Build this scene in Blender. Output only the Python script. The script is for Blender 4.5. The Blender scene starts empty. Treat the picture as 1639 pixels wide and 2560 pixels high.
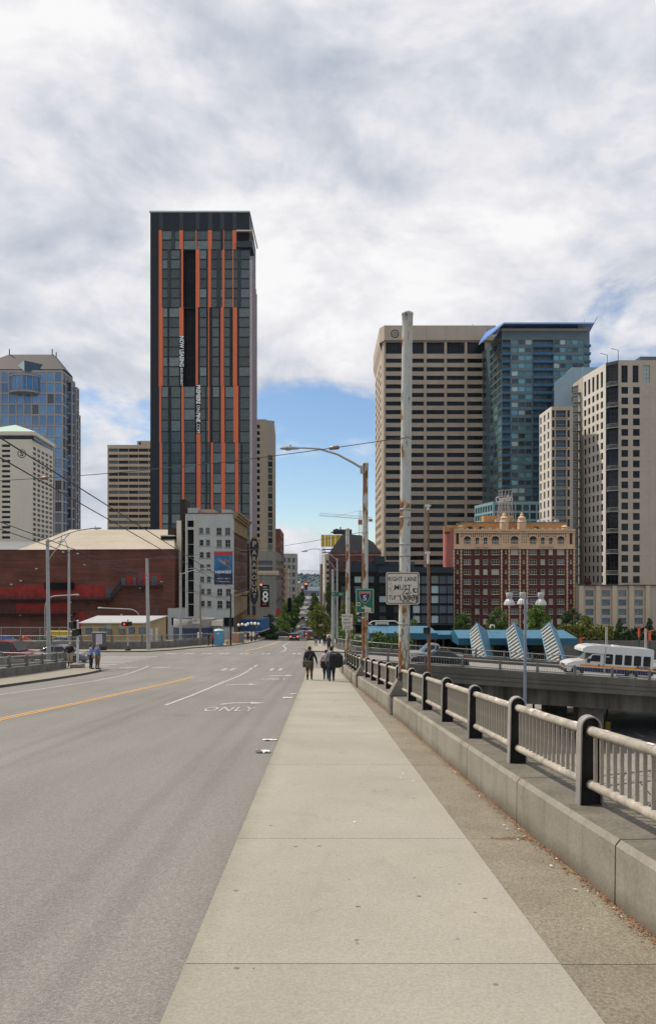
import bpy, bmesh, math, random
from mathutils import Vector, Matrix
random.seed(7)
R = math.radians
scene = bpy.context.scene
COL = scene.collection

# ------------------------------------------------------------------ camera, sky, sun, exposure
F = 1900.0                      # focal length in pixels of the 1639 px wide photograph
CX, HY = 820.0, 1430.0          # principal column and eye-level row
cam = bpy.data.cameras.new('camera')
cam.sensor_fit = 'HORIZONTAL'; cam.sensor_width = 36.0
cam.lens = 36.0 * F / 1639.0
cam.shift_y = (HY - 1280.0) / 1639.0
cam.clip_start = 0.1; cam.clip_end = 60000
camo = bpy.data.objects.new('camera', cam); COL.objects.link(camo)
camo.location = (0, 0, 0); camo.rotation_euler = (R(90), 0, 0)
scene.camera = camo

SUN_EL, SUN_AZ = 52.0, -62.0    # degrees; azimuth from +Y towards +X
world = bpy.data.worlds.new('World'); scene.world = world; world.use_nodes = True
wn, wl = world.node_tree.nodes, world.node_tree.links
wn.clear()
def wnode(t, **kw):
    n = wn.new(t)
    for k, v in kw.items(): setattr(n, k, v)
    return n
def wmath(op, a, b=None, c=None):
    n = wnode('ShaderNodeMath', operation=op)
    for i, v in enumerate((a, b, c)):
        if v is None: continue
        if isinstance(v, (int, float)): n.inputs[i].default_value = v
        else: wl.new(v, n.inputs[i])
    return n.outputs[0]
sky = wnode('ShaderNodeTexSky', sky_type='NISHITA', sun_disc=False)
sky.sun_elevation = R(SUN_EL); sky.sun_rotation = R(SUN_AZ); sky.altitude = 100; sky.air_density = 1.0; sky.dust_density = 0.15; sky.ozone_density = 4.0
bg_sky = wnode('ShaderNodeBackground'); bg_sky.inputs[1].default_value = 0.125
wl.new(sky.outputs[0], bg_sky.inputs[0])
tc = wnode('ShaderNodeTexCoord'); sep = wnode('ShaderNodeSeparateXYZ'); wl.new(tc.outputs['Generated'], sep.inputs[0])
dz = wmath('MAXIMUM', sep.outputs[2], 0.0)
cmb = wnode('ShaderNodeCombineXYZ'); wl.new(sep.outputs[0], cmb.inputs[0]); wl.new(sep.outputs[1], cmb.inputs[1]); wl.new(wmath('MULTIPLY', dz, 1.75), cmb.inputs[2])
def wnoise(vec, scale, detail, rough, off=(0, 0, 0), stretch=(1, 1, 1), dist=0.0):
    mp = wnode('ShaderNodeMapping'); wl.new(vec, mp.inputs[0]); mp.inputs[1].default_value = off; mp.inputs[3].default_value = stretch
    n = wnode('ShaderNodeTexNoise'); wl.new(mp.outputs[0], n.inputs['Vector'])
    n.inputs['Scale'].default_value = scale; n.inputs['Detail'].default_value = detail; n.inputs['Roughness'].default_value = rough; n.inputs['Distortion'].default_value = dist
    return n.outputs[0]
def wramp(v, a, b, lo=0.0, hi=1.0):
    n = wnode('ShaderNodeMapRange', interpolation_type='SMOOTHSTEP'); wl.new(v, n.inputs[0])
    for i, q in zip((1, 2, 3, 4), (a, b, lo, hi)): n.inputs[i].default_value = q
    return n.outputs[0]
SEED = (4.0, 9.0, 1.0)
n_cov = wnoise(cmb.outputs[0], 4.2, 9, 0.57, SEED, (1.0, 1.0, 1.0), 0.35)
n_off = wnoise(cmb.outputs[0], 4.2, 9, 0.57, (SEED[0], SEED[1], SEED[2] + .04), (1.0, 1.0, 1.0), 0.35)
n_big = wnoise(cmb.outputs[0], 2.0, 2, 0.5, (3.1, 6.4, 9.2))
cov = wmath('ADD', wmath('MULTIPLY', n_cov, 0.5), wmath('MULTIPLY', n_big, 0.5))
cov = wmath('ADD', cov, wramp(dz, 0.13, 0.42, -0.02, 0.16))
cov = wmath('ADD', cov, wramp(dz, 0.0, 0.10, 0.09, 0.0))
cov = wmath('ADD', cov, wramp(sep.outputs[0], -0.35, 0.45, 0.025, -0.055))
mask = wramp(cov, 0.46, 0.54)
lit = wmath('SUBTRACT', n_cov, n_off)
n_sh2 = wnoise(cmb.outputs[0], 3.2, 5, 0.5, (1.3, 15.2, 3.0), (1.0, 1.0, 1.0), 0.4)
shade = wmath('ADD', wmath('MULTIPLY', lit, 2.0), wmath('MULTIPLY', wmath('SUBTRACT', n_sh2, 0.5), 1.9))
shade = wmath('ADD', shade, 0.60)
cr = wnode('ShaderNodeValToRGB'); wl.new(shade, cr.inputs[0])
cr.color_ramp.elements[0].position = 0.10; cr.color_ramp.elements[0].color = (0.47, 0.53, 0.62, 1)
cr.color_ramp.elements[1].position = 0.92; cr.color_ramp.elements[1].color = (0.96, 0.95, 0.96, 1)
e = cr.color_ramp.elements.new(0.40); e.color = (0.63, 0.66, 0.73, 1)
e = cr.color_ramp.elements.new(0.62); e.color = (0.79, 0.79, 0.83, 1)
bg_cl = wnode('ShaderNodeBackground'); wl.new(cr.outputs[0], bg_cl.inputs[0]); bg_cl.inputs[1].default_value = 1.0
mix = wnode('ShaderNodeMixShader'); wl.new(mask, mix.inputs[0]); wl.new(bg_sky.outputs[0], mix.inputs[1]); wl.new(bg_cl.outputs[0], mix.inputs[2])
wo = wnode('ShaderNodeOutputWorld'); wl.new(mix.outputs[0], wo.inputs[0])

sunl = bpy.data.lights.new('sun', 'SUN'); sunl.energy = 3.9; sunl.angle = R(2.0); sunl.color = (1.0, 0.93, 0.82)
suno = bpy.data.objects.new('sun', sunl); COL.objects.link(suno)
sd = Vector((math.sin(R(SUN_AZ)) * math.cos(R(SUN_EL)), math.cos(R(SUN_AZ)) * math.cos(R(SUN_EL)), math.sin(R(SUN_EL))))
suno.rotation_euler = sd.to_track_quat('Z', 'Y').to_euler(); suno.location = (0, 0, 300)
vs = scene.view_settings
vs.view_transform = 'Standard'; vs.look = 'None'; vs.exposure = 0.0; vs.gamma = 1.0; vs.use_curve_mapping = False
scene.cycles.max_bounces = 6; scene.cycles.diffuse_bounces = 3; scene.cycles.glossy_bounces = 3; scene.cycles.transparent_max_bounces = 6
scene.cycles.volume_bounces = 0

# ------------------------------------------------------------------ helpers
def wx(px, Y): return (px - CX) * Y / F
def wz(py, Y): return (HY - py) * Y / F
def lin(tab, v):
    if v <= tab[0][0]: (a, b), (c, d) = tab[0], tab[1]
    elif v >= tab[-1][0]: (a, b), (c, d) = tab[-2], tab[-1]
    else:
        for (a, b), (c, d) in zip(tab, tab[1:]):
            if a <= v <= c: break
    return b + (d - b) * (v - a) / (c - a)
H0, SL = 2.25, 170.0 / F
PROF = [(-60, -H0 + 60 * SL), (0, -H0), (50, -H0 - 50 * SL), (100, -9.95), (150, -13.4), (200, -16.8), (300, -20.5), (500, -26), (1300, -41), (1340, -42), (1500, -86), (30000, -86)]
def gz(Y):
    if Y > 290: return lin(PROF, Y)
    return sum(lin(PROF, Y + k) for k in (-8, -4, 0, 4, 8)) / 5.0
YROWS = [-40 + 2 * i for i in range(86)] + [130 + 5 * i for i in range(1, 35)] + [310, 330, 360] + [400 + 50 * i for i in range(19)]
KERB = 0.14

MATS = {}
def nmat(name, col, rough=0.8, metal=0.0, spec=0.5, var=0.0, vscale=1.0, stretch=(1, 1, 1), col2=None, bump=0.0, bscale=30.0, rnd=0.0, grain=0.0, gscale=60.0, emit=None, estr=0.0, streak=0.0, coat=0.0, alpha=1.0, trans=0.0):
    """procedural Principled material: colour noise, streaks, grain, per-object variation, bump"""
    if name in MATS: return MATS[name]
    m = bpy.data.materials.new(name); m.use_nodes = True; MATS[name] = m
    nt = m.node_tree; N, L = nt.nodes, nt.links
    b = N['Principled BSDF']
    b.inputs['Roughness'].default_value = rough; b.inputs['Metallic'].default_value = metal
    b.inputs['Specular IOR Level'].default_value = spec; b.inputs['Coat Weight'].default_value = coat
    b.inputs['Alpha'].default_value = alpha; b.inputs['Transmission Weight'].default_value = trans
    t = N.new('ShaderNodeTexCoord')
    def mp(st, off=0.0):
        q = N.new('ShaderNodeMapping'); L.new(t.outputs['Object'], q.inputs[0]); q.inputs[3].default_value = st; q.inputs[1].default_value = (off, off, off); return q.outputs[0]
    def noise(v, sc, det=6, ro=0.6):
        n = N.new('ShaderNodeTexNoise'); L.new(v, n.inputs['Vector']); n.inputs['Scale'].default_value = sc; n.inputs['Detail'].default_value = det; n.inputs['Roughness'].default_value = ro; return n.outputs[0]
    def mix(f, a, c, mode='MIX'):
        x = N.new('ShaderNodeMix'); x.data_type = 'RGBA'; x.blend_type = mode
        for sck, val in ((x.inputs[0], f), (x.inputs[6], a), (x.inputs[7], c)):
            if hasattr(val, 'is_linked'): L.new(val, sck)
            else: sck.default_value = val
        return x.outputs[2]
    def ramp(v, a, c, lo=0.0, hi=1.0):
        x = N.new('ShaderNodeMapRange'); L.new(v, x.inputs[0])
        for i, q in zip((1, 2, 3, 4), (a, c, lo, hi)): x.inputs[i].default_value = q
        return x.outputs[0]
    c1 = (*col, 1.0); cur = c1
    if var > 0 or col2:
        c2 = (*(col2 if col2 else [c * (1 - var) for c in col]), 1.0)
        cur = mix(ramp(noise(mp(stretch), vscale), 0.35, 0.65), c1, c2)
    if streak > 0:
        cur = mix(ramp(noise(mp((1.3, 1.3, 0.06), 3.0), 1.6, 5), 0.48, 0.75, 0.0, streak), cur, (0.06, 0.055, 0.05, 1))
    if grain > 0:
        g = ramp(noise(mp((1, 1, 1), 1.7), gscale, 3, 0.7), 0.3, 0.7, 1 - grain, 1 + grain)
        hs = N.new('ShaderNodeHueSaturation'); L.new(g, hs.inputs['Value'])
        if hasattr(cur, 'is_linked'): L.new(cur, hs.inputs['Color'])
        else: hs.inputs['Color'].default_value = cur
        cur = hs.outputs[0]
    if rnd > 0:
        oi = N.new('ShaderNodeObjectInfo'); hs = N.new('ShaderNodeHueSaturation')
        L.new(ramp(oi.outputs['Random'], 0, 1, 1 - rnd, 1 + rnd), hs.inputs['Value'])
        if hasattr(cur, 'is_linked'): L.new(cur, hs.inputs['Color'])
        else: hs.inputs['Color'].default_value = cur
        cur = hs.outputs[0]
    if hasattr(cur, 'is_linked'): L.new(cur, b.inputs['Base Color'])
    else: b.inputs['Base Color'].default_value = cur
    if emit:
        b.inputs['Emission Color'].default_value = (*emit, 1); b.inputs['Emission Strength'].default_value = estr
    if bump > 0:
        bn = N.new('ShaderNodeBump'); bn.inputs['Strength'].default_value = bump; bn.inputs['Distance'].default_value = 0.02
        L.new(noise(mp((1, 1, 1), 0.4), bscale, 5), bn.inputs['Height']); L.new(bn.outputs[0], b.inputs['Normal'])
    return m

class MB:
    """mesh collector; every add is transformed by self.M and gets material slot self.s"""
    def __init__(self, M=None): self.v = []; self.f = []; self.fm = []; self.M = M; self.s = 0; self.sm = []; self.smooth = False
    def add(self, vs, fs):
        o = len(self.v)
        if self.M is not None: vs = [self.M @ Vector(p) for p in vs]
        self.v.extend([tuple(p) for p in vs])
        for f in fs: self.f.append([i + o for i in f]); self.fm.append(self.s); self.sm.append(self.smooth)
        return self
    def box(self, x0, x1, y0, y1, z0, z1):
        if x0 > x1: x0, x1 = x1, x0
        if y0 > y1: y0, y1 = y1, y0
        if z0 > z1: z0, z1 = z1, z0
        return self.add([(x0, y0, z0), (x1, y0, z0), (x1, y1, z0), (x0, y1, z0), (x0, y0, z1), (x1, y0, z1), (x1, y1, z1), (x0, y1, z1)],
                 [(3, 2, 1, 0), (4, 5, 6, 7), (0, 1, 5, 4), (1, 2, 6, 5), (2, 3, 7, 6), (3, 0, 4, 7)])
    def bbox(self, x0, x1, y0, y1, z0, z1, b=0.01):
        """box with chamfered vertical and top edges"""
        P = [(x0 + b, y0), (x1 - b, y0), (x1, y0 + b), (x1, y1 - b), (x1 - b, y1), (x0 + b, y1), (x0, y1 - b), (x0, y0 + b)]
        Q = [(min(max(x, x0 + b), x1 - b), min(max(y, y0 + b), y1 - b)) for x, y in P]
        self.add([(x, y, z0) for x, y in P] + [(x, y, z1 - b) for x, y in P] + [(x, y, z1) for x, y in Q],
                 [tuple(range(7, -1, -1))] + [(i, (i + 1) % 8, 8 + (i + 1) % 8, 8 + i) for i in range(8)] + [(8 + i, 8 + (i + 1) % 8, 16 + (i + 1) % 8, 16 + i) for i in range(8)] + [tuple(range(16, 24))])
        return self
    def prism(self, poly, z0, z1):
        n = len(poly)
        return self.add([(x, y, z0) for x, y in poly] + [(x, y, z1) for x, y in poly],
                 [tuple(range(n - 1, -1, -1)), tuple(range(n, 2 * n))] + [(i, (i + 1) % n, n + (i + 1) % n, n + i) for i in range(n)])
    def side_prism(self, poly, y0, y1):
        """polygon in the xz plane extruded along y"""
        n = len(poly)
        return self.add([(x, y0, z) for x, z in poly] + [(x, y1, z) for x, z in poly],
                 [tuple(range(n)), tuple(range(2 * n - 1, n - 1, -1))] + [((i + 1) % n, i, n + i, n + (i + 1) % n) for i in range(n)])
    def tube(self, pts, rad, n=8, caps=True, smooth=True):
        pts = [Vector(p) for p in pts]; m = len(pts)
        rads = rad if isinstance(rad, (list, tuple)) else [rad] * m
        vs, fs = [], []
        up = None
        for i, p in enumerate(pts):
            t = (pts[min(i + 1, m - 1)] - pts[max(i - 1, 0)])
            if t.length < 1e-9: t = Vector((0, 0, 1))
            t.normalize()
            if up is None: up = Vector((0, 0, 1)) if abs(t.z) < 0.9 else Vector((1, 0, 0))
            a = t.cross(up)
            if a.length < 1e-6: a = t.orthogonal()
            a.normalize(); b = t.cross(a); up = -b if False else a.cross(t)
            for k in range(n):
                an = 2 * math.pi * k / n
                vs.append(p + (a * math.cos(an) + up * math.sin(an)) * rads[i])
        for i in range(m - 1):
            for k in range(n):
                fs.append((i * n + k, i * n + (k + 1) % n, (i + 1) * n + (k + 1) % n, (i + 1) * n + k))
        old = self.smooth; self.smooth = smooth; self.add(vs, fs); self.smooth = old
        if caps: self.add([vs[k] for k in range(n)] + [vs[(m - 1) * n + k] for k in range(n)], [tuple(range(n - 1, -1, -1)), tuple(range(n, 2 * n))])
        return self
    def lathe(self, prof, n=16, c=(0, 0, 0), smooth=True, a0=0.0, a1=2 * math.pi):
        """profile of (radius, z) round a vertical axis"""
        m = len(prof); full = abs(a1 - a0 - 2 * math.pi) < 1e-6; k = n if full else n + 1
        vs = [(c[0] + r * math.cos(a0 + (a1 - a0) * j / n), c[1] + r * math.sin(a0 + (a1 - a0) * j / n), c[2] + z) for r, z in prof for j in range(k)]
        fs = [(i * k + j, i * k + (j + 1) % k, (i + 1) * k + (j + 1) % k, (i + 1) * k + j) for i in range(m - 1) for j in range(n)]
        old = self.smooth; self.smooth = smooth; self.add(vs, fs); self.smooth = old
        return self
    def quad(self, a, b, c, d): return self.add([a, b, c, d], [(0, 1, 2, 3)])
    def mesh(self, name, mats):
        me = bpy.data.meshes.new(name)
        me.from_pydata(self.v, [], self.f)
        for m in (mats if isinstance(mats, (list, tuple)) else [mats]): me.materials.append(m)
        me.polygons.foreach_set('material_index', self.fm)
        me.polygons.foreach_set('use_smooth', self.sm)
        me.update()
        return me
    def build(self, name, mats, parent=None, loc=None):
        return link(name, self.mesh(name, mats), parent, loc)
def link(name, me, parent=None, loc=None):
    o = bpy.data.objects.new(name, me); COL.objects.link(o)
    if parent is not None: o.parent = parent
    if loc is not None: o.location = loc
    return o
def tag(o, label, cat, group=None):
    o['label'] = label; o['category'] = cat
    if group: o['group'] = group
    return o
def thing(name, label, cat, loc=(0, 0, 0), rz=0.0, group=None):
    o = bpy.data.objects.new(name, None); COL.objects.link(o)
    o.location = loc; o.rotation_euler = (0, 0, rz); o.empty_display_size = 0.2
    return tag(o, label, cat, group)
def struct(o): o['kind'] = 'structure'; return o
def stuff(o): o['kind'] = 'stuff'; return o
def dup(root, loc, rz=None, label=None, group=None, scale=None):
    r = root.copy(); COL.objects.link(r); r.location = loc
    if rz is not None: r.rotation_euler = (0, 0, rz)
    if scale is not None: r.scale = scale
    if label: r['label'] = label
    if group: r['group'] = group
    for ch in list(root.children):
        c = ch.copy(); COL.objects.link(c); c.parent = r
        for g in list(ch.children):
            d = g.copy(); COL.objects.link(d); d.parent = c
    return r
def text_mesh(txt, size, mat, extrude=0.004, align='CENTER', spacing=1.0, shear=0.0, offset=0.0, sx=1.0):
    cu = bpy.data.curves.new('lettering', 'FONT'); cu.body = txt; cu.size = size; cu.extrude = extrude
    cu.align_x = align; cu.align_y = 'CENTER'; cu.space_character = spacing; cu.shear = shear; cu.offset = offset; cu.resolution_u = 2
    ob = bpy.data.objects.new('lettering', cu); COL.objects.link(ob)
    dg = bpy.context.evaluated_depsgraph_get()
    me = bpy.data.meshes.new_from_object(ob.evaluated_get(dg))
    bpy.data.objects.remove(ob); bpy.data.curves.remove(cu)
    me.materials.clear(); me.materials.append(mat)
    if sx != 1.0:
        for v in me.vertices: v.co.x *= sx
    return me
def text(txt, size, mat, parent, loc, rot=(R(90), 0, 0), name='lettering', **kw):
    o = link(name, text_mesh(txt, size, mat, **kw), parent, loc); o.rotation_euler = rot; return o
def facing(U, N, O):
    """matrix taking (u, n, z) to origin + u U + n N + z"""
    return Matrix(((U[0], N[0], 0, O[0]), (U[1], N[1], 0, O[1]), (0, 0, 1, O[2]), (0, 0, 0, 1)))
PANE = {}
def window_mesh(w, h, gm, fm, style):
    """pane set in a frame; style = (bars across, bars up, frame width, sill)"""
    key = (round(w, 2), round(h, 2), gm.name, fm.name if fm else '', style)
    if key in PANE: return PANE[key]
    mb = MB()
    nx, nz, fw, sill = style
    mb.add([(0, 0, 0), (w, 0, 0), (w, 0, h), (0, 0, h)], [(0, 1, 2, 3)])
    mb.s = 1
    if fw > 0:
        d = -min(0.05, fw)
        mb.box(0, w, d, -0.002, 0, fw).box(0, w, d, -0.002, h - fw, h).box(0, fw, d, -0.002, fw, h - fw).box(w - fw, w, d, -0.002, fw, h - fw)
        for i in range(1, nx): mb.box(w * i / nx - fw * .4, w * i / nx + fw * .4, d, -0.002, fw, h - fw)
        for i in range(1, nz): mb.box(fw, w - fw, d * .8, -0.003, h * i / nz - fw * .4, h * i / nz + fw * .4)
    if sill > 0: mb.box(-sill, w + sill, -0.25 - sill, -0.003, -sill * 1.2, -0.004)
    PANE[key] = mb.mesh('window', [gm, fm or gm])
    return PANE[key]
class Bld:
    """a building: wall sections with real openings, a window part in each"""
    def __init__(self, name, label, cat, base, wall_mat):
        self.root = thing(name, label, cat, base); self.b = Vector(base); self.wm = wall_mat; self.mb = MB(); self.n = 0; self.MATL = [wall_mat]
    def slot(self, m):
        if m not in self.MATL: self.MATL.append(m)
        return self.MATL.index(m)
    def wall(self, p0, p1, z0, z1, opens=(), depth=0.25, mat=None, name='window', cap=300):
        """p0 -> p1 as seen from outside, left to right; opens = (u0, u1, z0, z1, glass, frame, style)"""
        p0 = Vector((p0[0], p0[1], 0)); p1 = Vector((p1[0], p1[1], 0)); U = (p1 - p0); w = U.length; U.normalize(); N = Vector((-U.y, U.x, 0))
        o = Vector((p0.x - self.b.x, p0.y - self.b.y, 0)); zb = self.b.z
        M = facing(U, N, o); mb = self.mb; mb.M = M; mb.s = self.slot(mat or self.wm)
        xs = sorted(set([0.0, w] + [round(min(max(q, 0), w), 4) for op in opens for q in op[:2]]))
        zs = sorted(set([z0, z1] + [round(min(max(q, z0), z1), 4) for op in opens for q in op[2:4]]))
        xi = {x: i for i, x in enumerate(xs)}; zi = {z: i for i, z in enumerate(zs)}
        hole = set()
        for op in opens:
            a, b_, c, d = [round(q, 4) for q in op[:4]]
            a, b_ = max(a, 0.0), min(b_, round(w, 4)); c, d = max(c, z0), min(d, z1)
            ka = min(xs, key=lambda q: abs(q - a)); kb = min(xs, key=lambda q: abs(q - b_)); kc = min(zs, key=lambda q: abs(q - c)); kd = min(zs, key=lambda q: abs(q - d))
            for i in range(xi[ka], xi[kb]):
                for j in range(zi[kc], zi[kd]): hole.add((i, j))
        for j in range(len(zs) - 1):
            i = 0
            while i < len(xs) - 1:
                if (i, j) in hole: i += 1; continue
                k = i
                while k < len(xs) - 1 and (k, j) not in hole: k += 1
                mb.quad((xs[i], 0, zs[j] - zb), (xs[k], 0, zs[j] - zb), (xs[k], 0, zs[j + 1] - zb), (xs[i], 0, zs[j + 1] - zb)); i = k
        rest = None
        ang = math.atan2(U.y, U.x)
        for op in opens:
            a, b_, c, d = op[:4]; dd = op[7] if len(op) > 7 else depth
            c -= zb; d -= zb
            mb.quad((a, 0, c), (a, dd, c), (a, dd, d), (a, 0, d)); mb.quad((b_, dd, c), (b_, 0, c), (b_, 0, d), (b_, dd, d))
            mb.quad((a, 0, c), (b_, 0, c), (b_, dd, c), (a, dd, c)); mb.quad((a, dd, d), (b_, dd, d), (b_, 0, d), (a, 0, d))
            me = window_mesh(b_ - a, d - c, op[4], op[5], op[6])
            pos = M @ Vector((a, dd, c))
            if self.n < cap:
                q = link(name, me, self.root, pos); q.rotation_euler = (0, 0, ang); self.n += 1
            else:
                if rest is None: rest = MB()
                rest.M = M @ Matrix.Translation((a, dd, c)); rest.s = 0
                rest.quad((0, 0, 0), (b_ - a, 0, 0), (b_ - a, 0, d - c), (0, 0, d - c))
        if rest: stuff(rest.build('far_windows', [opens[-1][4]], self.root))
        mb.M = None; mb.s = 0
        return self
    def box(self, x0, x1, y0, y1, z0, z1, mat=None):
        mb = self.mb; mb.M = None; mb.s = self.slot(mat or self.wm); b = self.b
        mb.box(x0 - b.x, x1 - b.x, y0 - b.y, y1 - b.y, z0 - b.z, z1 - b.z); mb.s = 0; return self
    def cap(self, poly, z, mat=None):
        mb = self.mb; mb.M = None; mb.s = self.slot(mat or self.wm); b = self.b
        mb.add([(x - b.x, y - b.y, z - b.z) for x, y in poly], [tuple(range(len(poly)))]); mb.s = 0; return self
    def hull(self, poly, z0, z1, skip=(), mat=None, roof=None):
        """plain walls round a footprint (counter-clockwise from above) and a roof"""
        for i in range(len(poly)):
            if i not in skip: self.wall(poly[i], poly[(i + 1) % len(poly)], z0, z1, mat=mat)
        self.cap(poly, z1, roof or mat); return self
    def part(self, name, mb, mats): return mb.build(name, mats, self.root)
    def lx(self, x, y, z): return (x - self.b.x, y - self.b.y, z - self.b.z)
    def done(self, name='wall'):
        o = self.mb.build(name, self.MATL, self.root); return self.root
def grid(x0, x1, nx, ww, z0, dz, nz, wh, g, f, st, pick=None, depth=None):
    """regular window openings; pick(i, j) may return another glass material or None to skip"""
    out = []; sp = (x1 - x0) / nx
    for j in range(nz):
        for i in range(nx):
            gg = pick(i, j) if pick else g
            if gg is None: continue
            a = x0 + sp * i + (sp - ww) / 2
            op = (a, a + ww, z0 + dz * j, z0 + dz * j + wh, gg, f, st)
            out.append(op + (depth,) if depth is not None else op)
    return out
# ------------------------------------------------------------------ materials of the ground
def asphalt_mat():
    m = bpy.data.materials.new('worn_asphalt'); m.use_nodes = True; N, L = m.node_tree.nodes, m.node_tree.links; b = N['Principled BSDF']
    t = N.new('ShaderNodeTexCoord')
    def mp(st): q = N.new('ShaderNodeMapping'); L.new(t.outputs['Object'], q.inputs[0]); q.inputs[3].default_value = st; return q.outputs[0]
    def noise(st, sc, det=5, ro=.6):
        n = N.new('ShaderNodeTexNoise'); L.new(mp(st), n.inputs[0]); n.inputs['Scale'].default_value = sc; n.inputs['Detail'].default_value = det; n.inputs['Roughness'].default_value = ro; return n.outputs[0]
    def rng(v, a, c, lo, hi):
        x = N.new('ShaderNodeMapRange'); L.new(v, x.inputs[0])
        for i, q in zip((1, 2, 3, 4), (a, c, lo, hi)): x.inputs[i].default_value = q
        return x.outputs[0]
    def mul(a, c): x = N.new('ShaderNodeMath'); x.operation = 'MULTIPLY'; L.new(a, x.inputs[0]); L.new(c, x.inputs[1]); return x.outputs[0]
    vo = N.new('ShaderNodeTexVoronoi'); L.new(mp((1, 1, 1)), vo.inputs['Vector']); vo.inputs['Scale'].default_value = 85
    sp = N.new('ShaderNodeSeparateColor'); L.new(vo.outputs['Color'], sp.inputs[0])
    stone = rng(sp.outputs[0], 0.25, 1.0, 0.84, 1.30)
    big = rng(noise((1, .35, 1), .55, 4, .45), .3, .7, .93, 1.06)
    wear = rng(noise((1, .035, 1), 1.1, 4), .35, .65, .92, 1.07)
    patch = rng(noise((.6, .12, 1), .22, 3), .45, .60, 0.95, 1.04)
    fine = rng(noise((1, 1, 1), 30, 4, .7), .3, .7, .90, 1.10)
    val = mul(mul(mul(stone, big), mul(wear, fine)), patch)
    hs = N.new('ShaderNodeHueSaturation'); L.new(val, hs.inputs['Value'])
    mx = N.new('ShaderNodeMix'); mx.data_type = 'RGBA'; L.new(sp.outputs[1], mx.inputs[0]); mx.inputs[6].default_value = (.168, .158, .143, 1); mx.inputs[7].default_value = (.186, .172, .152, 1)
    L.new(mx.outputs[2], hs.inputs['Color']); L.new(hs.outputs[0], b.inputs['Base Color']); b.inputs['Roughness'].default_value = .85
    bn = N.new('ShaderNodeBump'); bn.inputs['Strength'].default_value = .5; bn.inputs['Distance'].default_value = .008; L.new(vo.outputs['Distance'], bn.inputs['Height']); L.new(bn.outputs[0], b.inputs['Normal'])
    MATS['asphalt'] = m; return m
ASPH = asphalt_mat()
def dirty(name, c1, c2, stain, kind, grain=.16, gscale=45.0):
    """concrete with blotches, fine grain, hairline cracks and a dirt stain along one edge"""
    m = bpy.data.materials.new(name); m.use_nodes = True; N, L = m.node_tree.nodes, m.node_tree.links; b = N['Principled BSDF']; b.inputs['Roughness'].default_value = .9
    t = N.new('ShaderNodeTexCoord'); oi = N.new('ShaderNodeObjectInfo'); sp = N.new('ShaderNodeSeparateXYZ'); L.new(t.outputs['Object'], sp.inputs[0])
    def noise(sc, det=6, ro=.6, st=(1, 1, 1)):
        mp = N.new('ShaderNodeMapping'); L.new(t.outputs['Object'], mp.inputs[0]); mp.inputs[3].default_value = st; n = N.new('ShaderNodeTexNoise'); L.new(mp.outputs[0], n.inputs[0]); n.inputs['Scale'].default_value = sc; n.inputs['Detail'].default_value = det; n.inputs['Roughness'].default_value = ro; return n.outputs[0]
    def rng(v, a, c, lo=0., hi=1.):
        x = N.new('ShaderNodeMapRange'); L.new(v, x.inputs[0])
        for i, q in zip((1, 2, 3, 4), (a, c, lo, hi)): x.inputs[i].default_value = q
        return x.outputs[0]
    def mixc(f, a, c):
        x = N.new('ShaderNodeMix'); x.data_type = 'RGBA'; L.new(f, x.inputs[0])
        for s_, v in ((x.inputs[6], a), (x.inputs[7], c)):
            if hasattr(v, 'is_linked'): L.new(v, s_)
            else: s_.default_value = (*v, 1)
        return x.outputs[2]
    def ma(a, k, c):
        x = N.new('ShaderNodeMath'); x.operation = 'MULTIPLY_ADD'; L.new(a, x.inputs[0]); x.inputs[1].default_value = k
        if hasattr(c, 'is_linked'): L.new(c, x.inputs[2])
        else: x.inputs[2].default_value = c
        return x.outputs[0]
    cur = mixc(rng(noise(.55, 7, .6), .32, .68), c1, c2); cur = mixc(rng(noise(2.6, 6, .65, (1, .5, 1)), .56, .74, 0, .35), cur, stain)
    w = noise(1.3, 5)
    if kind == 'kerb': e = ma(w, .55, ma(sp.outputs[1], .0104, sp.outputs[0])); cur = mixc(rng(e, -.70, -.42, .75, 0), cur, stain)
    else:
        h = ma(w, .30, ma(sp.outputs[1], SL, sp.outputs[2])); cur = mixc(rng(h, .14, .34, .85, 0), cur, stain)
        cur = mixc(rng(noise(1.4, 5, .6, (1, 1.6, .08)), .52, .74, 0, .55), cur, (.085, .078, .065))
    vo = N.new('ShaderNodeTexVoronoi'); vo.feature = 'DISTANCE_TO_EDGE'; vo.inputs['Scale'].default_value = .42
    wv = N.new('ShaderNodeVectorMath'); nn = N.new('ShaderNodeTexNoise'); L.new(t.outputs['Object'], nn.inputs[0]); nn.inputs['Scale'].default_value = 2.2; nn.inputs['Detail'].default_value = 6; sc = N.new('ShaderNodeVectorMath'); sc.operation = 'SCALE'; sc.inputs['Scale'].default_value = .7; L.new(nn.outputs['Color'], sc.inputs[0]); L.new(sc.outputs[0], wv.inputs[0]); L.new(t.outputs['Object'], wv.inputs[1]); L.new(wv.outputs[0], vo.inputs['Vector'])
    gate = rng(noise(.35, 2), .55, .62); cr = N.new('ShaderNodeMath'); cr.operation = 'MULTIPLY'; L.new(rng(vo.outputs['Distance'], .0012, .004, .6, 0), cr.inputs[0]); L.new(gate, cr.inputs[1]); cur = mixc(cr.outputs[0], cur, (.09, .08, .06))
    g = noise(gscale, 3, .7); hs = N.new('ShaderNodeHueSaturation'); L.new(cur, hs.inputs['Color']); v = N.new('ShaderNodeMath'); v.operation = 'MULTIPLY'; L.new(rng(g, .3, .7, 1 - grain, 1 + grain), v.inputs[0]); L.new(rng(oi.outputs['Random'], 0, 1, .95, 1.05), v.inputs[1]); L.new(v.outputs[0], hs.inputs['Value']); L.new(hs.outputs[0], b.inputs['Base Color'])
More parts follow.
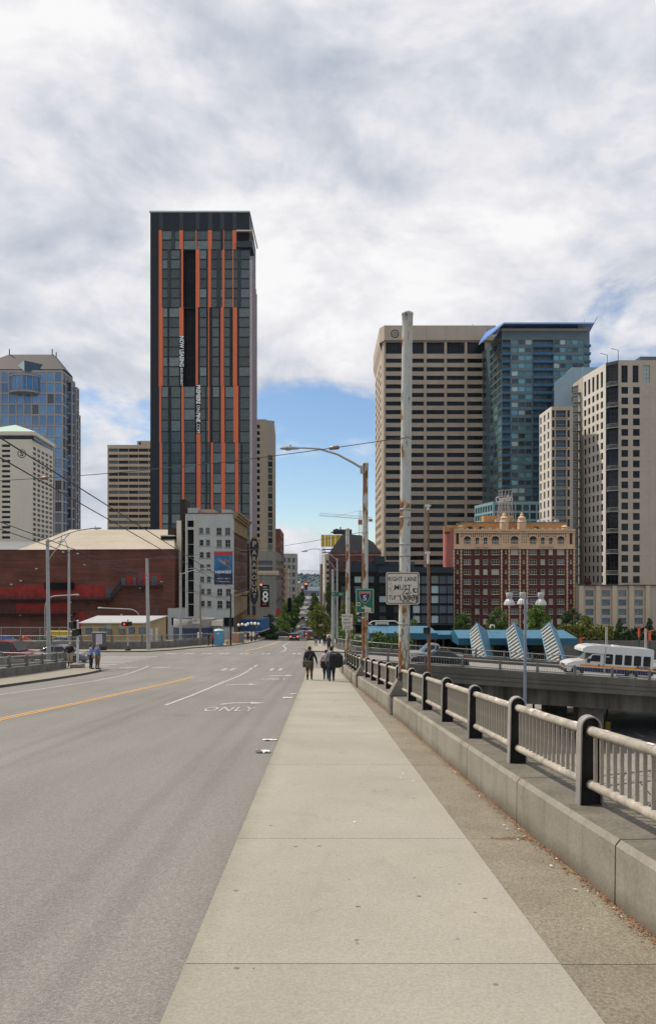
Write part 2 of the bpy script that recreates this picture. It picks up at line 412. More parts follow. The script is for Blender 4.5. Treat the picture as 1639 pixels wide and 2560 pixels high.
    bn = N.new('ShaderNodeBump'); bn.inputs['Strength'].default_value = .35; bn.inputs['Distance'].default_value = .01; L.new(g, bn.inputs['Height']); L.new(bn.outputs[0], b.inputs['Normal'])
    MATS[name] = m; return m
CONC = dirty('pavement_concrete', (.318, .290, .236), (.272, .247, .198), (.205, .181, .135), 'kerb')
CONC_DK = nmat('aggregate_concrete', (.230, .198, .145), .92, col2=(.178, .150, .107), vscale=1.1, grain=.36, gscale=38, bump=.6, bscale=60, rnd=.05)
WALLC = dirty('parapet_concrete', (.265, .238, .190), (.190, .170, .132), (.095, .072, .043), 'foot', .14, 30.0)
WALLT = nmat('soiled_wall_top', (.165, .145, .11), .95, col2=(.105, .092, .07), vscale=2.2, grain=.25, gscale=25, bump=.3, bscale=40)
WALLD = nmat('weathered_concrete', (.17, .16, .14), .92, col2=(.11, .10, .09), vscale=1.1, grain=.15, gscale=12, streak=.5)
KERBM = nmat('kerb_stone', (.10, .09, .08), .9, var=.3, vscale=2, grain=.2, gscale=20)
EARTH = nmat('city_ground', (.13, .125, .115), .95, col2=(.09, .09, .085), vscale=.12, grain=.2, gscale=3)
WHITE = nmat('road_paint_white', (.52, .50, .46), .8, col2=(.30, .28, .25), vscale=6, grain=.15, gscale=40)
YELLOW = nmat('road_paint_yellow', (.62, .33, .09), .8, col2=(.50, .27, .09), vscale=3, grain=.15, gscale=40)

# ------------------------------------------------------------------ ground sheet
XWALL = [(-4, 2.70), (5.4, 2.31), (8.3, 2.18), (19.3, 1.89), (35.7, 1.22), (48, .95), (60, .85)]
TRX = [(-40, 3.9), (5.4, 3.02), (19.3, 2.6), (35.7, 1.92), (48, 1.65), (58, 1.6), (62, 2.2), (80, 3.0), (88, 3.2), (97, 2.4), (126, 6)]
TRENCH, TREND = -14.5, 126.0
mb = MB()
cols_l = [-9000, -2500, -800, -300, -120, -60, -30, -15, -6]
cols_r = [12, 30, 60, 120, 300, 900, 2500, 9000]
rows = sorted(set(YROWS + [TREND - .02, TREND, 1340, 1400, 1500, 3500, 9000, 30000]))
for Y in rows:
    xw = lin(TRX, min(Y, TREND)); z = gz(Y); low = TRENCH if Y < TREND else z
    for x in cols_l + [xw]: mb.v.append((x, Y, z))
    for x in [xw + .02] + cols_r: mb.v.append((x, Y, low))
nc = len(cols_l) + len(cols_r) + 2
for j in range(len(rows) - 1):
    for i in range(nc - 1):
        mb.f.append([j * nc + i, j * nc + i + 1, (j + 1) * nc + i + 1, (j + 1) * nc + i]); mb.fm.append(0); mb.sm.append(False)
struct(mb.build('ground', EARTH))

def strip_mesh(L, Rt, y0, y1, dz, skirt=0.0, mats=None, cols=1, edge_slot=0):
    """surface between two edge curves following the street's fall"""
    ys = [y0] + [y for y in YROWS if y0 + .05 < y < y1 - .05] + [y1]
    m = MB(); n = len(ys); fl = L if callable(L) else (lambda y: lin(L, y)); fr = Rt if callable(Rt) else (lambda y: lin(Rt, y))
    top = [[(fl(y) + (fr(y) - fl(y)) * k / cols, y, gz(y) + dz) for k in range(cols + 1)] for y in ys]
    for j in range(n - 1):
        for k in range(cols): m.quad(top[j][k], top[j][k + 1], top[j + 1][k + 1], top[j + 1][k])
    if skirt:
        m.s = edge_slot
        dn = lambda p: (p[0], p[1], p[2] - skirt)
        for j in range(n - 1):
            a, b = top[j][0], top[j + 1][0]; m.quad(a, b, dn(b), dn(a))
            a, b = top[j][-1], top[j + 1][-1]; m.quad(b, a, dn(a), dn(b))
        a, b = top[0][0], top[0][-1]; m.quad(b, a, dn(a), dn(b))
        a, b = top[-1][0], top[-1][-1]; m.quad(a, b, dn(b), dn(a))
    return m
ST = -.0237
LC = [(-40, -15.4), (53.5, -15.2), (54.5, -15.6), (57.5, -70), (84, -70), (85.5, -20), (90, -18.2), (97, -17.2), (103, -15), (109, -13.4), (120, -12.8), (140, -12.4), (1300, -12.4 + ST * 1160)]
RC = [(-40, -.5), (4, -.92), (40, -1.28), (53, -1.5), (56, -.8), (58, .3), (60, 1.75), (82, 2.6), (83, 2.6), (85, .4), (87, -2.0), (90, -2.7), (140, -3.7), (1300, -3.7 + ST * 1160)]
struct(strip_mesh(LC, RC, -38, 1290, .012).build('road', ASPH))

# ------------------------------------------------------------------ near pavement: slabs picked out by their joints
BND = [(-4, 1.62), (4.2, 1.52), (20.2, 1.33), (36, 1.10), (48, .80), (60, .7)]
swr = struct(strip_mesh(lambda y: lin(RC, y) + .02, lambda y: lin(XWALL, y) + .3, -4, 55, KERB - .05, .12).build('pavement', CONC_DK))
joints = [-2.2, 1.1, 4.95, 8.07, 12.85, 17.2, 21.7, 26.2, 30.7, 35.2, 39.7, 44.2, 48.7, 53.2]
for a, b in zip(joints, joints[1:]):
    g = .0045
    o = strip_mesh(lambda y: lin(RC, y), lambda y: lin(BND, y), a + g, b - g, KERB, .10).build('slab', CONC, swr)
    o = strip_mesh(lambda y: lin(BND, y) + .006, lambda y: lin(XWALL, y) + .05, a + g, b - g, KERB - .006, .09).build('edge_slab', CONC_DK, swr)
# small stains and chewing gum on the slabs
GUM = nmat('pavement_stain', (.20, .178, .145), .9, var=.3, vscale=9)
random.seed(11); m = MB()
for k in range(46):
    Y = random.choice([random.uniform(4.5, 9), random.uniform(4.5, 20)]); X = random.uniform(-.8, 1.4); r = random.choice([.005, .007, .010, .016]); n = 9
    zz = gz(Y) + KERB + .0022
    m.add([(X + r * random.uniform(.6, 1.2) * math.cos(6.283 * i / n) * 1.3, Y + r * random.uniform(.6, 1.2) * math.sin(6.283 * i / n), zz - SL * r * math.sin(6.283 * i / n)) for i in range(n)], [tuple(range(n))])
stuff(m.build('gum_spots', GUM, swr))

# other pavements
def pave(name, L, Rt, y0, y1, slabs=0.0):
    return struct(strip_mesh(L, Rt, y0, y1, KERB, .3, edge_slot=1).build(name, [CONC, KERBM]))
pave('pavement', [(-40, -18.6), (57, -18.9)], [(-40, -15.4), (48, -15.25), (52, -15.5), (54, -16.3), (55.5, -17.6)], -38, 55.3)
pave('pavement', [(84.6, -75), (89, -75), (90.2, -30), (116, -30), (300, -35)], [(84.6, -22), (85.5, -20), (90, -18.2), (97, -17.2), (103, -15), (109, -13.4), (120, -12.8), (140, -12.4), (300, -12.4 + ST * 160)], 84.6, 290)
pave('pavement', [(82.6, 1.9), (84, .2), (86, -2.0), (90, -2.7), (140, -3.7), (300, -3.7 + ST * 160)], [(82.6, 3.0), (88, 3.0), (97, 2.3), (126, 3), (300, 4)], 82.6, 290)

# ------------------------------------------------------------------ road markings
marks = thing('road_marking', 'x', 'marking'); bpy.data.objects.remove(marks)
def ribbon(name, pts, w, mat, label, group=None, dz=.02):
    """painted line along (x, y) points lying on the road"""
    m = MB(); n = len(pts); dense = []
    for (a, b), (c, d) in zip(pts, pts[1:]):
        k = max(1, int(abs(d - b) / 1.0))
        dense += [(a + (c - a) * i / k, b + (d - b) * i / k) for i in range(k)]
    dense.append(pts[-1]); q = []
    for i, (x, y) in enumerate(dense):
        x0, y0 = dense[max(i - 1, 0)]; x1, y1 = dense[min(i + 1, len(dense) - 1)]; t = Vector((x1 - x0, y1 - y0)); t.normalize()
        nx, ny = t.y * w / 2, -t.x * w / 2
        q.append(((x - nx, y - ny, gzr(y - ny) + dz), (x + nx, y + ny, gzr(y + ny) + dz)))
    for i in range(len(q) - 1): m.quad(q[i][0], q[i][1], q[i + 1][1], q[i + 1][0])
    return tag(m.build(name, mat), label, 'road marking', group)
def gzr(Y):
    """height of the road sheet, linear between its rows"""
    i = max(k for k in range(len(YROWS)) if YROWS[k] <= Y); a, b = YROWS[i], YROWS[i + 1]
    return gz(a) + (gz(b) - gz(a)) * (Y - a) / (b - a)
def rp(px, py): Y = F * H0 / (py - 1600.0); return ((px - CX) * Y / F, Y)
def curve(*pp): return [rp(*p) for p in pp]
ribbon('yellow_line', [(p[0] - .09, p[1]) for p in curve((-60, 1816), (0, 1800), (200, 1758), (330, 1729), (420, 1709), (482, 1694))], .11, YELLOW, 'left stripe of the double yellow centre line')
ribbon('yellow_line', [(p[0] + .12, p[1]) for p in curve((-60, 1816), (0, 1800), (200, 1758), (330, 1729), (420, 1709), (482, 1694))], .11, YELLOW, 'right stripe of the double yellow centre line')
ribbon('lane_line', curve((413, 1765), (480, 1740), (560, 1706), (600, 1691), (622, 1681)), .13, WHITE, 'solid white lane line beside the painted turn arrows')
ribbon('edge_line', curve((-60, 1748), (0, 1738), (130, 1720), (240, 1703), (310, 1690), (352, 1679), (372, 1673)), .13, WHITE, 'white edge line along the left kerb curving at the corner')
ribbon('yellow_line', [(-9.6, 88), (-8.9, 96), (-8.6, 112), (-8.7, 140)], .25, YELLOW, 'short yellow centre line beyond the junction')
ribbon('lane_line', [(-5.3, 84), (-5.05, 88), (-5.3, 96), (-6.4, 108), (-6.6, 135)], .16, WHITE, 'curving white lane line beyond the junction')
ribbon('lane_line', [(-16.2, 86), (-13.2, 88.8), (-10.8, 94.5)], .14, WHITE, 'short white line near the far left corner')
for i, (px, py) in enumerate([(628, 1678), (640, 1673)]): ribbon('guide_dash', curve((px - 5, py + 2), (px + 3, py - 2)), .14, WHITE, ('nearer', 'farther')[i] + ' white dash continuing the lane line into the junction', 'guide dashes')
ORD = 'first second third fourth fifth sixth seventh eighth ninth tenth eleventh twelfth thirteenth fourteenth fifteenth sixteenth'.split(); CNT = {}
def bars(name, cx, cy, ang, n, gap, ln, w, label, group):
    for k in range(n):
        dx, dy = math.sin(ang), math.cos(ang); ox, oy = cx + k * gap * dy, cy - k * gap * dx
        ribbon(name, [(ox - dx * ln / 2, oy - dy * ln / 2), (ox + dx * ln / 2, oy + dy * ln / 2)], w, WHITE, ORD[CNT.get(group, 0)] + ' ' + label + ', counted from the left', group); CNT[group] = CNT.get(group, 0) + 1
for i, X in enumerate((-17.0, -15.0, -13.2, -11.3, -9.2, -6.9, -3.6)): bars('crosswalk_bar', X, 81.0, .05, 2, .55, 2.6, .26, 'short white crosswalk bar on the far side of the junction', 'far crosswalk bars')
for X in (-7.4, -4.0): bars('crosswalk_bar', X, 54.2, .02, 2, .6, 2.4, .24, 'short white crosswalk bar on the near side of the junction', 'near crosswalk bars')
for X in (-15.4, -13.0): bars('crosswalk_bar', X + .3, 56.6, .25, 2, .6, 1.8, .22, 'short white crosswalk bar off the left corner', 'left corner crosswalk bars')
for k in range(8):
    Y = 58.6 + 2.2 * k
    ribbon('zebra_bar', [(-21.3 - .1 * k, Y + .3), (-16.9 + .04 * k, Y)], .55, WHITE, ORD[k] + ' long white zebra bar from the near side of the street on the left', 'zebra bars on the left')
ribbon('stop_line', [(-15.0, 62.0 + 16), (1.6, 79.0)], .12, WHITE, 'thin white line across the far edge of the junction')
ribbon('stop_line', [(-3.5, 68.5), (1.9, 69.2)], .12, WHITE, 'thin white line leading onto the overpass')
def paint_text(txt, X, Y, w, h, label):
    me = text_mesh(txt, 1.0, WHITE, extrude=0.0, spacing=1.1)
    xs = [v.co.x for v in me.vertices]; ys = [v.co.y for v in me.vertices]; x0, x1, y0, y1 = min(xs), max(xs), min(ys), max(ys)
    for v in me.vertices:
        x = X + (v.co.x - x0) / (x1 - x0) * w - w / 2; y = Y + (v.co.y - y0) / (y1 - y0) * h - h / 2
        v.co = (x, y, gz(y) + .022)
    tag(link('road_lettering', me), label, 'road marking')
def paint_poly(name, pts, label):
    m = MB(); m.add([(x, y, gz(y) + .022) for x, y in pts], [tuple(range(len(pts)))]); tag(m.build(name, WHITE), label, 'road marking')
paint_text('ONLY', -3.15, 24.5, 1.62, 1.5, 'white painted ONLY nearest the camera in the right lane')
paint_text('ONLY', -3.05, 43.2, 1.45, 1.9, 'white painted ONLY farther along the right lane')
def arrow(X, Y, s, label):
    paint_poly('road_arrow', [(X - .75, Y - .35 * s), (X - .6, Y - .5 * s), (X - .3, Y + .05 * s), (X + .35, Y + .12 * s), (X + .35, Y - .25 * s), (X + .85, Y + .28 * s), (X + .3, Y + .75 * s), (X + .3, Y + .42 * s), (X - .35, Y + .36 * s)], label)
arrow(-3.05, 26.6, 1.0, 'white right turn arrow above the nearer ONLY')
arrow(-2.95, 46.6, 1.5, 'white right turn arrow above the farther ONLY')
arrow(-4.3, 37.8, 1.3, 'faded white right turn arrow between the two ONLY markings')

# ------------------------------------------------------------------ near parapet wall, panels and bridge railing
WH = .52
def gs(Y): return gz(Y) + KERB
pw = thing('parapet_wall', 'low concrete parapet wall of jointed panels along the right pavement', 'wall', (2.3, 5, gs(5)))
def strip3(m, sec, ys, inv):
    """loft of an (offset, height) section along the wall line"""
    rings = [[Vector((lin(XWALL, y) + o, y, gs(y) + h)) - inv for o, h in sec] for y in ys]
    n = len(sec)
    for a, b in zip(rings, rings[1:]):
        for k in range(n): m.add([a[k], a[(k + 1) % n], b[(k + 1) % n], b[k]], [(0, 1, 2, 3)])
    m.add(rings[0], [tuple(range(n - 1, -1, -1))]); m.add(rings[-1], [tuple(range(n))])
pj = [.4, 3.25, 6.05, 8.75, 11.5, 14.1, 16.9, 19.6]
while pj[-1] < 51: pj.append(pj[-1] + 2.78)
PEDS = [21.6, 33.9, 48.2]
inv = Vector(pw.location)
for a, b in zip(pj, pj[1:]):
    m = MB(); g = .012
    strip3(m, [(0, -.12), (.006, WH - .05), (.045, WH), (.80, WH + .01), (.80, -.5), (.0, -.5)], [a + g, (a + b) / 2, b - g], inv)
    m.fm = [1 if (i % 6 == 2 and i < 12) else 0 for i in range(len(m.f))]; m.build('wall_panel', [WALLC, WALLT], pw)
m = MB(); strip3(m, [(.05, -.4), (.05, WH - .04), (.76, WH - .04), (.76, -.4)], [.4 + 1.5 * i for i in range(35)], inv); m.build('joint_filler', WALLD, pw)

RAIL_L = nmat('rail_paint_cream', (.42, .37, .30), .6, col2=(.25, .22, .18), vscale=4, grain=.2, gscale=30, bump=.3, bscale=30)
RAIL_P = nmat('picket_paint', (.33, .29, .23), .6, col2=(.24, .21, .165), vscale=6, grain=.12, gscale=40)
POST_F = nmat('post_flange_paint', (.19, .185, .185), .6, col2=(.33, .29, .24), vscale=1.3, grain=.1, gscale=30, rnd=.25)
POST_W = nmat('post_web_shaded', (.013, .012, .012), .8, spec=.2, col2=(.026, .024, .021), vscale=5)  # near-black: shade on the post webs is put into this colour
STICK = nmat('paper_sticker', (.66, .62, .60), .8, col2=(.45, .32, .30), vscale=12, rnd=.25)
rl = thing('bridge_railing', 'painted steel bridge railing with arched posts on the right parapet', 'railing', (2.5, 7.4, gs(7.4) + WH))
ro = Vector(rl.location)
def outline(t, h=.86, w0=.118, w1=.102):
    """arched outline of a post, in (offset, height)"""
    pts = [(-w0 + t, 0)]
    r = w1 - t
    for i in range(11):
        a = math.pi - math.pi * i / 10; pts.append((r * math.cos(a), h - w1 + r * math.sin(a)))
    pts.append((w0 - t, 0)); return pts
pm = MB(); o1, o2 = outline(0), outline(.014); n = len(o1); D = .055
for i in range(n - 1):
    (a, b), (c, d), (e_, f_), (g_, h_) = o1[i], o1[i + 1], o2[i], o2[i + 1]
    pm.smooth = True; pm.add([(a, -D, b), (a, D, b), (c, D, d), (c, -D, d)], [(0, 1, 2, 3)]); pm.add([(e_, -D, f_), (e_, D, f_), (g_, D, h_), (g_, -D, h_)], [(3, 2, 1, 0)]); pm.smooth = False
    pm.add([(a, -D, b), (c, -D, d), (g_, -D, h_), (e_, -D, f_)], [(0, 1, 2, 3)]); pm.add([(a, D, b), (c, D, d), (g_, D, h_), (e_, D, f_)], [(3, 2, 1, 0)])
FLANGE = pm.mesh('post_flange', POST_F)
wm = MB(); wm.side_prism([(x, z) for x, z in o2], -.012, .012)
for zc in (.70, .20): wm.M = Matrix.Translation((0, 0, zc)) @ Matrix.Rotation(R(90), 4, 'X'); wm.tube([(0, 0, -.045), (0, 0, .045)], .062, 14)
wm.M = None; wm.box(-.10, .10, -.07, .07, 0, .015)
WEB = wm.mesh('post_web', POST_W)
posts = [4.87 + 2.47 * k for k in range(20)]
OFF = .30
random.seed(3)
for Y in posts:
    if min(abs(Y - p) for p in PEDS) < .45: continue
    x = lin(XWALL, Y) + OFF; ang = math.atan2(lin(XWALL, Y + 1) - lin(XWALL, Y - 1), 2.0)
    o = link('post', FLANGE, rl, Vector((x, Y, gs(Y) + WH)) - ro); o.rotation_euler = (0, 0, -ang)
    q = link('web', WEB, o)
picket = MB().box(-.017, .017, -.008, .008, 0, .48).mesh('picket', RAIL_P)
npick = 0
for a, b in zip(posts, posts[1:] + [posts[-1] + 2.2]):
    if a > 51.5: break
    def rpnt(y, h): return Vector((lin(XWALL, y) + OFF, y, gs(y) + WH + h)) - ro
    for h, r, nm in ((.715, .047, 'top_rail'), (.20, .043, 'bottom_rail')):
        mb = MB(); k = 26 if nm == 'bottom_rail' else 2
        ys = [a + (b - a) * i / k for i in range(k + 1)]
        rr = [r + (.004 if (i % 2 and nm == 'bottom_rail') else 0) for i in range(k + 1)]
        mb.tube([rpnt(y, h) for y in ys], rr, 14); rail = mb.build(nm, RAIL_L, rl)
        if nm == 'top_rail' and a < 26:
            for t in range(random.randint(3, 8)):      # stickers wrapped over the rail
                y = random.uniform(a + .25, b - .25); ln = random.uniform(.025, .09); a0 = random.uniform(.3, 1.6)
                s = MB(); pts = []
                for yy in (y - ln, y + ln):
                    c = rpnt(yy, h)
                    pts.append([c + Vector((-math.cos(a0 + .22 * q) * (r + .003), 0, math.sin(a0 + .22 * q) * (r + .003))) for q in range(5)])
                for q in range(4): s.add([pts[0][q], pts[0][q + 1], pts[1][q + 1], pts[1][q]], [(0, 1, 2, 3)])
                s.build('sticker', STICK, rail)
    nb = 15; sp = (b - a - .30) / nb
    for i in range(nb + 1):
        if npick >= 296: break
        y = a + .15 + sp * i
        if min(abs(y - p) for p in PEDS) < .3: continue
        o = link('picket', picket, rl, rpnt(y, .22)); npick += 1
        o.rotation_euler = (0, 0, math.atan2(-(lin(XWALL, y + 1) - lin(XWALL, y - 1)), 2.0))

# leaf litter and rubbish along the wall foot
LEAF = nmat('dead_leaf', (.33, .15, .06), .95, col2=(.17, .085, .04), vscale=7)
random.seed(5); m = MB()
for k in range(5200):
    Y = 4.2 + 46 * random.random() ** 1.7; X = lin(XWALL, Y) - abs(random.gauss(0, .05)) - .004
    s = random.uniform(.006, .02); a = random.uniform(0, 6.28); z = gs(Y) + random.uniform(.0, .014)
    m.add([(X + s * math.cos(a + q) * (1 if i % 2 else .45), Y + s * math.sin(a + q) * (1 if i % 2 else .45), z + random.uniform(0, .008)) for i, q in enumerate((0, 1.57, 3.14, 4.71))], [(0, 1, 2, 3)])
for k in range(260):
    X = 2.14 - .42 * random.random() ** 1.5; Y = 8.07 + random.gauss(0, .02 + .09 * max(0, X - 1.85)) + .01 * math.sin(X * 23); s = random.uniform(.004, .012); a = random.uniform(0, 6.28)
    m.add([(X + s * math.cos(a + q), Y + s * math.sin(a + q) * .5, gs(Y) + .004 + random.uniform(0, .006)) for q in (0, 1.57, 3.14, 4.71)], [(0, 1, 2, 3)])
o = stuff(m.build('leaf_litter', LEAF)); o['label'] = 'brown dead leaves and grit along the foot of the parapet'; o['category'] = 'leaf litter'
PAPER = nmat('litter_paper', (.75, .74, .71), .8, var=.15, vscale=20)
random.seed(8); m = MB()
for k in range(70):
    Y = 5.5 + 34 * random.random() ** 1.1; X = lin(XWALL, Y) - .03 - abs(random.gauss(0, .10)) if k < 50 else random.uniform(-.7, 1.9)
    if X > lin(XWALL, Y) - .02: continue
    s = random.uniform(.005, .016); a = random.uniform(0, 6.28)
    m.add([(X + s * math.cos(a + q) * (1.6 if i % 2 else .7), Y + s * math.sin(a + q), gs(Y) + .008 + random.uniform(0, .01)) for i, q in enumerate((0, 1.57, 3.14, 4.71))], [(0, 1, 2, 3)])
o = stuff(m.build('litter', PAPER)); o['label'] = 'scattered white paper scraps on the pavement'; o['category'] = 'litter'
def scrap(X, Y, s, label, up=.03):
    m = MB(); random.seed(int(X * 100 + Y * 7)); n = 5
    P = [[(X + s * (i / n - .5) * 1.6, Y + s * (j / n - .5), gz(Y) + .016 + up * random.random() - SL * s * (j / n - .5)) for i in range(n + 1)] for j in range(n + 1)]
    for j in range(n):
        for i in range(n): m.quad(P[j][i], P[j][i + 1], P[j + 1][i + 1], P[j + 1][i])
    tag(m.build('paper_scrap', PAPER), label, 'litter')
scrap(*rp(674, 1853), .20, 'flat white paper scrap lying in the gutter'); scrap(*rp(657, 1884), .17, 'crumpled white paper scrap nearest the camera in the gutter', .07)
scrap(*rp(720, 1746), .25, 'white paper scrap in the gutter far along the kerb'); scrap(*rp(733, 1737), .2, 'small white scrap beside the kerb near the walkers')

# ------------------------------------------------------------------ generic parapet with posts and rails
GALV = nmat('galvanised_rail', (.33, .325, .30), .5, metal=.25, var=.25, vscale=4)
GPOST = nmat('rail_post_grey', (.13, .13, .125), .6, var=.3, vscale=3)
def parapet_run(label_wall, label_rail, pts, zf, wall_h=.55, thick=.45, rail_h=.75, sp=3.0, side=1, pick=.22, group=None, wmat=None):
    P = [Vector((x, y, 0)) for x, y in pts]; seg = [0]
    for a, b in zip(P, P[1:]): seg.append(seg[-1] + (b - a).length)
    def at(s):
        s = min(max(s, 0), seg[-1])
        for i in range(len(P) - 1):
            if s <= seg[i + 1] + 1e-6: break
        t = (s - seg[i]) / (seg[i + 1] - seg[i]); p = P[i].lerp(P[i + 1], t); d = (P[i + 1] - P[i]).normalized(); return p, Vector((-d.y, d.x, 0)) * side
    base = P[0]; bz = zf(base.x, base.y); org = Vector((base.x, base.y, bz))
    w = thing('parapet_wall', label_wall, 'wall', org, 0, group)
    r = thing('railing', label_rail, 'railing', org + Vector((0, 0, wall_h)), 0, group)
    def pt(s, off, h):
        p, n = at(s); q = p + n * off; return Vector((q.x, q.y, zf(p.x, p.y) + h)) - org
    L = seg[-1]; k = max(2, int(L / sp)); step = L / k
    for i in range(k):
        m = MB(); a, b = i * step + .01, (i + 1) * step - .01
        for s0, s1 in ((a, (a + b) / 2), ((a + b) / 2, b)):
            A = [pt(s0, 0, -.3), pt(s0, 0, wall_h), pt(s0, thick, wall_h), pt(s0, thick, -.3)]; B = [pt(s1, 0, -.3), pt(s1, 0, wall_h), pt(s1, thick, wall_h), pt(s1, thick, -.3)]
            for q in range(4): m.add([A[q], B[q], B[(q + 1) % 4], A[(q + 1) % 4]], [(0, 1, 2, 3)])
            m.add(A, [(0, 1, 2, 3)]); m.add(B, [(3, 2, 1, 0)])
        m.build('wall_panel', wmat or WALLD, w)
    up = Vector((0, 0, wall_h)); pk = MB()
    for i in range(k + 1):
        p, n = at(i * step); c = pt(i * step, thick / 2, wall_h) - up; m = MB(Matrix.Translation(c) @ Matrix.Rotation(math.atan2(n.y, n.x), 4, 'Z'))
        m.side_prism([(-.11, -.02), (.11, -.02), (.09, rail_h + .02), (.05, rail_h + .09), (-.05, rail_h + .09), (-.09, rail_h + .02)], -.09, .09); m.build('post', GPOST, r)
    for h in (rail_h, .12):
        m = MB(); nn = max(k * 2, 6); m.tube([pt(L * j / nn, thick / 2, wall_h + h) - up for j in range(nn + 1)], .05, 8); m.build('rail', GALV, r)
    nn = int(L / pick)
    for j in range(nn):
        a = pt(L * j / nn, thick / 2, wall_h + .12) - up; b = a + Vector((0, 0, rail_h - .12)); pk.add([a + Vector((-.012, 0, 0)), a + Vector((.012, 0, 0)), b + Vector((.012, 0, 0)), b + Vector((-.012, 0, 0))], [(0, 1, 2, 3)]); pk.add([a + Vector((0, -.012, 0)), a + Vector((0, .012, 0)), b + Vector((0, .012, 0)), b + Vector((0, -.012, 0))], [(0, 1, 2, 3)])
    stuff(pk.build('pickets', GALV, r))
def zg(x, y): return gz(y) + KERB
parapet_run('concrete parapet beside the left pavement, nearest the kerb', 'railing on the parapet beside the left pavement', [(-18.2, 36), (-18.2, 44), (-18.3, 50), (-18.35, 53.2), (-18.7, 54.4)], zg, wall_h=.5, sp=2.4, side=1, rail_h=.60, pick=.2)
parapet_run('concrete parapet in front of the red car', 'railing in front of the red car and grey car on the left', [(-19.1, 54.6), (-21.5, 56.4), (-26, 58.8), (-34, 62)], lambda x, y: gz(y) + KERB - .1, wall_h=.45, sp=2.9, rail_h=.60, pick=.2)
parapet_run('long concrete parapet across the street on the left', 'long railing across the street in front of the brick theatre', [(-62, 90.5), (-40, 90.5), (-25, 90), (-22, 91), (-19.8, 95), (-18.6, 103), (-16.9, 112), (-16.2, 119)], zg, wall_h=.85, sp=3.6, side=1, rail_h=.72, pick=.24)

# ------------------------------------------------------------------ overpass on the right
def od(x, y): return gz(y) - .068 * max(0.0, x - 2.0)
ov = thing('overpass', 'concrete road overpass with dark girders crossing on the right', 'overpass', (2.0, 64, gz(64)))
oo = Vector(ov.location)
def ovmesh(name, mat, fn):
    m = MB(Matrix.Translation(-oo)); fn(m); return m.build(name, mat, ov)
xs = [1.6, 2.0, 6, 12, 20, 30, 45, 70]
def f_deck(m):
    ys = [62.8, 66, 70, 74, 78, 81.5]
    for a, b in zip(xs, xs[1:]):
        for c, d in zip(ys, ys[1:]): m.quad((a, c, od(a, c) + .02), (b, c, od(b, c) + .02), (b, d, od(b, d) + .02), (a, d, od(a, d) + .02))
    for a, b in zip(xs, xs[1:]): m.quad((a, 63, od(a, 63) - .35), (a, 81.5, od(a, 81.5) - .35), (b, 81.5, od(b, 81.5) - .35), (b, 63, od(b, 63) - .35))
ovmesh('deck', nmat('overpass_road', (.25, .24, .21), .9, var=.2, vscale=.5, grain=.15, gscale=8), f_deck)
def f_fascia(m):
    prof = [(62.75, .28), (62.75, -.28), (62.80, -.30), (62.80, -.34), (62.75, -.36), (62.75, -.62), (62.80, -.64), (62.80, -.68), (62.75, -.70), (62.75, -1.05), (63.2, -1.05), (63.25, .28)]
    for a, b in zip(xs, xs[1:]):
        A = [(a, y, od(a, 63) + z) for y, z in prof]; B = [(b, y, od(b, 63) + z) for y, z in prof]
        for i in range(len(prof)): j = (i + 1) % len(prof); m.quad(A[j], B[j], B[i], A[i])
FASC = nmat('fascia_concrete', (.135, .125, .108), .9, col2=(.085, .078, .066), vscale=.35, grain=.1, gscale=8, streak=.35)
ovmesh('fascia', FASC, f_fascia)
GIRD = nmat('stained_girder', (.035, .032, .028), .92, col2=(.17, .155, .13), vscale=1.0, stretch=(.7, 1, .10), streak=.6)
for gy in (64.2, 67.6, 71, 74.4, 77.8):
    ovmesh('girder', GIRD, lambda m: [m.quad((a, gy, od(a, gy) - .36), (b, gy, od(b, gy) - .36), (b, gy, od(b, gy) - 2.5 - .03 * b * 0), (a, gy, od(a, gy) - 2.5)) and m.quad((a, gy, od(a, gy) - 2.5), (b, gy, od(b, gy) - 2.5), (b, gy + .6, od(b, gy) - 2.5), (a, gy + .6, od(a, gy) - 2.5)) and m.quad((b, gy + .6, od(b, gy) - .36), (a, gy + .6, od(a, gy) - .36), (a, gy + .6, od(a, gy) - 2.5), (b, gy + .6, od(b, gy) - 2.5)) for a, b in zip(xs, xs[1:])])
for px_, py_2 in ((22.6, 66), (22.6, 76), (46, 66), (46, 76), (8, 70)):
    ovmesh('pier', WALLD, lambda m: m.bbox(px_ - 1.1, px_ + 1.1, py_2 - .8, py_2 + .8, TRENCH - .3, od(px_, py_2) - 2.0, .15))
parapet_run('low kerb wall on the near edge of the overpass', 'railing on the near edge of the overpass', [(1.9, 62.7), (4, 62.95), (70, 62.95)], od, wall_h=.26, thick=.3, rail_h=.72, sp=3.0, side=1, wmat=FASC)
parapet_run('concrete parapet on the far side of the overpass', 'railing on the far side of the overpass', [(.9, 100), (1.0, 93), (1.8, 87), (3.2, 83.4), (6, 81.6), (10, 81.2), (70, 81.2)], od, wall_h=.62, thick=.4, rail_h=.72, sp=3.0, side=1, wmat=FASC)
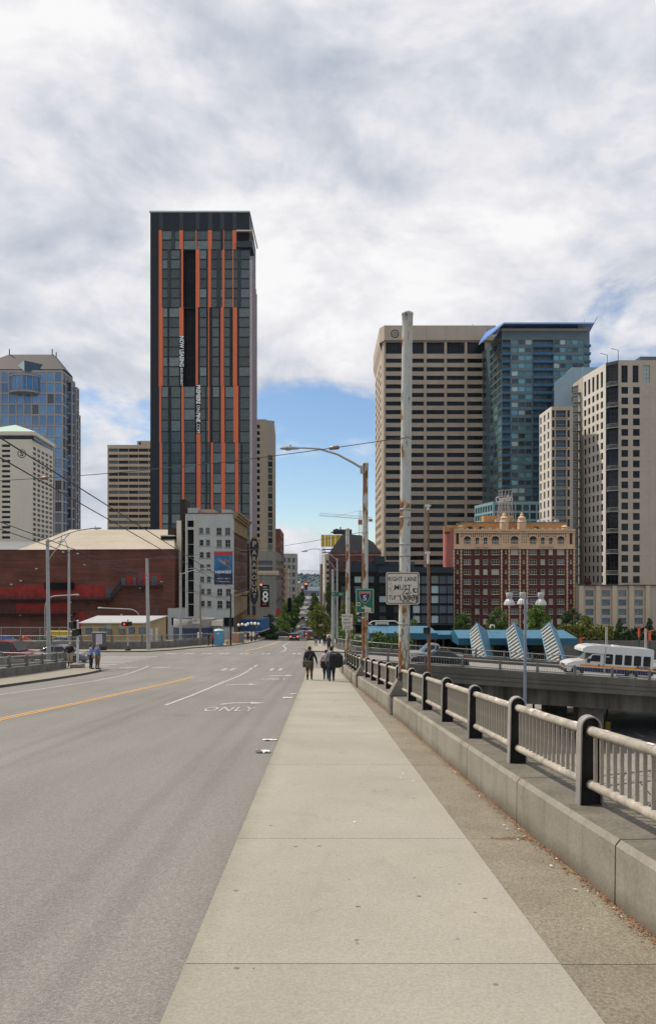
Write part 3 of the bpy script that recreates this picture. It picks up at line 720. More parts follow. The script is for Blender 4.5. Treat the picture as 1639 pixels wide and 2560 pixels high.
# ------------------------------------------------------------------ building materials
G_DARK = nmat('glass_dark', (.014, .014, .015), .15, spec=.22, rnd=.5, var=.3, vscale=.6)
G_TEAL = nmat('glass_green_grey', (.040, .064, .062), .10, spec=.7, metal=.22, rnd=.45, var=.35, vscale=.5)
G_TEAL2 = nmat('glass_green_pale', (.10, .14, .14), .12, spec=.9, metal=.25, rnd=.4, var=.3, vscale=.5)
G_BLUE = nmat('glass_blue', (.085, .22, .40), .10, spec=.9, metal=.45, rnd=.35, var=.3, vscale=.3)
G_BLUED = nmat('glass_blue_dark', (.02, .035, .055), .12, spec=.6, rnd=.4)
G_AQUA = nmat('glass_aqua', (.13, .27, .29), .10, spec=.9, metal=.35, rnd=.4)
G_AQUAL = nmat('blind_pale_green', (.38, .47, .46), .35, rnd=.2)
G_AQUAD = nmat('glass_aqua_dark', (.03, .05, .06), .12, spec=.7, rnd=.4)
G_BLIND = nmat('window_blind', (.42, .39, .30), .5, rnd=.3)
G_GREY = nmat('panel_blue_grey', (.07, .085, .10), .45, rnd=.3)
CHAR = nmat('charcoal_panel', (.012, .015, .018), .5, spec=.25, col2=(.017, .021, .025), vscale=.4)
CHARB = nmat('slate_panel', (.036, .046, .056), .5, spec=.3, var=.15, vscale=.4)
ORANGE = nmat('orange_panel', (.70, .145, .050), .55, var=.10, vscale=.3)
MULL = nmat('mullion_grey', (.16, .18, .18), .4, metal=.4)
MULLD = nmat('mullion_dark', (.03, .034, .036), .5)
BLACK = nmat('black_recess', (.008, .009, .010), .6, spec=.15, var=.4, vscale=.4)
LILAC = nmat('pale_fin', (.50, .42, .42), .5, var=.15, vscale=.3)
BEIGE = nmat('beige_concrete', (.54, .43, .31), .85, var=.10, vscale=.15, grain=.05, gscale=2, streak=.10)
BEIGE2 = nmat('bell_concrete', (.46, .38, .295), .85, var=.12, vscale=.12, grain=.06, gscale=2, streak=.14)
CREAM = nmat('cream_panel', (.66, .61, .50), .8, var=.06, vscale=.1, streak=.06)
STONE = nmat('pink_stone', (.31, .285, .28), .7, var=.08, vscale=.1)
WHITEP = nmat('white_precast', (.60, .55, .48), .8, var=.05, vscale=.2, grain=.03, gscale=3)
TAN = nmat('tan_and_shaded_precast', (.44, .37, .295), .85, var=.08, vscale=.2, grain=.04, gscale=3)  # also carries the shade on the fronts of the pale towers
ROOFG = nmat('roof_grey', (.20, .20, .20), .9, var=.2, vscale=.3)
SLATE = nmat('roof_slate', (.05, .047, .045), .8, var=.2, vscale=1, grain=.15, gscale=3)
def brick_mat(name, c1, c2, mortar, scale=2.2, wash=None):
    m = bpy.data.materials.new(name); m.use_nodes = True; N, L = m.node_tree.nodes, m.node_tree.links; b = N['Principled BSDF']; b.inputs['Roughness'].default_value = .9
    t = N.new('ShaderNodeTexCoord'); s = N.new('ShaderNodeSeparateXYZ'); L.new(t.outputs['Object'], s.inputs[0])
    ad = N.new('ShaderNodeMath'); L.new(s.outputs[0], ad.inputs[0]); L.new(s.outputs[1], ad.inputs[1]); c = N.new('ShaderNodeCombineXYZ'); L.new(ad.outputs[0], c.inputs[0]); L.new(s.outputs[2], c.inputs[1])
    br = N.new('ShaderNodeTexBrick'); L.new(c.outputs[0], br.inputs['Vector']); br.inputs['Scale'].default_value = scale
    br.inputs['Color1'].default_value = (*c1, 1); br.inputs['Color2'].default_value = (*c2, 1); br.inputs['Mortar'].default_value = (*mortar, 1); br.inputs['Mortar Size'].default_value = .012
    n = N.new('ShaderNodeTexNoise'); L.new(t.outputs['Object'], n.inputs[0]); n.inputs['Scale'].default_value = .25; n.inputs['Detail'].default_value = 8
    n2 = N.new('ShaderNodeTexNoise'); mp = N.new('ShaderNodeMapping'); L.new(t.outputs['Object'], mp.inputs[0]); mp.inputs[3].default_value = (.15, .15, 2.2); L.new(mp.outputs[0], n2.inputs[0]); n2.inputs['Scale'].default_value = 1.0; n2.inputs['Detail'].default_value = 6
    def rng(v, a, bb, lo, hi):
        x = N.new('ShaderNodeMapRange'); L.new(v, x.inputs[0])
        for i, q in zip((1, 2, 3, 4), (a, bb, lo, hi)): x.inputs[i].default_value = q
        return x.outputs[0]
    mu = N.new('ShaderNodeMath'); mu.operation = 'MULTIPLY'; L.new(rng(n.outputs[0], .3, .7, .7, 1.3), mu.inputs[0]); L.new(rng(n2.outputs[0], .3, .7, .75, 1.3), mu.inputs[1])
    hs = N.new('ShaderNodeHueSaturation'); L.new(br.outputs[0], hs.inputs['Color']); L.new(mu.outputs[0], hs.inputs['Value']); L.new(hs.outputs[0], b.inputs['Base Color'])
    MATS[name] = m; return m
BRICK_P = brick_mat('theatre_brick', (.145, .045, .028), (.10, .033, .021), (.12, .065, .045))
BRICK_D = brick_mat('hotel_brick', (.095, .026, .016), (.068, .020, .013), (.075, .03, .022), 3)
BRICK_B = brick_mat('brown_brick', (.12, .050, .032), (.09, .042, .03), (.10, .07, .05))
BRICK_R = brick_mat('red_brick', (.17, .058, .042), (.13, .05, .04), (.13, .09, .08))
TERRA = nmat('terracotta', (.62, .42, .26), .75, var=.15, vscale=.8, grain=.08, gscale=5)
NS = (1, 1, 0, 0)

# ------------------------------------------------------------------ dark tower with orange stripes
TY = 240.0
def tz(y): return wz(y, TY)
x0, x1 = wx(376, TY), wx(624, TY); W = x1 - x0
tw = Bld('apartment_tower', 'tall charcoal glass tower with vertical orange stripes', 'tower', (x0, TY, -18.5), CHAR)
def tu(zx): return (zx - 110) / 1095.0 * W
tiers = [
 (575, 623, 'D110-205 O205-240 G243-345 C345-380 G382-432 O432-473 G478-608 O610-622 G624-748 O748-790 G792-885 D885-913 O915-925 G927-1018 O1018-1060'),
 (623, 768, 'D110-205 O205-240 G243-300 C300-335 G337-435 D435-452 O452-473 K478-610 O612-655 G657-728 D728-745 O748-782 G785-840 C840-885 G887-903 O905-930 G932-1018 O1018-1030 G1032-1068 C1070-1108 G1110-1203'),
 (768, 965, 'D110-205 O205-250 G252-298 D298-318 G320-432 O432-478 K478-612 O612-637 D637-655 G657-728 D728-748 O750-762 D765-792 G795-865 D868-885 O887-922 G925-985 D985-1018 O1022-1068 D1070-1088 G1090-1203'),
 (965, 1106, 'D112-210 O210-232 G234-305 D305-340 G342-440 D440-455 O455-482 G485-600 D600-618 O620-665 G668-715 D715-730 G732-750 O752-765 D768-798 G800-870 D870-888 O890-930 D932-938 G940-1028 O1028-1082 D1085-1100 G1102-1203'),
 (1106, 1360, 'D112-213 O213-240 G242-308 D308-345 G347-445 D445-460 O460-487 G490-605 D605-622 O622-668 G670-718 D718-735 G737-765 D765-778 O780-803 G806-890 O893-937 G940-1040 O1045-1083 G1086-1105 D1105-1125 G1127-1203')]
FL = 25.7
random.seed(21)
def tpane():
    return random.choice([G_TEAL, G_TEAL, G_TEAL, G_TEAL2, G_AQUAD])
for (ya, yb, spec) in tiers:
    opens = []; zt, zb = tz(ya), tz(yb)
    for it in spec.split():
        k = it[0]; a, b = [tu(float(q)) for q in it[1:].split('-')]
        if k == 'G':
            nf = max(1, round((yb - ya) / FL)); fh = (zt - zb) / nf
            for j in range(nf): opens.append((a, b, zb + j * fh + .12, zb + (j + 1) * fh - .22, tpane(), MULL, (max(1, round((b - a) / 1.45)), 2, .05, 0)))
        elif k == 'K': opens.append((a, b, zb + .05, zt - .3, BLACK, MULLD, (4, max(2, round((yb - ya) / FL)), .04, 0), 1.2))
        elif k in 'OC':
            m = MB(); m.box(x0 + a - tw.b.x, x0 + b - tw.b.x, -.16, .02, zb - tw.b.z + .015, zt - tw.b.z - .015)
            m.build('orange_fin' if k == 'O' else 'slate_fin', ORANGE if k == 'O' else CHARB, tw.root)
    tw.wall((x0, TY), (x1, TY), zb, zt, opens, depth=.14)
BK = TY + 28.0; xb = -25.45
tw.wall((x0, TY), (x1, TY), -18.5, tz(1360)); tw.wall((x0, TY), (x1, TY), tz(575), tz(530))
tw.wall((xb, BK), (x0 - .7, BK), -18.5, tz(530)); tw.wall((x0 - .7, BK), (x0, TY), -18.5, tz(530))
so = grid(.6, 27.4, 8, 2.6, -10, 3.25, 34, 2.5, G_TEAL, MULL, (2, 1, .05, 0), pick=lambda i, j: G_TEAL if (i + j // 9) % 3 else G_AQUAD)
tw.wall((x1, TY), (xb, BK), -18.5, tz(530), [s for s in so if s[0] < 9], depth=.14)
tw.cap([(x0, TY), (x1, TY), (xb, BK), (x0 - .7, BK)], tz(530), ROOFG)
for zx0, zx1 in ((210, 253), (432, 475), (612, 657), (748, 795), (882, 927), (1018, 1062)):
    m = MB(); m.box(tu(zx0), tu(zx1), -.12, .02, tz(574) - tw.b.z, tz(531) - tw.b.z); m.build('slate_fin', CHARB, tw.root)
m = MB(); m.box(-.3, W + .1, -.25, .3, tz(530.5) - tw.b.z, tz(527) - tw.b.z).box(W - .2, W + .15, -.2, 27, tz(530.5) - tw.b.z, tz(527) - tw.b.z); m.build('parapet', nmat('pale_metal', (.45, .55, .50), .5), tw.root)
m = MB(); a = tu(1062); m.box(a, W + .9, -.9, 6, tz(580) - tw.b.z, tz(577) - tw.b.z); m.build('canopy_slab', WHITEP, tw.root)
m = MB(); m.box(a, W + 1.0, -.9, 6, tz(620) - tw.b.z, tz(605) - tw.b.z); m.build('balcony', CHARB, tw.root)
m = MB(); m.box(a + .1, W - .4, -.1, .05, tz(604.5) - tw.b.z, tz(580.5) - tw.b.z); m.build('terrace_void_panel', BLACK, tw.root)  # black sheet paints the shade of the open terrace onto the wall
for k in range(7):
    y = .4 + k * 3.9; xx = x1 + (xb - x1) * y / 28 - tw.b.x
    m = MB(); m.box(xx - .1, xx + .75, y - .12, y + .12, 0, tz(648 + 3 * k) - tw.b.z); m.build('pale_fin', LILAC, tw.root)
WTXT = nmat('white_lettering', (.8, .8, .8), .6, var=.05)
for zx0, zx1, ya, yb, parts in ((432, 482, 841, 966, (('NOW LEASING', 841, 917, 1.0), ('855.594.8657', 920, 965, .62))), (616, 664, 962, 1084, (('PREMIERE', 963, 1010, 1.0), ('ON', 1013, 1029, .9), ('PINE', 1032, 1056, 1.0), ('.COM', 1058, 1083, .9)))):
    m = MB(); m.box(tu(zx0), tu(zx1), -.30, -.17, tz(yb) - tw.b.z, tz(ya) - tw.b.z); bn = m.build('banner', BLACK, tw.root)
    for tx, yq, yr, sc in parts:
        me = text_mesh(tx, 1.0, WTXT, .02, offset=.034 if sc == 1.0 else .012)
        xs_ = [v.co.x for v in me.vertices]; ln = max(xs_) - min(xs_); c = (max(xs_) + min(xs_)) / 2; L_ = (yr - yq) * TY / F; hh = (tu(zx1) - tu(zx0)) * .92 * sc
        for v in me.vertices: v.co.x = (v.co.x - c) * L_ / ln; v.co.y *= hh / .74
        o = link('lettering', me, bn, ((tu(zx0) + tu(zx1)) / 2, -.32, (tz(yq) + tz(yr)) / 2 - tw.b.z)); o.rotation_euler = (R(90), R(90), 0)
tw.done()

# ------------------------------------------------------------------ beige slab tower behind it, and the tower to its right
BY = 330.0
b = Bld('office_block', 'beige office block with dark ribbon windows left of the striped tower', 'building', (wx(269, BY), BY, -22), BEIGE)
op = []
sx0, sx1 = wx(269, BY), wx(392, BY)
for k in range(17):
    zc = wz(1122 + 15.05 * k, BY)
    for i in range(5): op.append((.5 + i * 4.35, .5 + i * 4.35 + 4.2, zc - 1.25, zc + .15, random.choice([G_DARK, G_DARK, G_AQUAD]), MULLD, (3, 1, .08, 0)))
b.wall((sx0, BY), (sx1, BY), -22, wz(1112, BY), op, depth=.5)
b.hull([(sx0, BY), (sx1, BY), (sx1, BY + 25), (sx0, BY + 25)], -22, wz(1112, BY), skip=(0,), roof=ROOFG)
b.box(wx(340, BY), wx(385, BY), BY + 2, BY + 12, wz(1112, BY) + .02, wz(1100, BY)); b.box(wx(345, BY), wx(350, BY), BY + 1.9, BY + 2, wz(1109, BY), wz(1103, BY), G_DARK)
b.done()
BY = 300.0; xa, xc, xd = wx(634, BY), wx(667, BY), wx(686, 318)
b = Bld('office_tower', 'slim pale tower with green glass strip right of the striped tower', 'tower', (xa, BY, -21), BEIGE)
op = [(1.3, 2.45, wz(1071 + 16 * k, BY), wz(1061.5 + 16 * k, BY), G_DARK, MULLD, (1, 1, .05, 0)) for k in range(22)]
b.wall((xa, BY), (xc, BY), -21, wz(1048, BY), op, depth=.35)
op = [(.6, 2.6, wz(1150 + 16 * k, BY), wz(1136.5 + 16 * k, BY), random.choice([G_TEAL, G_TEAL2, G_DARK]), MULL, (2, 1, .05, 0)) for k in range(18)]
b.wall((xc, BY), (xc + 2.9, BY + 2), -21, wz(1050, BY), op, depth=.2, mat=TAN)
b.wall((xc + 2.9, BY + 2), (xd, 326), -21, wz(1058, BY), grid(.5, 23, 6, 2.0, -15, 2.6, 28, 1.4, G_DARK, MULLD, NS), depth=.3, mat=TAN)
b.cap([(xa, BY), (xc, BY), (xc + 2.9, BY + 2), (xd, 326), (xa, 326)], wz(1058, BY), ROOFG); b.wall((xd, 326), (xa, 326), -21, wz(1058, BY)); b.wall((xa, 326), (xa, BY), -21, wz(1058, BY))
b.done()

# ------------------------------------------------------------------ pale hotel tower with S emblem
HY2 = 350.0; xa, xc, xd = wx(-60, HY2), wx(80, HY2), wx(133, 384)
b = Bld('hotel_tower', 'pale concrete hotel tower with round S emblem near the top', 'tower', (xc, HY2, -23), CREAM)
op = []
for k in range(21): op.append((wx(5, HY2) - xa, wx(26, HY2) - xa, wz(1111 + 12.75 * k + 6.5, HY2), wz(1111 + 12.75 * k, HY2), G_DARK, MULLD, (2, 1, .06, 0)))
b.wall((xa, HY2), (xc, HY2), -23, wz(1098, HY2), op, depth=.5)
dl = (Vector((xd, 384)) - Vector((xc, HY2))).length
op = grid(.8, dl - .5, 5, 4.6, wz(1122, HY2) - 2.35 * 21, 2.35, 22, 1.35, G_DARK, MULL, (2, 1, .06, 0), pick=lambda i, j: G_DARK if i < 1 or (i == 1 and j % 3) else G_GREY)
b.wall((xc, HY2), (xd, 384), -23, wz(1098, HY2), op, depth=.45)
b.wall((xd, 384), (xa, 384), -23, wz(1098, HY2)); b.wall((xa, 384), (xa, HY2), -23, wz(1098, HY2))
mb = b.mb; o = Vector(b.b); top = wz(1098, HY2)
def hotel_ring(e, z): return [Vector((xa - e, HY2 - e, z)) - o, Vector((xc + e * .4, HY2 - e, z)) - o, Vector((xc + e + .8, HY2 + .2, z)) - o, Vector((xd + e, 384 + e, z)) - o, Vector((xa - e, 384 + e, z)) - o]
m = MB(); r0, r1, r2, r3 = hotel_ring(.05, top), hotel_ring(.05, top + 1.6), hotel_ring(.9, top + 1.9), hotel_ring(.9, top + 3.5)
m.s = 1
for i in range(5): m.add([r0[i], r0[(i + 1) % 5], r1[(i + 1) % 5], r1[i]], [(0, 1, 2, 3)])
m.s = 0
for A, B in ((r1, r2), (r2, r3)):
    for i in range(5): m.add([A[i], A[(i + 1) % 5], B[(i + 1) % 5], B[i]], [(0, 1, 2, 3)])
pk = [Vector((wx(39, 362), 362, wz(1062, 362))) - o, Vector((wx(39, 372) + 1, 374, wz(1068, 362))) - o, Vector((xa + 4, 366, wz(1064, 362))) - o]
m.s = 2
m.add([r3[0], r3[1], pk[0], pk[2]], [(0, 1, 2, 3)]); m.s = 0; m.add([r3[1], r3[2], pk[0]], [(0, 1, 2)]); m.add([r3[2], r3[3], pk[1], pk[0]], [(0, 1, 2, 3)]); m.add([r3[3], r3[4], pk[2], pk[1]], [(0, 1, 2, 3)]); m.add([r3[4], r3[0], pk[2]], [(0, 1, 2)]); m.add([pk[0], pk[1], pk[2]], [(0, 1, 2)])
b.part('roof', m, [CREAM, G_DARK, nmat('copper_green', (.36, .48, .40), .7)])
cx_, cz_ = wx(55, HY2) - o.x, wz(1134, HY2) - o.z
INK = nmat('black_sign_paint', (.015, .015, .015), .6)
m = MB(); n = 40
for i in range(n):
    a = 6.2832 * i / n; c = 6.2832 * (i + 1) / n
    if .30 < i / n < .33 or .17 < i / n < .20: continue
    for (ra, rb) in ((1.65, 1.95),): m.add([(cx_ + ra * math.cos(a), -.08, cz_ + ra * math.sin(a)), (cx_ + rb * math.cos(a), -.08, cz_ + rb * math.sin(a)), (cx_ + rb * math.cos(c), -.08, cz_ + rb * math.sin(c)), (cx_ + ra * math.cos(c), -.08, cz_ + ra * math.sin(c))], [(0, 1, 2, 3)])
em = b.part('emblem', m, INK); text('S', 3.2, INK, em, (cx_, -.1, cz_ - .05), offset=.06, sx=1.25)
b.done()

# ------------------------------------------------------------------ blue stepped skyscraper far left
UY = 520.0
b = Bld('skyscraper', 'stepped blue glass skyscraper with dark hipped roof at far left', 'tower', (wx(60, UY), UY, -28), STONE)
def bluep(dark): 
    def f(i, j): return G_BLUED if random.random() < dark else G_BLUE
    return f
random.seed(31)
def ublock(pxa, pxb, Y, ytop, depth, n, dark=.12, side=0):
    a, c = wx(pxa, Y), wx(pxb, Y); zt = wz(ytop, Y); w = c - a; k = int((zt - 0) / 7.4)
    op = grid(0.4, w - .4, n, (w - .8) / n - 1.0, zt - 7.9, -7.4, k, 6.3, G_BLUE, STONE, (3, 5, .12, 0), pick=lambda i, j: (G_DARK if random.random() < .75 else G_GREY) if j > 9 else bluep(dark)(i, j))
    b.wall((a, Y), (c, Y), -28, zt, op, depth=.4)
    zz = grid(.4, depth - .4, max(1, side), max(1.5, (depth - .8) / max(1, side) - 1.2), zt - 7.9, -7.4, k, 6.3, G_BLUE, STONE, (2, 5, .12, 0), pick=bluep(.3)) if side else []
    b.wall((c, Y), (c - .0237 * depth, Y + depth), -28, zt, zz, depth=.4)
    b.wall((c - .02 * depth, Y + depth), (a, Y + depth), -28, zt); b.wall((a, Y + depth), (a, Y), -28, zt); b.cap([(a, Y), (c, Y), (c, Y + depth), (a, Y + depth)], zt, STONE)
ublock(-75, 157, UY, 925, 22, 12, .08, 3); ublock(150, 181, UY + 12, 950, 7, 1, .3, 1); ublock(160, 192, UY + 18, 967, 6, 1, .3, 1); ublock(170, 197, UY + 22, 1036, 5, 1, .3, 1)
o = Vector(b.b); zt = wz(918, UY); m = MB()
A = [Vector((wx(-80, UY), UY + 1, wz(922, UY))) - o, Vector((wx(160, UY), UY + 1, wz(922, UY))) - o, Vector((wx(160, UY) - 1, UY + 22, wz(922, UY))) - o, Vector((wx(-80, UY), UY + 22, wz(922, UY))) - o]
B = [Vector((wx(22, UY + 12), UY + 12, wz(886, UY + 12))) - o, Vector((wx(134, UY + 12), UY + 12, wz(886, UY + 12))) - o, Vector((wx(134, UY + 12), UY + 18, wz(886, UY + 12))) - o, Vector((wx(22, UY + 12), UY + 18, wz(886, UY + 12))) - o]
for i in range(4): m.add([A[i], A[(i + 1) % 4], B[(i + 1) % 4], B[i]], [(0, 1, 2, 3)])
m.add(B, [(0, 1, 2, 3)]); roof = b.part('roof', m, nmat('brown_roof', (.060, .047, .045), .7, var=.2, vscale=.3))
for px in (24, 131, 141): MB().tube([Vector((wx(px, UY + 12), UY + 12, wz(889 if px < 140 else 900, UY + 12))) - o, Vector((wx(px, UY + 12), UY + 12, wz(872 if px < 140 else 880, UY + 12))) - o], .35, 6).build('spire', MULLD, roof)
m = MB(); c = Vector((wx(62, UY), UY + 4, 0)) - o; rr = 11
for k, (za, zb_) in enumerate(((wz(984, UY), wz(978, UY)), (wz(978, UY), wz(944, UY)), (wz(944, UY), wz(938, UY)))):
    m.s = 0 if k != 1 else 1; m.lathe([(rr + (.2 if k != 1 else 0), za - o.z), (rr + (.2 if k != 1 else 0), zb_ - o.z)], 20, (c.x, c.y, 0), False, math.pi, 2 * math.pi)
    if k != 1: m.lathe([(rr + .5, zb_ - o.z), (0, zb_ - o.z)], 20, (c.x, c.y, 0), False, math.pi, 2 * math.pi); m.lathe([(0, za - o.z), (rr + .5, za - o.z)], 20, (c.x, c.y, 0), False, math.pi, 2 * math.pi)
m.s = 0
for k in range(9):
    a = math.pi + math.pi * (k + .5) / 9; m.tube([(c.x + (rr + .1) * math.cos(a), c.y + (rr + .1) * math.sin(a), wz(978, UY) - o.z), (c.x + (rr + .1) * math.cos(a), c.y + (rr + .1) * math.sin(a), wz(944, UY) - o.z)], .3, 5)
b.part('bow_window', m, [STONE, G_BLUE])
m = MB(); P = [Vector((wx(px, UY - 1), UY + d, wz(py, UY))) - o for px, py, d in ((41, 911, 2), (62, 929, -1.5), (62, 902, -1.5), (104, 909, 2), (90, 930, 1))]
m.add([P[0], P[1], P[2]], [(0, 1, 2)]); m.s = 1; m.add([P[1], P[4], P[3], P[2]], [(0, 1, 2, 3)]); b.part('dormer', m, [G_AQUAL, G_BLUED])
b.done()

# ------------------------------------------------------------------ brick theatre on the left
PY = 150.0; gb = gz(PY)
xa, xb_ = wx(-110, PY), wx(437, PY); ze = wz(1374, PY)
b = Bld('brick_theatre', 'long dark red brick theatre with pale roof on the left', 'building', (wx(200, PY), PY, gb), BRICK_P)
b.wall((xa, PY), (xb_, PY), gb - 1, ze); b.wall((xb_, PY), (xb_ - .5, PY + 34), gb - 1, ze); b.wall((xa, PY + 34), (xa, PY), gb - 1, ze)
o = Vector(b.b); m = MB()
def V(px, py, Y): return Vector((wx(px, Y), Y, wz(py, Y))) - o
zr = wz(1338, PY) + 1.6
P = [V(46, 1374.5, PY - .3), V(437, 1372.5, PY - .3), Vector((wx(410, PY), PY + 9, zr)) - o, Vector((wx(138, PY), PY + 9, zr)) - o, Vector((wx(138, PY), PY + 24, zr)) - o, Vector((wx(410, PY), PY + 24, zr)) - o, Vector((wx(437, PY), PY + 34, ze)) - o, Vector((wx(46, PY), PY + 34, ze)) - o]
for f in ((0, 1, 2, 3), (3, 2, 5, 4), (4, 5, 6, 7), (7, 0, 3, 4), (1, 6, 5, 2)): m.add([P[i] for i in f], [(0, 1, 2, 3)])
b.part('roof', m, nmat('pale_roof', (.46, .385, .30), .85, col2=(.39, .33, .255), vscale=.5, stretch=(.3, 1, 1), streak=.12))
m = MB(); m.add([V(-110, 1374, PY - .2), V(46, 1374, PY - .2), Vector((wx(60, PY), PY + 14, wz(1350, PY))) - o, Vector((wx(-110, PY), PY + 14, wz(1345, PY))) - o], [(0, 1, 2, 3)]); b.part('flat_roof', m, ROOFG)
m = MB(); m.box(V(391, 0, PY).x, V(424, 0, PY).x, 4, 9, wz(1355, PY) - o.z, wz(1337, PY) - o.z); m.s = 1; m.box(V(390, 0, PY).x, V(425, 0, PY).x, 3.9, 9.1, wz(1338, PY) - o.z, wz(1335, PY) - o.z); b.part('roof_vent', m, [BLACK, WHITEP])
RED = nmat('red_wall_paint', (.36, .028, .020), .85, col2=(.20, .020, .016), vscale=.5, grain=.2, gscale=2)
for k, poly in enumerate((((-110, 1494), (-110, 1468), (30, 1472), (44, 1463), (188, 1463), (188, 1494)), ((190, 1494), (190, 1462), (264, 1464), (264, 1494)), ((40, 1533), (40, 1509), (170, 1509), (170, 1533)), ((197, 1598), (197, 1530), (210, 1530), (216, 1543), (335, 1543), (335, 1598)), ((312, 1462), (318, 1442), (345, 1436), (352, 1428), (404, 1440), (404, 1462)))):
    m = MB(); m.add([Vector((wx(p, PY), PY - .015 - .002 * k, wz(q, PY))) - o for p, q in poly], [tuple(range(len(poly)))]); b.part('red_paint_patch', m, RED)
IRON = nmat('black_iron', (.012, .012, .013), .6)
m = MB()
def esc(pxa, pxb, y, rail=11):
    a, c = wx(pxa, PY) - o.x, wx(pxb, PY) - o.x; z = wz(y, PY) - o.z
    m.box(a, c, -1.5, -.02, z - .18, z)
    k = int((c - a) / 1.2)
    for i in range(k + 1): m.box(a + (c - a) * i / k - .04, a + (c - a) * i / k + .04, -1.5, -1.42, z, z + .95)
    for h in (.5, .95): m.box(a, c, -1.5, -1.44, z + h - .04, z + h)
    for i in range(0, k + 1, 3): m.add([(a + (c - a) * i / k, -.02, z - 1.2), (a + (c - a) * i / k + .1, -.02, z - 1.2), (a + (c - a) * i / k + .1, -1.4, z - .15), (a + (c - a) * i / k, -1.4, z - .15)], [(0, 1, 2, 3)])
esc(-110, 285, 1497); esc(-110, 190, 1533); esc(305, 408, 1464)
za, zb_ = wz(1496, PY) - o.z, wz(1464, PY) - o.z; a, c = wx(282, PY) - o.x, wx(308, PY) - o.x
for i in range(10): t = i / 10; m.box(a + (c - a) * t, a + (c - a) * (t + .1), -1.4, -.1, za + (zb_ - za) * t, za + (zb_ - za) * t + .08)
m.add([(a, -1.45, za), (c, -1.45, zb_), (c, -1.45, zb_ + 1.0), (a, -1.45, za + 1.0)], [(0, 1, 2, 3)])
b.part('fire_escape', m, IRON)
for pxa, pxb, ya, yb in ((265, 281, 1495, 1472), (380, 393, 1463, 1440), (347, 355, 1463, 1432), (333, 340, 1463, 1442), (305, 314, 1463, 1445), (387, 397, 1535, 1522)):
    m = MB(); m.box(wx(pxa, PY) - o.x, wx(pxb, PY) - o.x, -.09, -.03, wz(ya, PY) - o.z, wz(yb, PY) - o.z); b.part('door', m, G_GREY)
m = MB(); m.box(wx(116, PY) - o.x, wx(186, PY) - o.x, -1.0, -.1, wz(1473, PY) - o.z, wz(1456.5, PY) - o.z); b.part('dark_sign_panel', m, BLACK)
for px, py in ((160, 1380), (196, 1384), (93, 1422), (54, 1452), (31, 1461), (53, 1538), (180, 1538), (305, 1537), (178, 1506), (352, 1470), (405, 1454)):
    m = MB(); X, Z = wx(px, PY) - o.x, wz(py, PY) - o.z; m.box(X - .18, X + .18, -.5, -.05, Z - .12, Z + .12); b.part('wall_lamp', m, WHITEP)
b.done()
# shadowed auditorium side, its shade put into the brick colour; dark brown chimney block
b = Bld('theatre_return', 'shaded dark brown brick return between the theatre and the grey block', 'building', (wx(450, 158), 158, gb), nmat('dark_brown_shaded_brick', (.035, .020, .016), .9, var=.3, vscale=.5))
b.hull([(wx(420, 156), 156), (wx(472, 156), 156), (wx(472, 156), 176), (wx(420, 156), 176)], gb - 1, wz(1320, 156), roof=ROOFG)
b.box(wx(455, 157), wx(469, 157), 155, 160, wz(1330, 157), wz(1251, 157))
b.box(wx(443, 155), wx(454.5, 155), 154.5, 155.9, gb, wz(1302, 155), CREAM)
b.done()

# ------------------------------------------------------------------ grey block with the poster
GREYW = nmat('grey_painted_wall', (.42, .43, .41), .8, var=.08, vscale=.4, streak=.12)
GFR = nmat('window_frame_grey', (.22, .22, .20), .6)
b = Bld('grey_block', 'light grey eight storey block with a large blue poster', 'building', (wx(466, PY), PY - 1, gb), GREYW)
GY = PY - 1
xa, xc = wx(464, GY), wx(585, GY)
def zq(v): return wz(1250 + v * .27273, GY)
def uq(v): return wx(400 + v * .27273, GY) - xa
op = []
for (r0, r1) in ((255, 308), (365, 418), (478, 530), (590, 642), (702, 755), (815, 866), (925, 978)):
    for (c0, c1) in ((360, 398), (420, 458)):
        op.append((uq(c0 + (r0 - 255) * .02), uq(c1 + (r0 - 255) * .02), zq(r1), zq(r0), random.choice([G_DARK, G_GREY, G_TEAL]), GFR, (1, 2, .09, .12)))
for (r0, r1) in ((255, 322), (365, 432), (815, 880), (925, 995)):
    for (c0, c1) in ((518, 566), (598, 645)): op.append((uq(c0 + (r0 - 255) * .012), uq(c1 + (r0 - 255) * .012), zq(r1), zq(r0), random.choice([G_DARK, G_GREY, G_TEAL]), GFR, (2, 2, .09, .12)))
op.append((uq(583), uq(678), zq(1160), zq(1078), G_DARK, MULLD, (2, 1, .1, .1)))
for r0, r1 in ((188, 248), (272, 405), (408, 515), (518, 625), (630, 738), (742, 848), (852, 955), (960, 1070)): op.append((uq(250 + r0 * .008), uq(310 + r0 * .008), zq(r1), zq(r0), BLACK, MULLD, (1, 1, .06, 0), .8))
b.wall((xa, GY), (xc, GY), gb - 1, zq(120), op, depth=.25)
BKY = 181.0; xk = wx(618, BKY)
sidew = (Vector((xk, BKY)) - Vector((xc, GY))).length
b.wall((xc, GY), (xk, BKY), gb - 1, wz(1490, GY), mat=nmat('ochre_stone', (.28, .19, .09), .85, var=.25, vscale=.5), opens=[(1.5 + 4.4 * i, 4.6 + 4.4 * i, gb + .5, gb + 4.6, G_DARK, MULLD, (2, 1, .1, 0)) for i in range(7)])
b.wall((xc, GY), (xk, BKY), wz(1490, GY), wz(1330, GY), grid(1, sidew - 1, 8, 1.3, wz(1480, GY), 2.95, 4, 1.7, G_DARK, GFR, (1, 2, .08, .1)), mat=BRICK_B)
b.wall((xc, GY), (xk, BKY), wz(1330, GY), wz(1284, GY), mat=MATS['ochre_stone'])
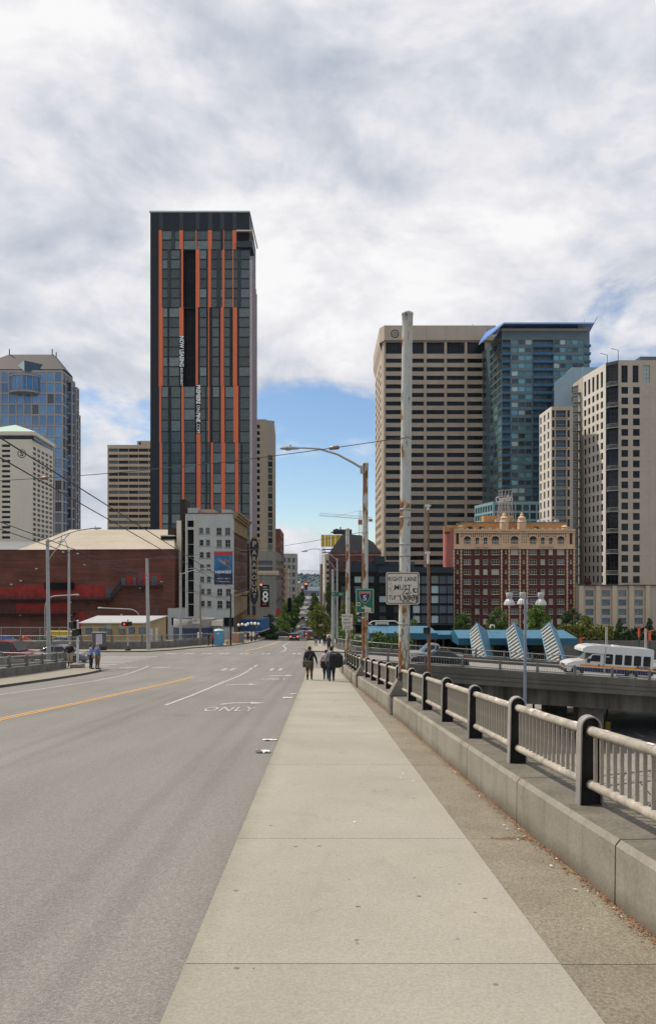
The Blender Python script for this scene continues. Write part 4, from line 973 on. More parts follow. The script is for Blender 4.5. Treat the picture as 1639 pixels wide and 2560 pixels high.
b.wall((xk, BKY), (xa, BKY), gb - 1, zq(120)); b.wall((xa, BKY), (xa, GY), gb - 1, zq(120)); b.cap([(xa, GY), (xc, GY), (xk, BKY), (xa, BKY)], zq(122), ROOFG)
o = Vector(b.b); m = MB(); U = (Vector((xk, BKY)) - Vector((xc, GY))).normalized()
m.M = facing((U.x, U.y), (-U.y, U.x), (xc - o.x, GY - o.y, 0))
for za, zb_, e_ in ((1296, 1290, .45), (1290, 1284, .8), (1284, 1279, 1.1), (1332, 1328, .35), (1492, 1487, .5)): m.box(-.2, sidew, -e_, .1, wz(za, GY) - o.z, wz(zb_, GY) - o.z)
b.part('cornice', m, MATS['ochre_stone'])
m = MB(); m.box(0, xc - xa + .1, -.12, .3, zq(125) - o.z, zq(118) - o.z); b.part('parapet', m, MULLD)
m = MB(); m.box(uq(240), uq(335), 2, 8, zq(118) - o.z, zq(65) - o.z); m.s = 1; m.box(uq(340), uq(470), 3, 9, zq(118) - o.z, zq(75) - o.z); m.s = 0; m.box(uq(555), uq(640), 2, 6, zq(118) - o.z, zq(80) - o.z)
b.part('rooftop_hut', m, [nmat('rooftop_grey', (.36, .35, .32), .8), nmat('rooftop_pink', (.42, .27, .21), .8)])
m = MB(); m.box(uq(70), uq(238), .5, 6, 0, zq(995) - o.z); m.s = 1; m.box(uq(105), uq(165), .45, .5, zq(1150) - o.z, zq(1080) - o.z); b.part('annex', m, [GREYW, G_DARK])
for zx in (240, 318): m = MB(); m.box(uq(zx - 3), uq(zx + 3), -.15, 0, zq(1080) - o.z, zq(150) - o.z); b.part('drain_pipe', m, CREAM)
b.done()
# poster hung on it
def pz(v): return zq(v)
po = thing('wall_poster', 'large blue and red theatre poster hung on the grey block', 'poster', (wx(400 + 582 * .27273, GY), GY - .06, zq(775)))
pw_, ph_ = (667 - 498) * .27273 * GY / F, zq(472) - zq(775)
m = MB(); m.box(-pw_ / 2, pw_ / 2, 0, .04, 0, ph_); m.build('sheet', nmat('poster_blue', (.012, .06, .16), .6, col2=(.02, .17, .36), vscale=.45), po)
m = MB(); m.box(-pw_ / 2, pw_ / 2, -.012, -.002, ph_ * .885, ph_); m.build('red_band', nmat('poster_red', (.42, .03, .03), .6), po)
m = MB(); m.box(-pw_ / 2, pw_ / 2, -.012, -.002, 0, ph_ * .33); m.build('navy_band', nmat('poster_navy', (.008, .018, .06), .6), po)
m = MB(); m.add([(-pw_ * .32, -.02, ph_ * .80), (-pw_ * .05, -.02, ph_ * .74), (pw_ * .25, -.02, ph_ * .62), (pw_ * .40, -.02, ph_ * .50), (pw_ * .05, -.02, ph_ * .60), (-pw_ * .25, -.02, ph_ * .70)], [(0, 1, 2, 3, 4, 5)]); m.build('pale_shape', nmat('poster_flesh', (.36, .29, .28), .7, col2=(.08, .12, .25), vscale=1.5), po)
m = MB(); m.add([(pw_ * .08, -.022, ph_ * .74), (pw_ * .20, -.022, ph_ * .83), (pw_ * .33, -.022, ph_ * .72), (pw_ * .30, -.022, ph_ * .56), (pw_ * .12, -.022, ph_ * .55)], [(0, 1, 2, 3, 4)]); m.build('dark_shape', nmat('poster_dark', (.05, .045, .07), .7, col2=(.3, .2, .18), vscale=1.8), po)
text('NEWSIES', .78, WTXT, po, (0, -.03, ph_ * .37), offset=.015); text('APRIL 28 - MAY 3', .33, WTXT, po, (0, -.03, ph_ * .18)); text('STGPresents.org', .36, WTXT, po, (0, -.03, ph_ * .09))
for o_ in list(po.children):
    if o_.name.startswith('lettering') and o_.data.vertices and max(v.co.x for v in o_.data.vertices) > pw_ / 2: 
        k = pw_ * .47 / max(v.co.x for v in o_.data.vertices)
        for v in o_.data.vertices: v.co.x *= k

# ------------------------------------------------------------------ theatre blade sign and marquee
GOLD = nmat('sign_gold', (.50, .29, .07), .5, var=.15, vscale=2); NAVY = nmat('sign_navy', (.010, .022, .06), .5, var=.2, vscale=1)
SY = 163.0; sgx = wx(636, SY)
sg = thing('blade_sign', 'tall navy and gold vertical theatre blade sign with nine stacked letters', 'sign', (sgx, SY, wz(1515, SY)))
def s_out(e):
    P = [(-1.0, 1343), (0, 1340), (1.0, 1343), (1.9, 1356), (2.05, 1368), (1.65, 1388), (1.25, 1396), (1.25, 1468), (1.75, 1476), (1.9, 1490), (1.5, 1503), (.6, 1514), (-.6, 1514), (-1.5, 1503), (-1.9, 1490), (-1.75, 1476), (-1.25, 1468), (-1.25, 1396), (-1.65, 1388), (-2.05, 1368), (-1.9, 1356)]
    cz = wz(1428, SY); return [(x * .56 - e * (1 if x > .05 else -1 if x < -.05 else 0), (wz(y, SY) - sg.location.z) - e * (1 if wz(y, SY) > cz + 6 else -1 if wz(y, SY) < cz - 6 else 0)) for x, y in P]
m = MB(); m.side_prism(s_out(0), 0, .7); m.build('gold_frame', GOLD, sg)
m = MB(); m.side_prism(s_out(.17), -.06, .76); m.build('navy_face', NAVY, sg)
for k, (ch, y) in enumerate(zip('PARAMOUNT', (1361, 1382, 1398, 1413, 1429, 1444, 1460, 1475, 1490))): text(ch, 1.75 if k == 0 else 1.35, nmat('sign_cream', (.62, .52, .33), .6), sg, (0, -.09, wz(y, SY) - sg.location.z), offset=.02)
m = MB(); zz = wz(1350, SY) - sg.location.z
for sx_ in (-1, 1): m.add([(sx_ * .05, -.08, zz + .2), (sx_ * .5, -.08, zz + .9), (sx_ * .4, -.08, zz + 1.1), (0, -.08, zz + .5)], [(0, 1, 2, 3)])
m.build('chevron', GOLD, sg)
m = MB(); m.tube([(-1.0, .3, wz(1380, SY) - sg.location.z), (-4.5, 3, wz(1378, SY) - sg.location.z)], .12, 6).tube([(-.9, .3, wz(1490, SY) - sg.location.z), (-4.5, 3, wz(1488, SY) - sg.location.z)], .12, 6); m.build('bracket', MULLD, sg)
MY = 158.0
mq = thing('theatre_marquee', 'blue theatre marquee topped with gold letters over the pavement', 'marquee', (wx(603, MY), MY, wz(1578, MY)), R(-7))
mh = wz(1549, MY) - wz(1578, MY)
m = MB(); m.box(0, 4.2, 0, 9, 0, mh); m.build('face', nmat('marquee_blue', (.012, .055, .17), .5, col2=(.03, .14, .32), vscale=.5), mq)
m = MB(); m.box(-.08, 4.28, -.08, 9, -.16, -.01); m.build('trim', WHITEP, mq)
m = MB(); m.add([(1.9, -.03, .5), (2.6, -.03, 1.6), (2.8, -.03, 1.4), (2.2, -.03, .4)], [(0, 1, 2, 3)]); m.add([(2.9, -.03, .6), (3.5, -.03, 1.7), (3.7, -.03, 1.3), (3.2, -.03, .5)], [(0, 1, 2, 3)]); m.build('pale_shape', nmat('poster_flesh', (.36, .29, .28)), mq)
for i, ch in enumerate('PARAMOUNT'): text(ch, 1.25, GOLD, mq, (.35 + i * .44, -.02, mh + .5), extrude=.05)

# ------------------------------------------------------------------ more of the street's left side
def street_block(name, label, pxa, Y0, Y1, ytop, mat, win, ncol, fl=3.6, front=True, gl=None, tall=2.0, cornice=True):
    """block whose front faces the camera at Y0 and whose long side runs down the street"""
    xa = wx(pxa, Y0); xs_ = xa - .0237 * 0; xb2 = xa + ST * (Y1 - Y0); g = gz(Y0) - 2; zt = wz(ytop, Y0); w = 22.0
    b = Bld(name, label, 'building', (xa, Y0, gz(Y0)), mat); gl = gl or G_DARK; nf = int((zt - g - 3) / fl)
    L_ = math.hypot(xb2 - xa, Y1 - Y0)
    b.wall((xa, Y0), (xb2, Y1), g, zt, grid(.8, L_ - .8, ncol, (L_ - 1.6) / ncol * .55, g + 5, fl, nf, tall, gl, MULL, (1, 2, .07, .1)), depth=.3)
    b.wall((xa - w, Y0), (xa, Y0), g, zt, grid(w - 13, w - .6, 4, 1.9, g + 5, fl, nf, tall, gl, MULL, (1, 2, .07, .1)) if front else (), depth=.3)
    b.wall((xb2, Y1), (xb2 - w, Y1), g, zt); b.wall((xb2 - w, Y1), (xa - w, Y0), g, zt); b.cap([(xa - w, Y0), (xa, Y0), (xb2, Y1), (xb2 - w, Y1)], zt, ROOFG)
    if cornice:
        m = MB(); m.box(-w - .3, .5, -.5, .2, zt - gz(Y0) - .8, zt - gz(Y0) + .1); b.part('cornice', m, mat)
    b.done(); return b
PODC = nmat('podium_concrete', (.24, .225, .20), .85, var=.12, vscale=.3, streak=.2)
b = Bld('parking_podium', 'grey concrete podium behind the blade sign', 'building', (wx(645, 215), 215, gz(215)), PODC)
pa, pb_ = wx(640, 215), wx(690, 215); zt = wz(1378, 215)
op = [(.3, pb_ - pa - 1.0, wz(y + 10, 215), wz(y, 215), G_GREY, MULLD, (3, 1, .06, 0)) for y in (1402, 1418)]
b.wall((pa, 215), (pb_, 215), gz(215), zt, op, depth=.3); b.wall((pb_, 215), (pb_ + ST * 40, 255), gz(215) - 2, zt, [(1 + 6.2 * i, 6 + 6.2 * i, wz(y + 12, 215), wz(y, 215), G_DARK, MULLD, (2, 1, .06, 0)) for i in range(6) for y in (1400, 1420, 1440, 1500)], depth=.3)
b.hull([(pa, 215), (pb_, 215), (pb_ + ST * 40, 255), (pa, 255)], gz(215), zt, skip=(0, 1), roof=ROOFG)
m = MB(); m.box(0, pb_ - pa + .3, -.5, .1, wz(1437, 215) - b.b.z, wz(1427, 215) - b.b.z); b.part('ledge', m, BEIGE)
b.done()
ps = thing('parking_sign', 'black parking sign with a large white 8', 'sign', (wx(662, 210), 210, wz(1518, 210)))
m = MB(); m.box(-1.2, 1.2, 0, .3, 0, 6.2); m.build('panel', BLACK, ps); text('8', 4.4, WTXT, ps, (.15, -.03, 2.7), offset=.05, sx=.8); text('Public', .62, WTXT, ps, (.0, -.03, 5.6)); text('Parking', .62, WTXT, ps, (.0, -.03, 4.95))
m = MB(); m.box(-.6, .5, -.03, -.005, .55, 1.05); m.build('red_mark', nmat('sign_red', (.5, .03, .03), .5), ps)
street_block('brick_building', 'narrow brown brick building beyond the parking podium', 701, 335, 380, 1322, BRICK_R, 0, 5, cornice=False, front=False)
street_block('cream_building', 'small cream building with stepped top down the street', 718, 400, 450, 1421, nmat('cream_stone', (.46, .40, .31), .8, var=.1, vscale=.3), 0, 6, gl=G_GREY)
DECO = nmat('grey_stone', (.34, .32, .29), .8, var=.1, vscale=.3)
street_block('deco_tower', 'grey stone office tower with rounded shoulders far down the street', 742, 520, 560, 1384, DECO, 0, 6, fl=5.0, gl=G_GREY, tall=3.0, cornice=False)
street_block('tan_building', 'tan commercial building beyond the grey stone tower', 749, 640, 760, 1458, nmat('tan_stone', (.38, .31, .23), .8, var=.1, vscale=.3), 0, 8)
street_block('brown_building', 'brown building nearest the water on the left of the street', 757, 830, 1000, 1472, BRICK_B, 0, 8)

# ------------------------------------------------------------------ right side, far to near
def right_block(name, label, pxa, pxb, Y0, Y1, ytop, mat, ncol, rows, y0, dy, hpx, gl, ww=.6, depthside=None):
    xa, xb2 = wx(pxa, Y0), wx(pxb, Y0); g = gz(Y0) - 2; zt = wz(ytop, Y0)
    b = Bld(name, label, 'building', (xa, Y0, gz(Y0)), mat); w = xb2 - xa
    op = [(w / ncol * (i + (1 - ww) / 2), w / ncol * (i + (1 + ww) / 2), wz(y0 + dy * k + hpx, Y0), wz(y0 + dy * k, Y0), gl if callable(gl) is False else gl(i, k), MULL, (2, 1, .05, 0)) for k in range(rows) for i in range(ncol)]
    b.wall((xa, Y0), (xb2, Y0), g, zt, op, depth=.3)
    b.wall((xa + ST * (Y1 - Y0), Y1), (xa, Y0), g, zt); b.wall((xb2, Y0), (xb2, Y1), g, zt); b.wall((xb2, Y1), (xa + ST * (Y1 - Y0), Y1), g, zt); b.cap([(xa, Y0), (xb2, Y0), (xb2, Y1), (xa + ST * (Y1 - Y0), Y1)], zt, ROOFG)
    return b
right_block('cream_office', 'narrow cream office beside the construction frame', 812, 827, 330, 380, 1385, CREAM, 1, 6, 1400, 14, 8, G_DARK, .4).done()
right_block('far_office', 'tan office on the right far down the street', 805, 830, 560, 640, 1415, TAN, 3, 6, 1424, 12, 7, G_DARK).done()
right_block('glass_office', 'narrow blue clad office on the right near the water', 801, 812, 800, 900, 1468, G_BLUE, 2, 4, 1472, 9, 5, G_BLUED).done()
# construction frame with yellow wrap
CYY = 420.0
c = thing('construction_frame', 'building under construction wrapped in yellow sheeting', 'building', (wx(850, CYY), CYY, gz(CYY)))
o = Vector(c.location); xa, xb2 = wx(803, CYY) - o.x, wx(902, CYY) - o.x
YEL = nmat('yellow_sheeting', (.66, .46, .02), .6, col2=(.52, .36, .015), vscale=.35, stretch=(1, 1, .1))
for k, (pa, pb_) in enumerate(((803, 812), (813, 820.5), (821, 827), (828, 838), (839, 852), (852.5, 866), (866.5, 880), (880.5, 902))):
    m = MB(); m.box(wx(pa, CYY) - o.x, wx(pb_, CYY) - o.x, 0, 3, wz(1366.5, CYY) - o.z, wz(1337 + (k % 2) * .6, CYY) - o.z); m.build('yellow_sheet', YEL, c)
FRM = nmat('dark_steel', (.03, .035, .045), .6)
m = MB()
for py in (1372, 1380, 1388, 1397, 1405, 1415, 1425): m.box(xa + .6, xb2, 2, 12, wz(py + 1.4, CYY) - o.z, wz(py, CYY) - o.z)
for px in (806, 811, 829, 850, 870, 890): m.box(wx(px - .6, CYY) - o.x, wx(px + .6, CYY) - o.x, 1.9, 2.5, -3, wz(1366, CYY) - o.z)
m.build('frame', FRM, c)
m = MB(); m.box(wx(833, CYY) - o.x, wx(880, CYY) - o.x, 2, 8, wz(1334, CYY) - o.z, wz(1323, CYY) - o.z).box(wx(827, CYY) - o.x, wx(878, CYY) - o.x, 1, 9, wz(1330.5, CYY) - o.z, wz(1329, CYY) - o.z).box(wx(850, CYY) - o.x, wx(853, CYY) - o.x, 4, 5, wz(1323, CYY) - o.z, wz(1316, CYY) - o.z).box(wx(838, CYY) - o.x, wx(846, CYY) - o.x, 4, 5, wz(1325, CYY) - o.z, wz(1321, CYY) - o.z)
for px in (828, 838, 855, 877): m.box(wx(px - .4, CYY) - o.x, wx(px + .4, CYY) - o.x, 1.2, 1.8, wz(1338, CYY) - o.z, wz(1330, CYY) - o.z)
m.build('roof_deck', nmat('roof_clutter', (.06, .05, .06), .8), c)
m = MB(); m.box(wx(800, 425) - o.x, wx(827, 425) - o.x, 4, 14, -3, wz(1410, 425) - o.z); m.build('lower_wall', TAN, c)
# tower crane
KY = 445.0
k = thing('tower_crane', 'pale red and white tower crane above the construction', 'crane', (wx(900.5, KY), KY, gz(KY)))
o = Vector(k.location)
CRW = nmat('crane_white', (.36, .31, .29), .6); CRR = nmat('crane_red', (.38, .14, .11), .6)
def lattice(m, a, b, s, n, r=.12, tri=False):
    r *= .75
    a, b = Vector(a), Vector(b); d = (b - a).normalized(); u = d.orthogonal().normalized(); v = d.cross(u)
    if abs(d.z) > .9: u, v = Vector((1, 0, 0)), Vector((0, 1, 0))
    else: u = Vector((0, 1, 0)); v = Vector((0, 0, 1))
    C = [(-.5, -.5), (.5, -.5), (.5, .5), (-.5, .5)] if not tri else [(-.5, 0), (.5, 0), (0, 1)]
    P = [[a + (b - a) * i / n + u * p * s + v * q * s for p, q in C] for i in range(n + 1)]
    for j in range(len(C)): m.tube([P[0][j], P[-1][j]], r, 4)
    for i in range(n):
        for j in range(len(C)): m.tube([P[i][j], P[i + 1][(j + 1) % len(C)]], r * .6, 3, False)
m = MB(); lattice(m, (0, 0, 0), (0, 0, wz(1296, KY) - o.z), 1.6, 22); m.build('mast', CRW, k)
m = MB(); zj = wz(1297, KY) - o.z; lattice(m, (.5, 0, zj), (wx(798, KY) - o.x, 0, wz(1289, KY) - o.z), 1.5, 16, .1, True); m.build('jib', CRW, k)
m = MB(); lattice(m, (.5, 0, zj), (wx(930, KY) - o.x, 0, wz(1300, KY) - o.z), 1.4, 5, .1, True); m.build('counter_jib', CRR, k)
m = MB(); m.box(wx(922, KY) - o.x, wx(931, KY) - o.x, -1, 1, wz(1304, KY) - o.z, wz(1298, KY) - o.z); m.build('counterweight', CRR, k)
m = MB(); m.box(-1.2, 1.2, -1.2, 1.2, zj - 3.4, zj - .6); m.build('cab', CRR, k)
m = MB(); pk = (0, 0, wz(1276, KY) - o.z); lattice(m, (0, 0, zj + .4), pk, 1.0, 5, .1); m.tube([pk, (wx(840, KY) - o.x, 0, wz(1291, KY) - o.z)], .07, 4).tube([pk, (wx(928, KY) - o.x, 0, wz(1298, KY) - o.z)], .07, 4); m.build('top_frame', CRW, k)
KY = 900.0
k = thing('tower_crane', 'faint distant tower crane low over the street', 'crane', (wx(802, KY), KY, gz(KY))); o = Vector(k.location)
m = MB(); lattice(m, (0, 0, 0), (0, 0, wz(1376, KY) - o.z), 2.0, 24, .16); m.build('mast', MATS['galvanised_rail'], k)
m = MB(); lattice(m, (-1, 0, wz(1431, KY) - o.z), (wx(752, KY) - o.x, 0, wz(1430, KY) - o.z), 2.0, 14, .16, True); m.build('jib', MATS['galvanised_rail'], k)

# tall beige tower with bell emblem
EY = 320.0
b = Bld('bell_tower_block', 'tall beige concrete office tower with round bell emblem', 'tower', (wx(962, EY), EY, -21), BEIGE2)
xa, xc = wx(962, EY), wx(1232, EY); xl, yl = 22.8, 367.0
op = []
for r_ in range(26):
    for i in range(5):
        a = wx(964.5 + 50.9 * i, EY) - xa; op.append((a, a + 7.45, wz(896 + 21.45 * r_ + 10.8, EY), wz(896 + 21.45 * r_, EY), G_DARK, MULLD, (5, 1, .06, 0)))
for i in range(5): a = wx(964.5 + 50.9 * i, EY) - xa; op.append((a, a + 7.45, wz(884, EY), wz(855, EY), G_DARK, MULLD, (5, 1, .06, 0), 1.2))
b.wall((xa, EY), (xc, EY), -21, wz(852, EY), op, depth=.9)
ll = math.hypot(xa - 4.2 - xl, EY + 4.5 - yl)
op = grid(1.5, ll - 1, 4, 6.0, wz(1443, EY), 3.61, 26, 1.8, G_DARK, MULLD, (3, 1, .06, 0))
b.wall((xl, yl), (xa - 1.1, EY + 3), -21, wz(852, EY), op, depth=.8); b.wall((xa - 1.1, EY + 3), (xa, EY), -21, wz(852, EY))
b.wall((xc, EY), (xc, yl), -21, wz(852, EY)); b.wall((xc, yl), (xl, yl), -21, wz(852, EY))
m = MB(); o = Vector(b.b); zt = wz(815, EY)
def ring(e, z, c): return [Vector((xl - e, yl, z)) - o, Vector((xa - 1.1 - e, EY + 3 - c, z)) - o, Vector((xa - e * .3, EY - e, z)) - o, Vector((xc + e, EY - e, z)) - o, Vector((xc + e, yl, z)) - o]
R0, R1, R2 = ring(0, wz(874, EY), 0), ring(1.0, wz(852, EY), 0), ring(1.0, zt, 0)
m.add([R0[0], R0[1], R1[1], R1[0]], [(0, 1, 2, 3)])
R0 = ring(0, wz(853, EY), 0)
for A, B in ((R0, R1), (R1, R2)):
    for i in range(5): m.add([A[i], A[(i + 1) % 5], B[(i + 1) % 5], B[i]], [(0, 1, 2, 3)])
m.add(R2, [(0, 1, 2, 3, 4)]); crown = b.part('crown', m, BEIGE2)
for i in range(1, 6): m = MB(); X = wx(962 + 50.9 * i, EY) - o.x; m.box(X - .06, X + .06, -1.02, -.9, wz(852, EY) - o.z, zt - o.z); m.build('panel_joint', PODC, crown)
for i in range(6): m = MB(); X = wx(963 + 50.9 * i - 1.5, EY) - o.x; m.side_prism([(X - .3, -21 - o.z), (X + .3, -21 - o.z), (X + .3, wz(854, EY) - o.z), (X - .3, wz(854, EY) - o.z)], -.25, .02); m.build('rib', BEIGE2, b.root)
m = MB(); m.box(wx(1140, EY) - o.x, wx(1210, EY) - o.x, 4, 16, zt - o.z, wz(808, EY) - o.z); b.part('penthouse', m, BEIGE2)
m = MB()
for px, h in ((1127, 8), (1186, 13), (1189, 9)): m.tube([(wx(px, EY) - o.x, 4, zt - o.z), (wx(px, EY) - o.x, 4, zt - o.z + h * EY / F)], .1, 4)
b.part('antenna', m, MULLD)
cx_, cz_ = wx(986.5, EY) - o.x, wz(836, EY) - o.z; m = MB(); n = 32
for i in range(n):
    a, c2 = 6.2832 * i / n, 6.2832 * (i + 1) / n
    m.add([(cx_ + ra * math.cos(q), -1.06, cz_ + ra * math.sin(q)) for ra, q in ((1.35, a), (1.75, a), (1.75, c2), (1.35, c2))], [(0, 1, 2, 3)])
bell = [(-.95, -.62), (.95, -.62), (.95, -.42), (.72, -.15), (.62, .35), (.35, .72), (-.35, .72), (-.62, .35), (-.72, -.15), (-.95, -.42)]; bin_ = [(-.55, -.42), (.55, -.42), (.5, -.1), (.42, .3), (.22, .5), (-.22, .5), (-.42, .3), (-.5, -.1)]
for i in range(10): A, B = bell[i], bell[(i + 1) % 10]; C2, D2 = [(p[0] * .68, p[1] * .62 - .02) for p in (A, B)]; m.add([(cx_ + p[0], -1.07, cz_ + p[1]) for p in (A, B, D2, C2)], [(0, 1, 2, 3)])
m.add([(cx_ - .25, -1.07, cz_ - .85), (cx_ + .25, -1.07, cz_ - .85), (cx_ + .25, -1.07, cz_ - .68), (cx_ - .25, -1.07, cz_ - .68)], [(0, 1, 2, 3)])
b.part('emblem', m, INK)
b.done()
# ------------------------------------------------------------------ teal glass tower with blue canopy
QY = 292.0
def qz(v): return wz(760 + v * .48, QY)
def qx(v): return wx(900 + v * .48, QY)
TEALW = nmat('teal_spandrel', (.085, .135, .145), .35, spec=.7, var=.2, vscale=.3); BLUEB = nmat('blue_balcony', (.02, .11, .22), .4, var=.2, vscale=.4); AQF = nmat('aqua_frame', (.24, .38, .40), .5)
b = Bld('glass_tower', 'teal glass apartment tower with slanted blue roof canopy', 'tower', (qx(735), QY, -20), TEALW)
o = Vector(b.b); xa, xc = qx(738), qx(1195); xl, yl = 64.6, 326.0; zt = qz(140); random.seed(41)
fl = 40.7 * .48 * QY / F; nf = 22
def gp(i, j): return random.choice([G_AQUA, G_AQUA, G_AQUAD, G_AQUAD, G_TEAL, G_AQUAL if random.random() < .6 else G_AQUA])
op = []
for k in range(nf):
    z1 = qz(186 + 40.7 * k); z0 = z1 - 1.75
    for c0, c1 in ((790, 822), (826, 858), (862, 894), (1010, 1038), (1042, 1070), (1074, 1102), (1106, 1134), (1136, 1164)): op.append((qx(c0) - xa, qx(c1) - xa, z0, z1, gp(0, 0), MULL, (1, 1, .05, 0)))
    for c0, c1 in ((740, 782), (900, 1006)): op.append((qx(c0) - xa, qx(c1) - xa, z0 - .85, z1 + .05, G_AQUAD, AQF, (1 if c1 < 800 else 3, 1, .08, 0), 1.3))
b.wall((xa, QY), (xc, QY), -20, zt, op, depth=.2)
rails = MB()
for k in range(nf):
    z1 = qz(186 + 40.7 * k)
    for c0, c1 in ((738, 784), (898, 1008), (1168, 1200)):
        m = MB(); m.box(qx(c0) - o.x, qx(c1) - o.x, -.35 if c0 < 1100 else -.5, -.02 if c0 < 1100 else 2, z1 - 2.75 - o.z, z1 - 1.85 - o.z); m.build('balcony_front', BLUEB, b.root)
ll = math.hypot(xa - xl, QY - yl)
b.wall((xl, yl), (xa, QY), -20, zt, grid(.5, ll - .3, 6, 4.9, qz(186) - 1.9 - fl * 21, fl, 22, 2.2, G_AQUA, AQF, (2, 1, .06, 0), pick=lambda i, j: (None if (i == 2) else random.choice([G_AQUA, G_AQUAD, G_TEAL]))), depth=.15)
b.wall((xc, QY), (xc, yl), -20, zt); b.wall((xc, yl), (xl, yl), -20, zt); b.cap([(xa, QY), (xc, QY), (xc, yl), (xl, yl)], zt, ROOFG)
m = MB(); m.box(qx(735) - o.x, qx(1180) - o.x, -.4, 20, zt - o.z, qz(128) - o.z); m.s = 1; m.box(qx(755) - o.x, qx(1140) - o.x, 1.5, 20, qz(128) - o.z, qz(95) - o.z); b.part('penthouse', m, [TAN, G_BLUE])
m = MB(); T = [Vector((qx(612) + 1.2, 296, qz(196))) - o, Vector((qx(735), 287.5, qz(122))) - o, Vector((qx(1197), 287.5, qz(122))) - o, Vector((qx(1226), 290, qz(78))) - o, Vector((qx(1226) + 6, 322, qz(70))) - o, Vector((qx(700) + 1, 314, qz(74) + 1)) - o]
BL = nmat('blue_canopy', (.03, .19, .62), .4, var=.2, vscale=.3)
for e_ in (0, .5):
    m.add([T[0] + Vector((0, 0, e_)), T[1] + Vector((0, 0, e_)), T[5] + Vector((0, 0, e_))], [(0, 1, 2)]); m.add([p + Vector((0, 0, e_)) for p in T[1:]], [(0, 1, 2, 3, 4)])
for i in range(6): A, B = T[i], T[(i + 1) % 6]; m.add([A, B, B + Vector((0, 0, .5)), A + Vector((0, 0, .5))], [(0, 1, 2, 3)])
can = b.part('canopy', m, BL)
m = MB()
for k in range(1, 9): A = T[1].lerp(T[2], k / 9); B = T[5].lerp(T[3], k / 9); m.tube([A - Vector((0, .1, .1)), B - Vector((0, 0, .1))], .16, 4)
m.tube([T[1] - Vector((0, .2, 0)), T[2] - Vector((0, .2, 0))], .2, 4); m.tube([T[0] - Vector((0, .2, 0)), T[1] - Vector((0, .2, 0))], .2, 4); m.build('canopy_rib', AQF, can)
m = MB()
for v in (855, 960, 990, 930, 1000): m.tube([(qx(v) - o.x, 12, qz(95) - o.z), (qx(v) - o.x, 12, qz(62) - o.z)], .25, 5)
b.part('mast', m, ROOFG)
pd0, pd1 = wx(1232, 282), wx(1362, 282); z1 = wz(1254, 282)
b.wall((pd0, 282), (pd1, 282), -20, z1, grid(.4, pd1 - pd0 - .4, 7, 2.1, z1 - 3.4, -3.1, 4, 2.3, G_AQUAD, AQF, (1, 1, .1, 0)), depth=.2, mat=AQF)
b.wall((wx(1186, 300), 300), (pd0, 282), -20, z1, grid(.4, 18, 7, 1.9, z1 - 3.4, -3.1, 4, 2.3, G_AQUAD, AQF, (1, 1, .1, 0)), depth=.2, mat=AQF)
b.cap([(wx(1186, 300), 300), (pd0, 282), (pd1, 282), (pd1, 300)], z1, ROOFG); b.wall((pd1, 282), (pd1, 300), -20, z1)
b.done()

# ------------------------------------------------------------------ pale residential towers on the right
VY = 232.0
b = Bld('residential_tower', 'tall pale precast residential tower at the right edge', 'tower', (88.5, VY, -18), TAN)
o = Vector(b.b); zt = wz(900, VY); fl = 26.3 * VY / F; nf = 20
xl, yl, xe, ye, xf, xr = 84.4, 251.5, 85.9, 235.2, 88.6, 112.0
op = []
for k in range(nf):
    z1 = wz(967, VY) - fl * k; z0 = z1 - 2.1
    for c0, c1 in ((1553, 1570), (1582, 1599)): op.append((wx(c0, VY) - xf, wx(c1, VY) - xf, z0, z1, G_DARK, MULLD, (2, 1, .05, 0)))
    op.append((wx(1613, VY) - xf, wx(1624, VY) - xf, z0, z1, MATS['tan_and_shaded_precast'], TAN, NS, .06))
    op.append((wx(1640, VY) - xf, wx(1660, VY) - xf, z0, z1, G_DARK, MULLD, (2, 1, .05, 0)))
for c0, c1, g_ in ((1553, 1569, G_DARK), (1581, 1596, G_DARK), (1608, 1624, G_AQUAL)): op.append((wx(c0, VY) - xf, wx(c1, VY) - xf, wz(956, VY), wz(913, VY), g_, MULLD, (2, 4, .07, 0)))
b.wall((xf, VY), (xr, VY), -18, zt, op, depth=.3)
lw = math.hypot(xe - xl, ye - yl)
op = [(.6 + 3.05 * i, .6 + 3.05 * i + 1.7, wz(967, VY) - fl * k - 2.1, wz(967, VY) - fl * k, G_DARK, MULLD, (1, 1, .05, 0)) for k in range(nf) for i in range(5)] + [(.6 + 3.05 * i, .6 + 3.05 * i + 1.7, wz(957, VY), wz(917, VY), G_DARK, MULLD, (1, 3, .05, 0)) for i in range(5)]
b.wall((xl, yl), (xe, ye), -18, zt, op, depth=.3, mat=WHITEP)  # sunlit left face: its light is put into a paler colour than the front
op = [(.25, 4.0, wz(962, VY) - fl * 2 * k - 2 * fl + .4, wz(962, VY) - fl * 2 * k + .1, G_DARK, MULLD, (3, 4, .06, 0)) for k in range(10)] + [(.25, 4.0, wz(958, VY), wz(908, VY), G_DARK, MULLD, (3, 3, .06, 0))]
b.wall((xe, ye), (xf, VY), -18, zt, op, depth=.3, mat=MULLD)
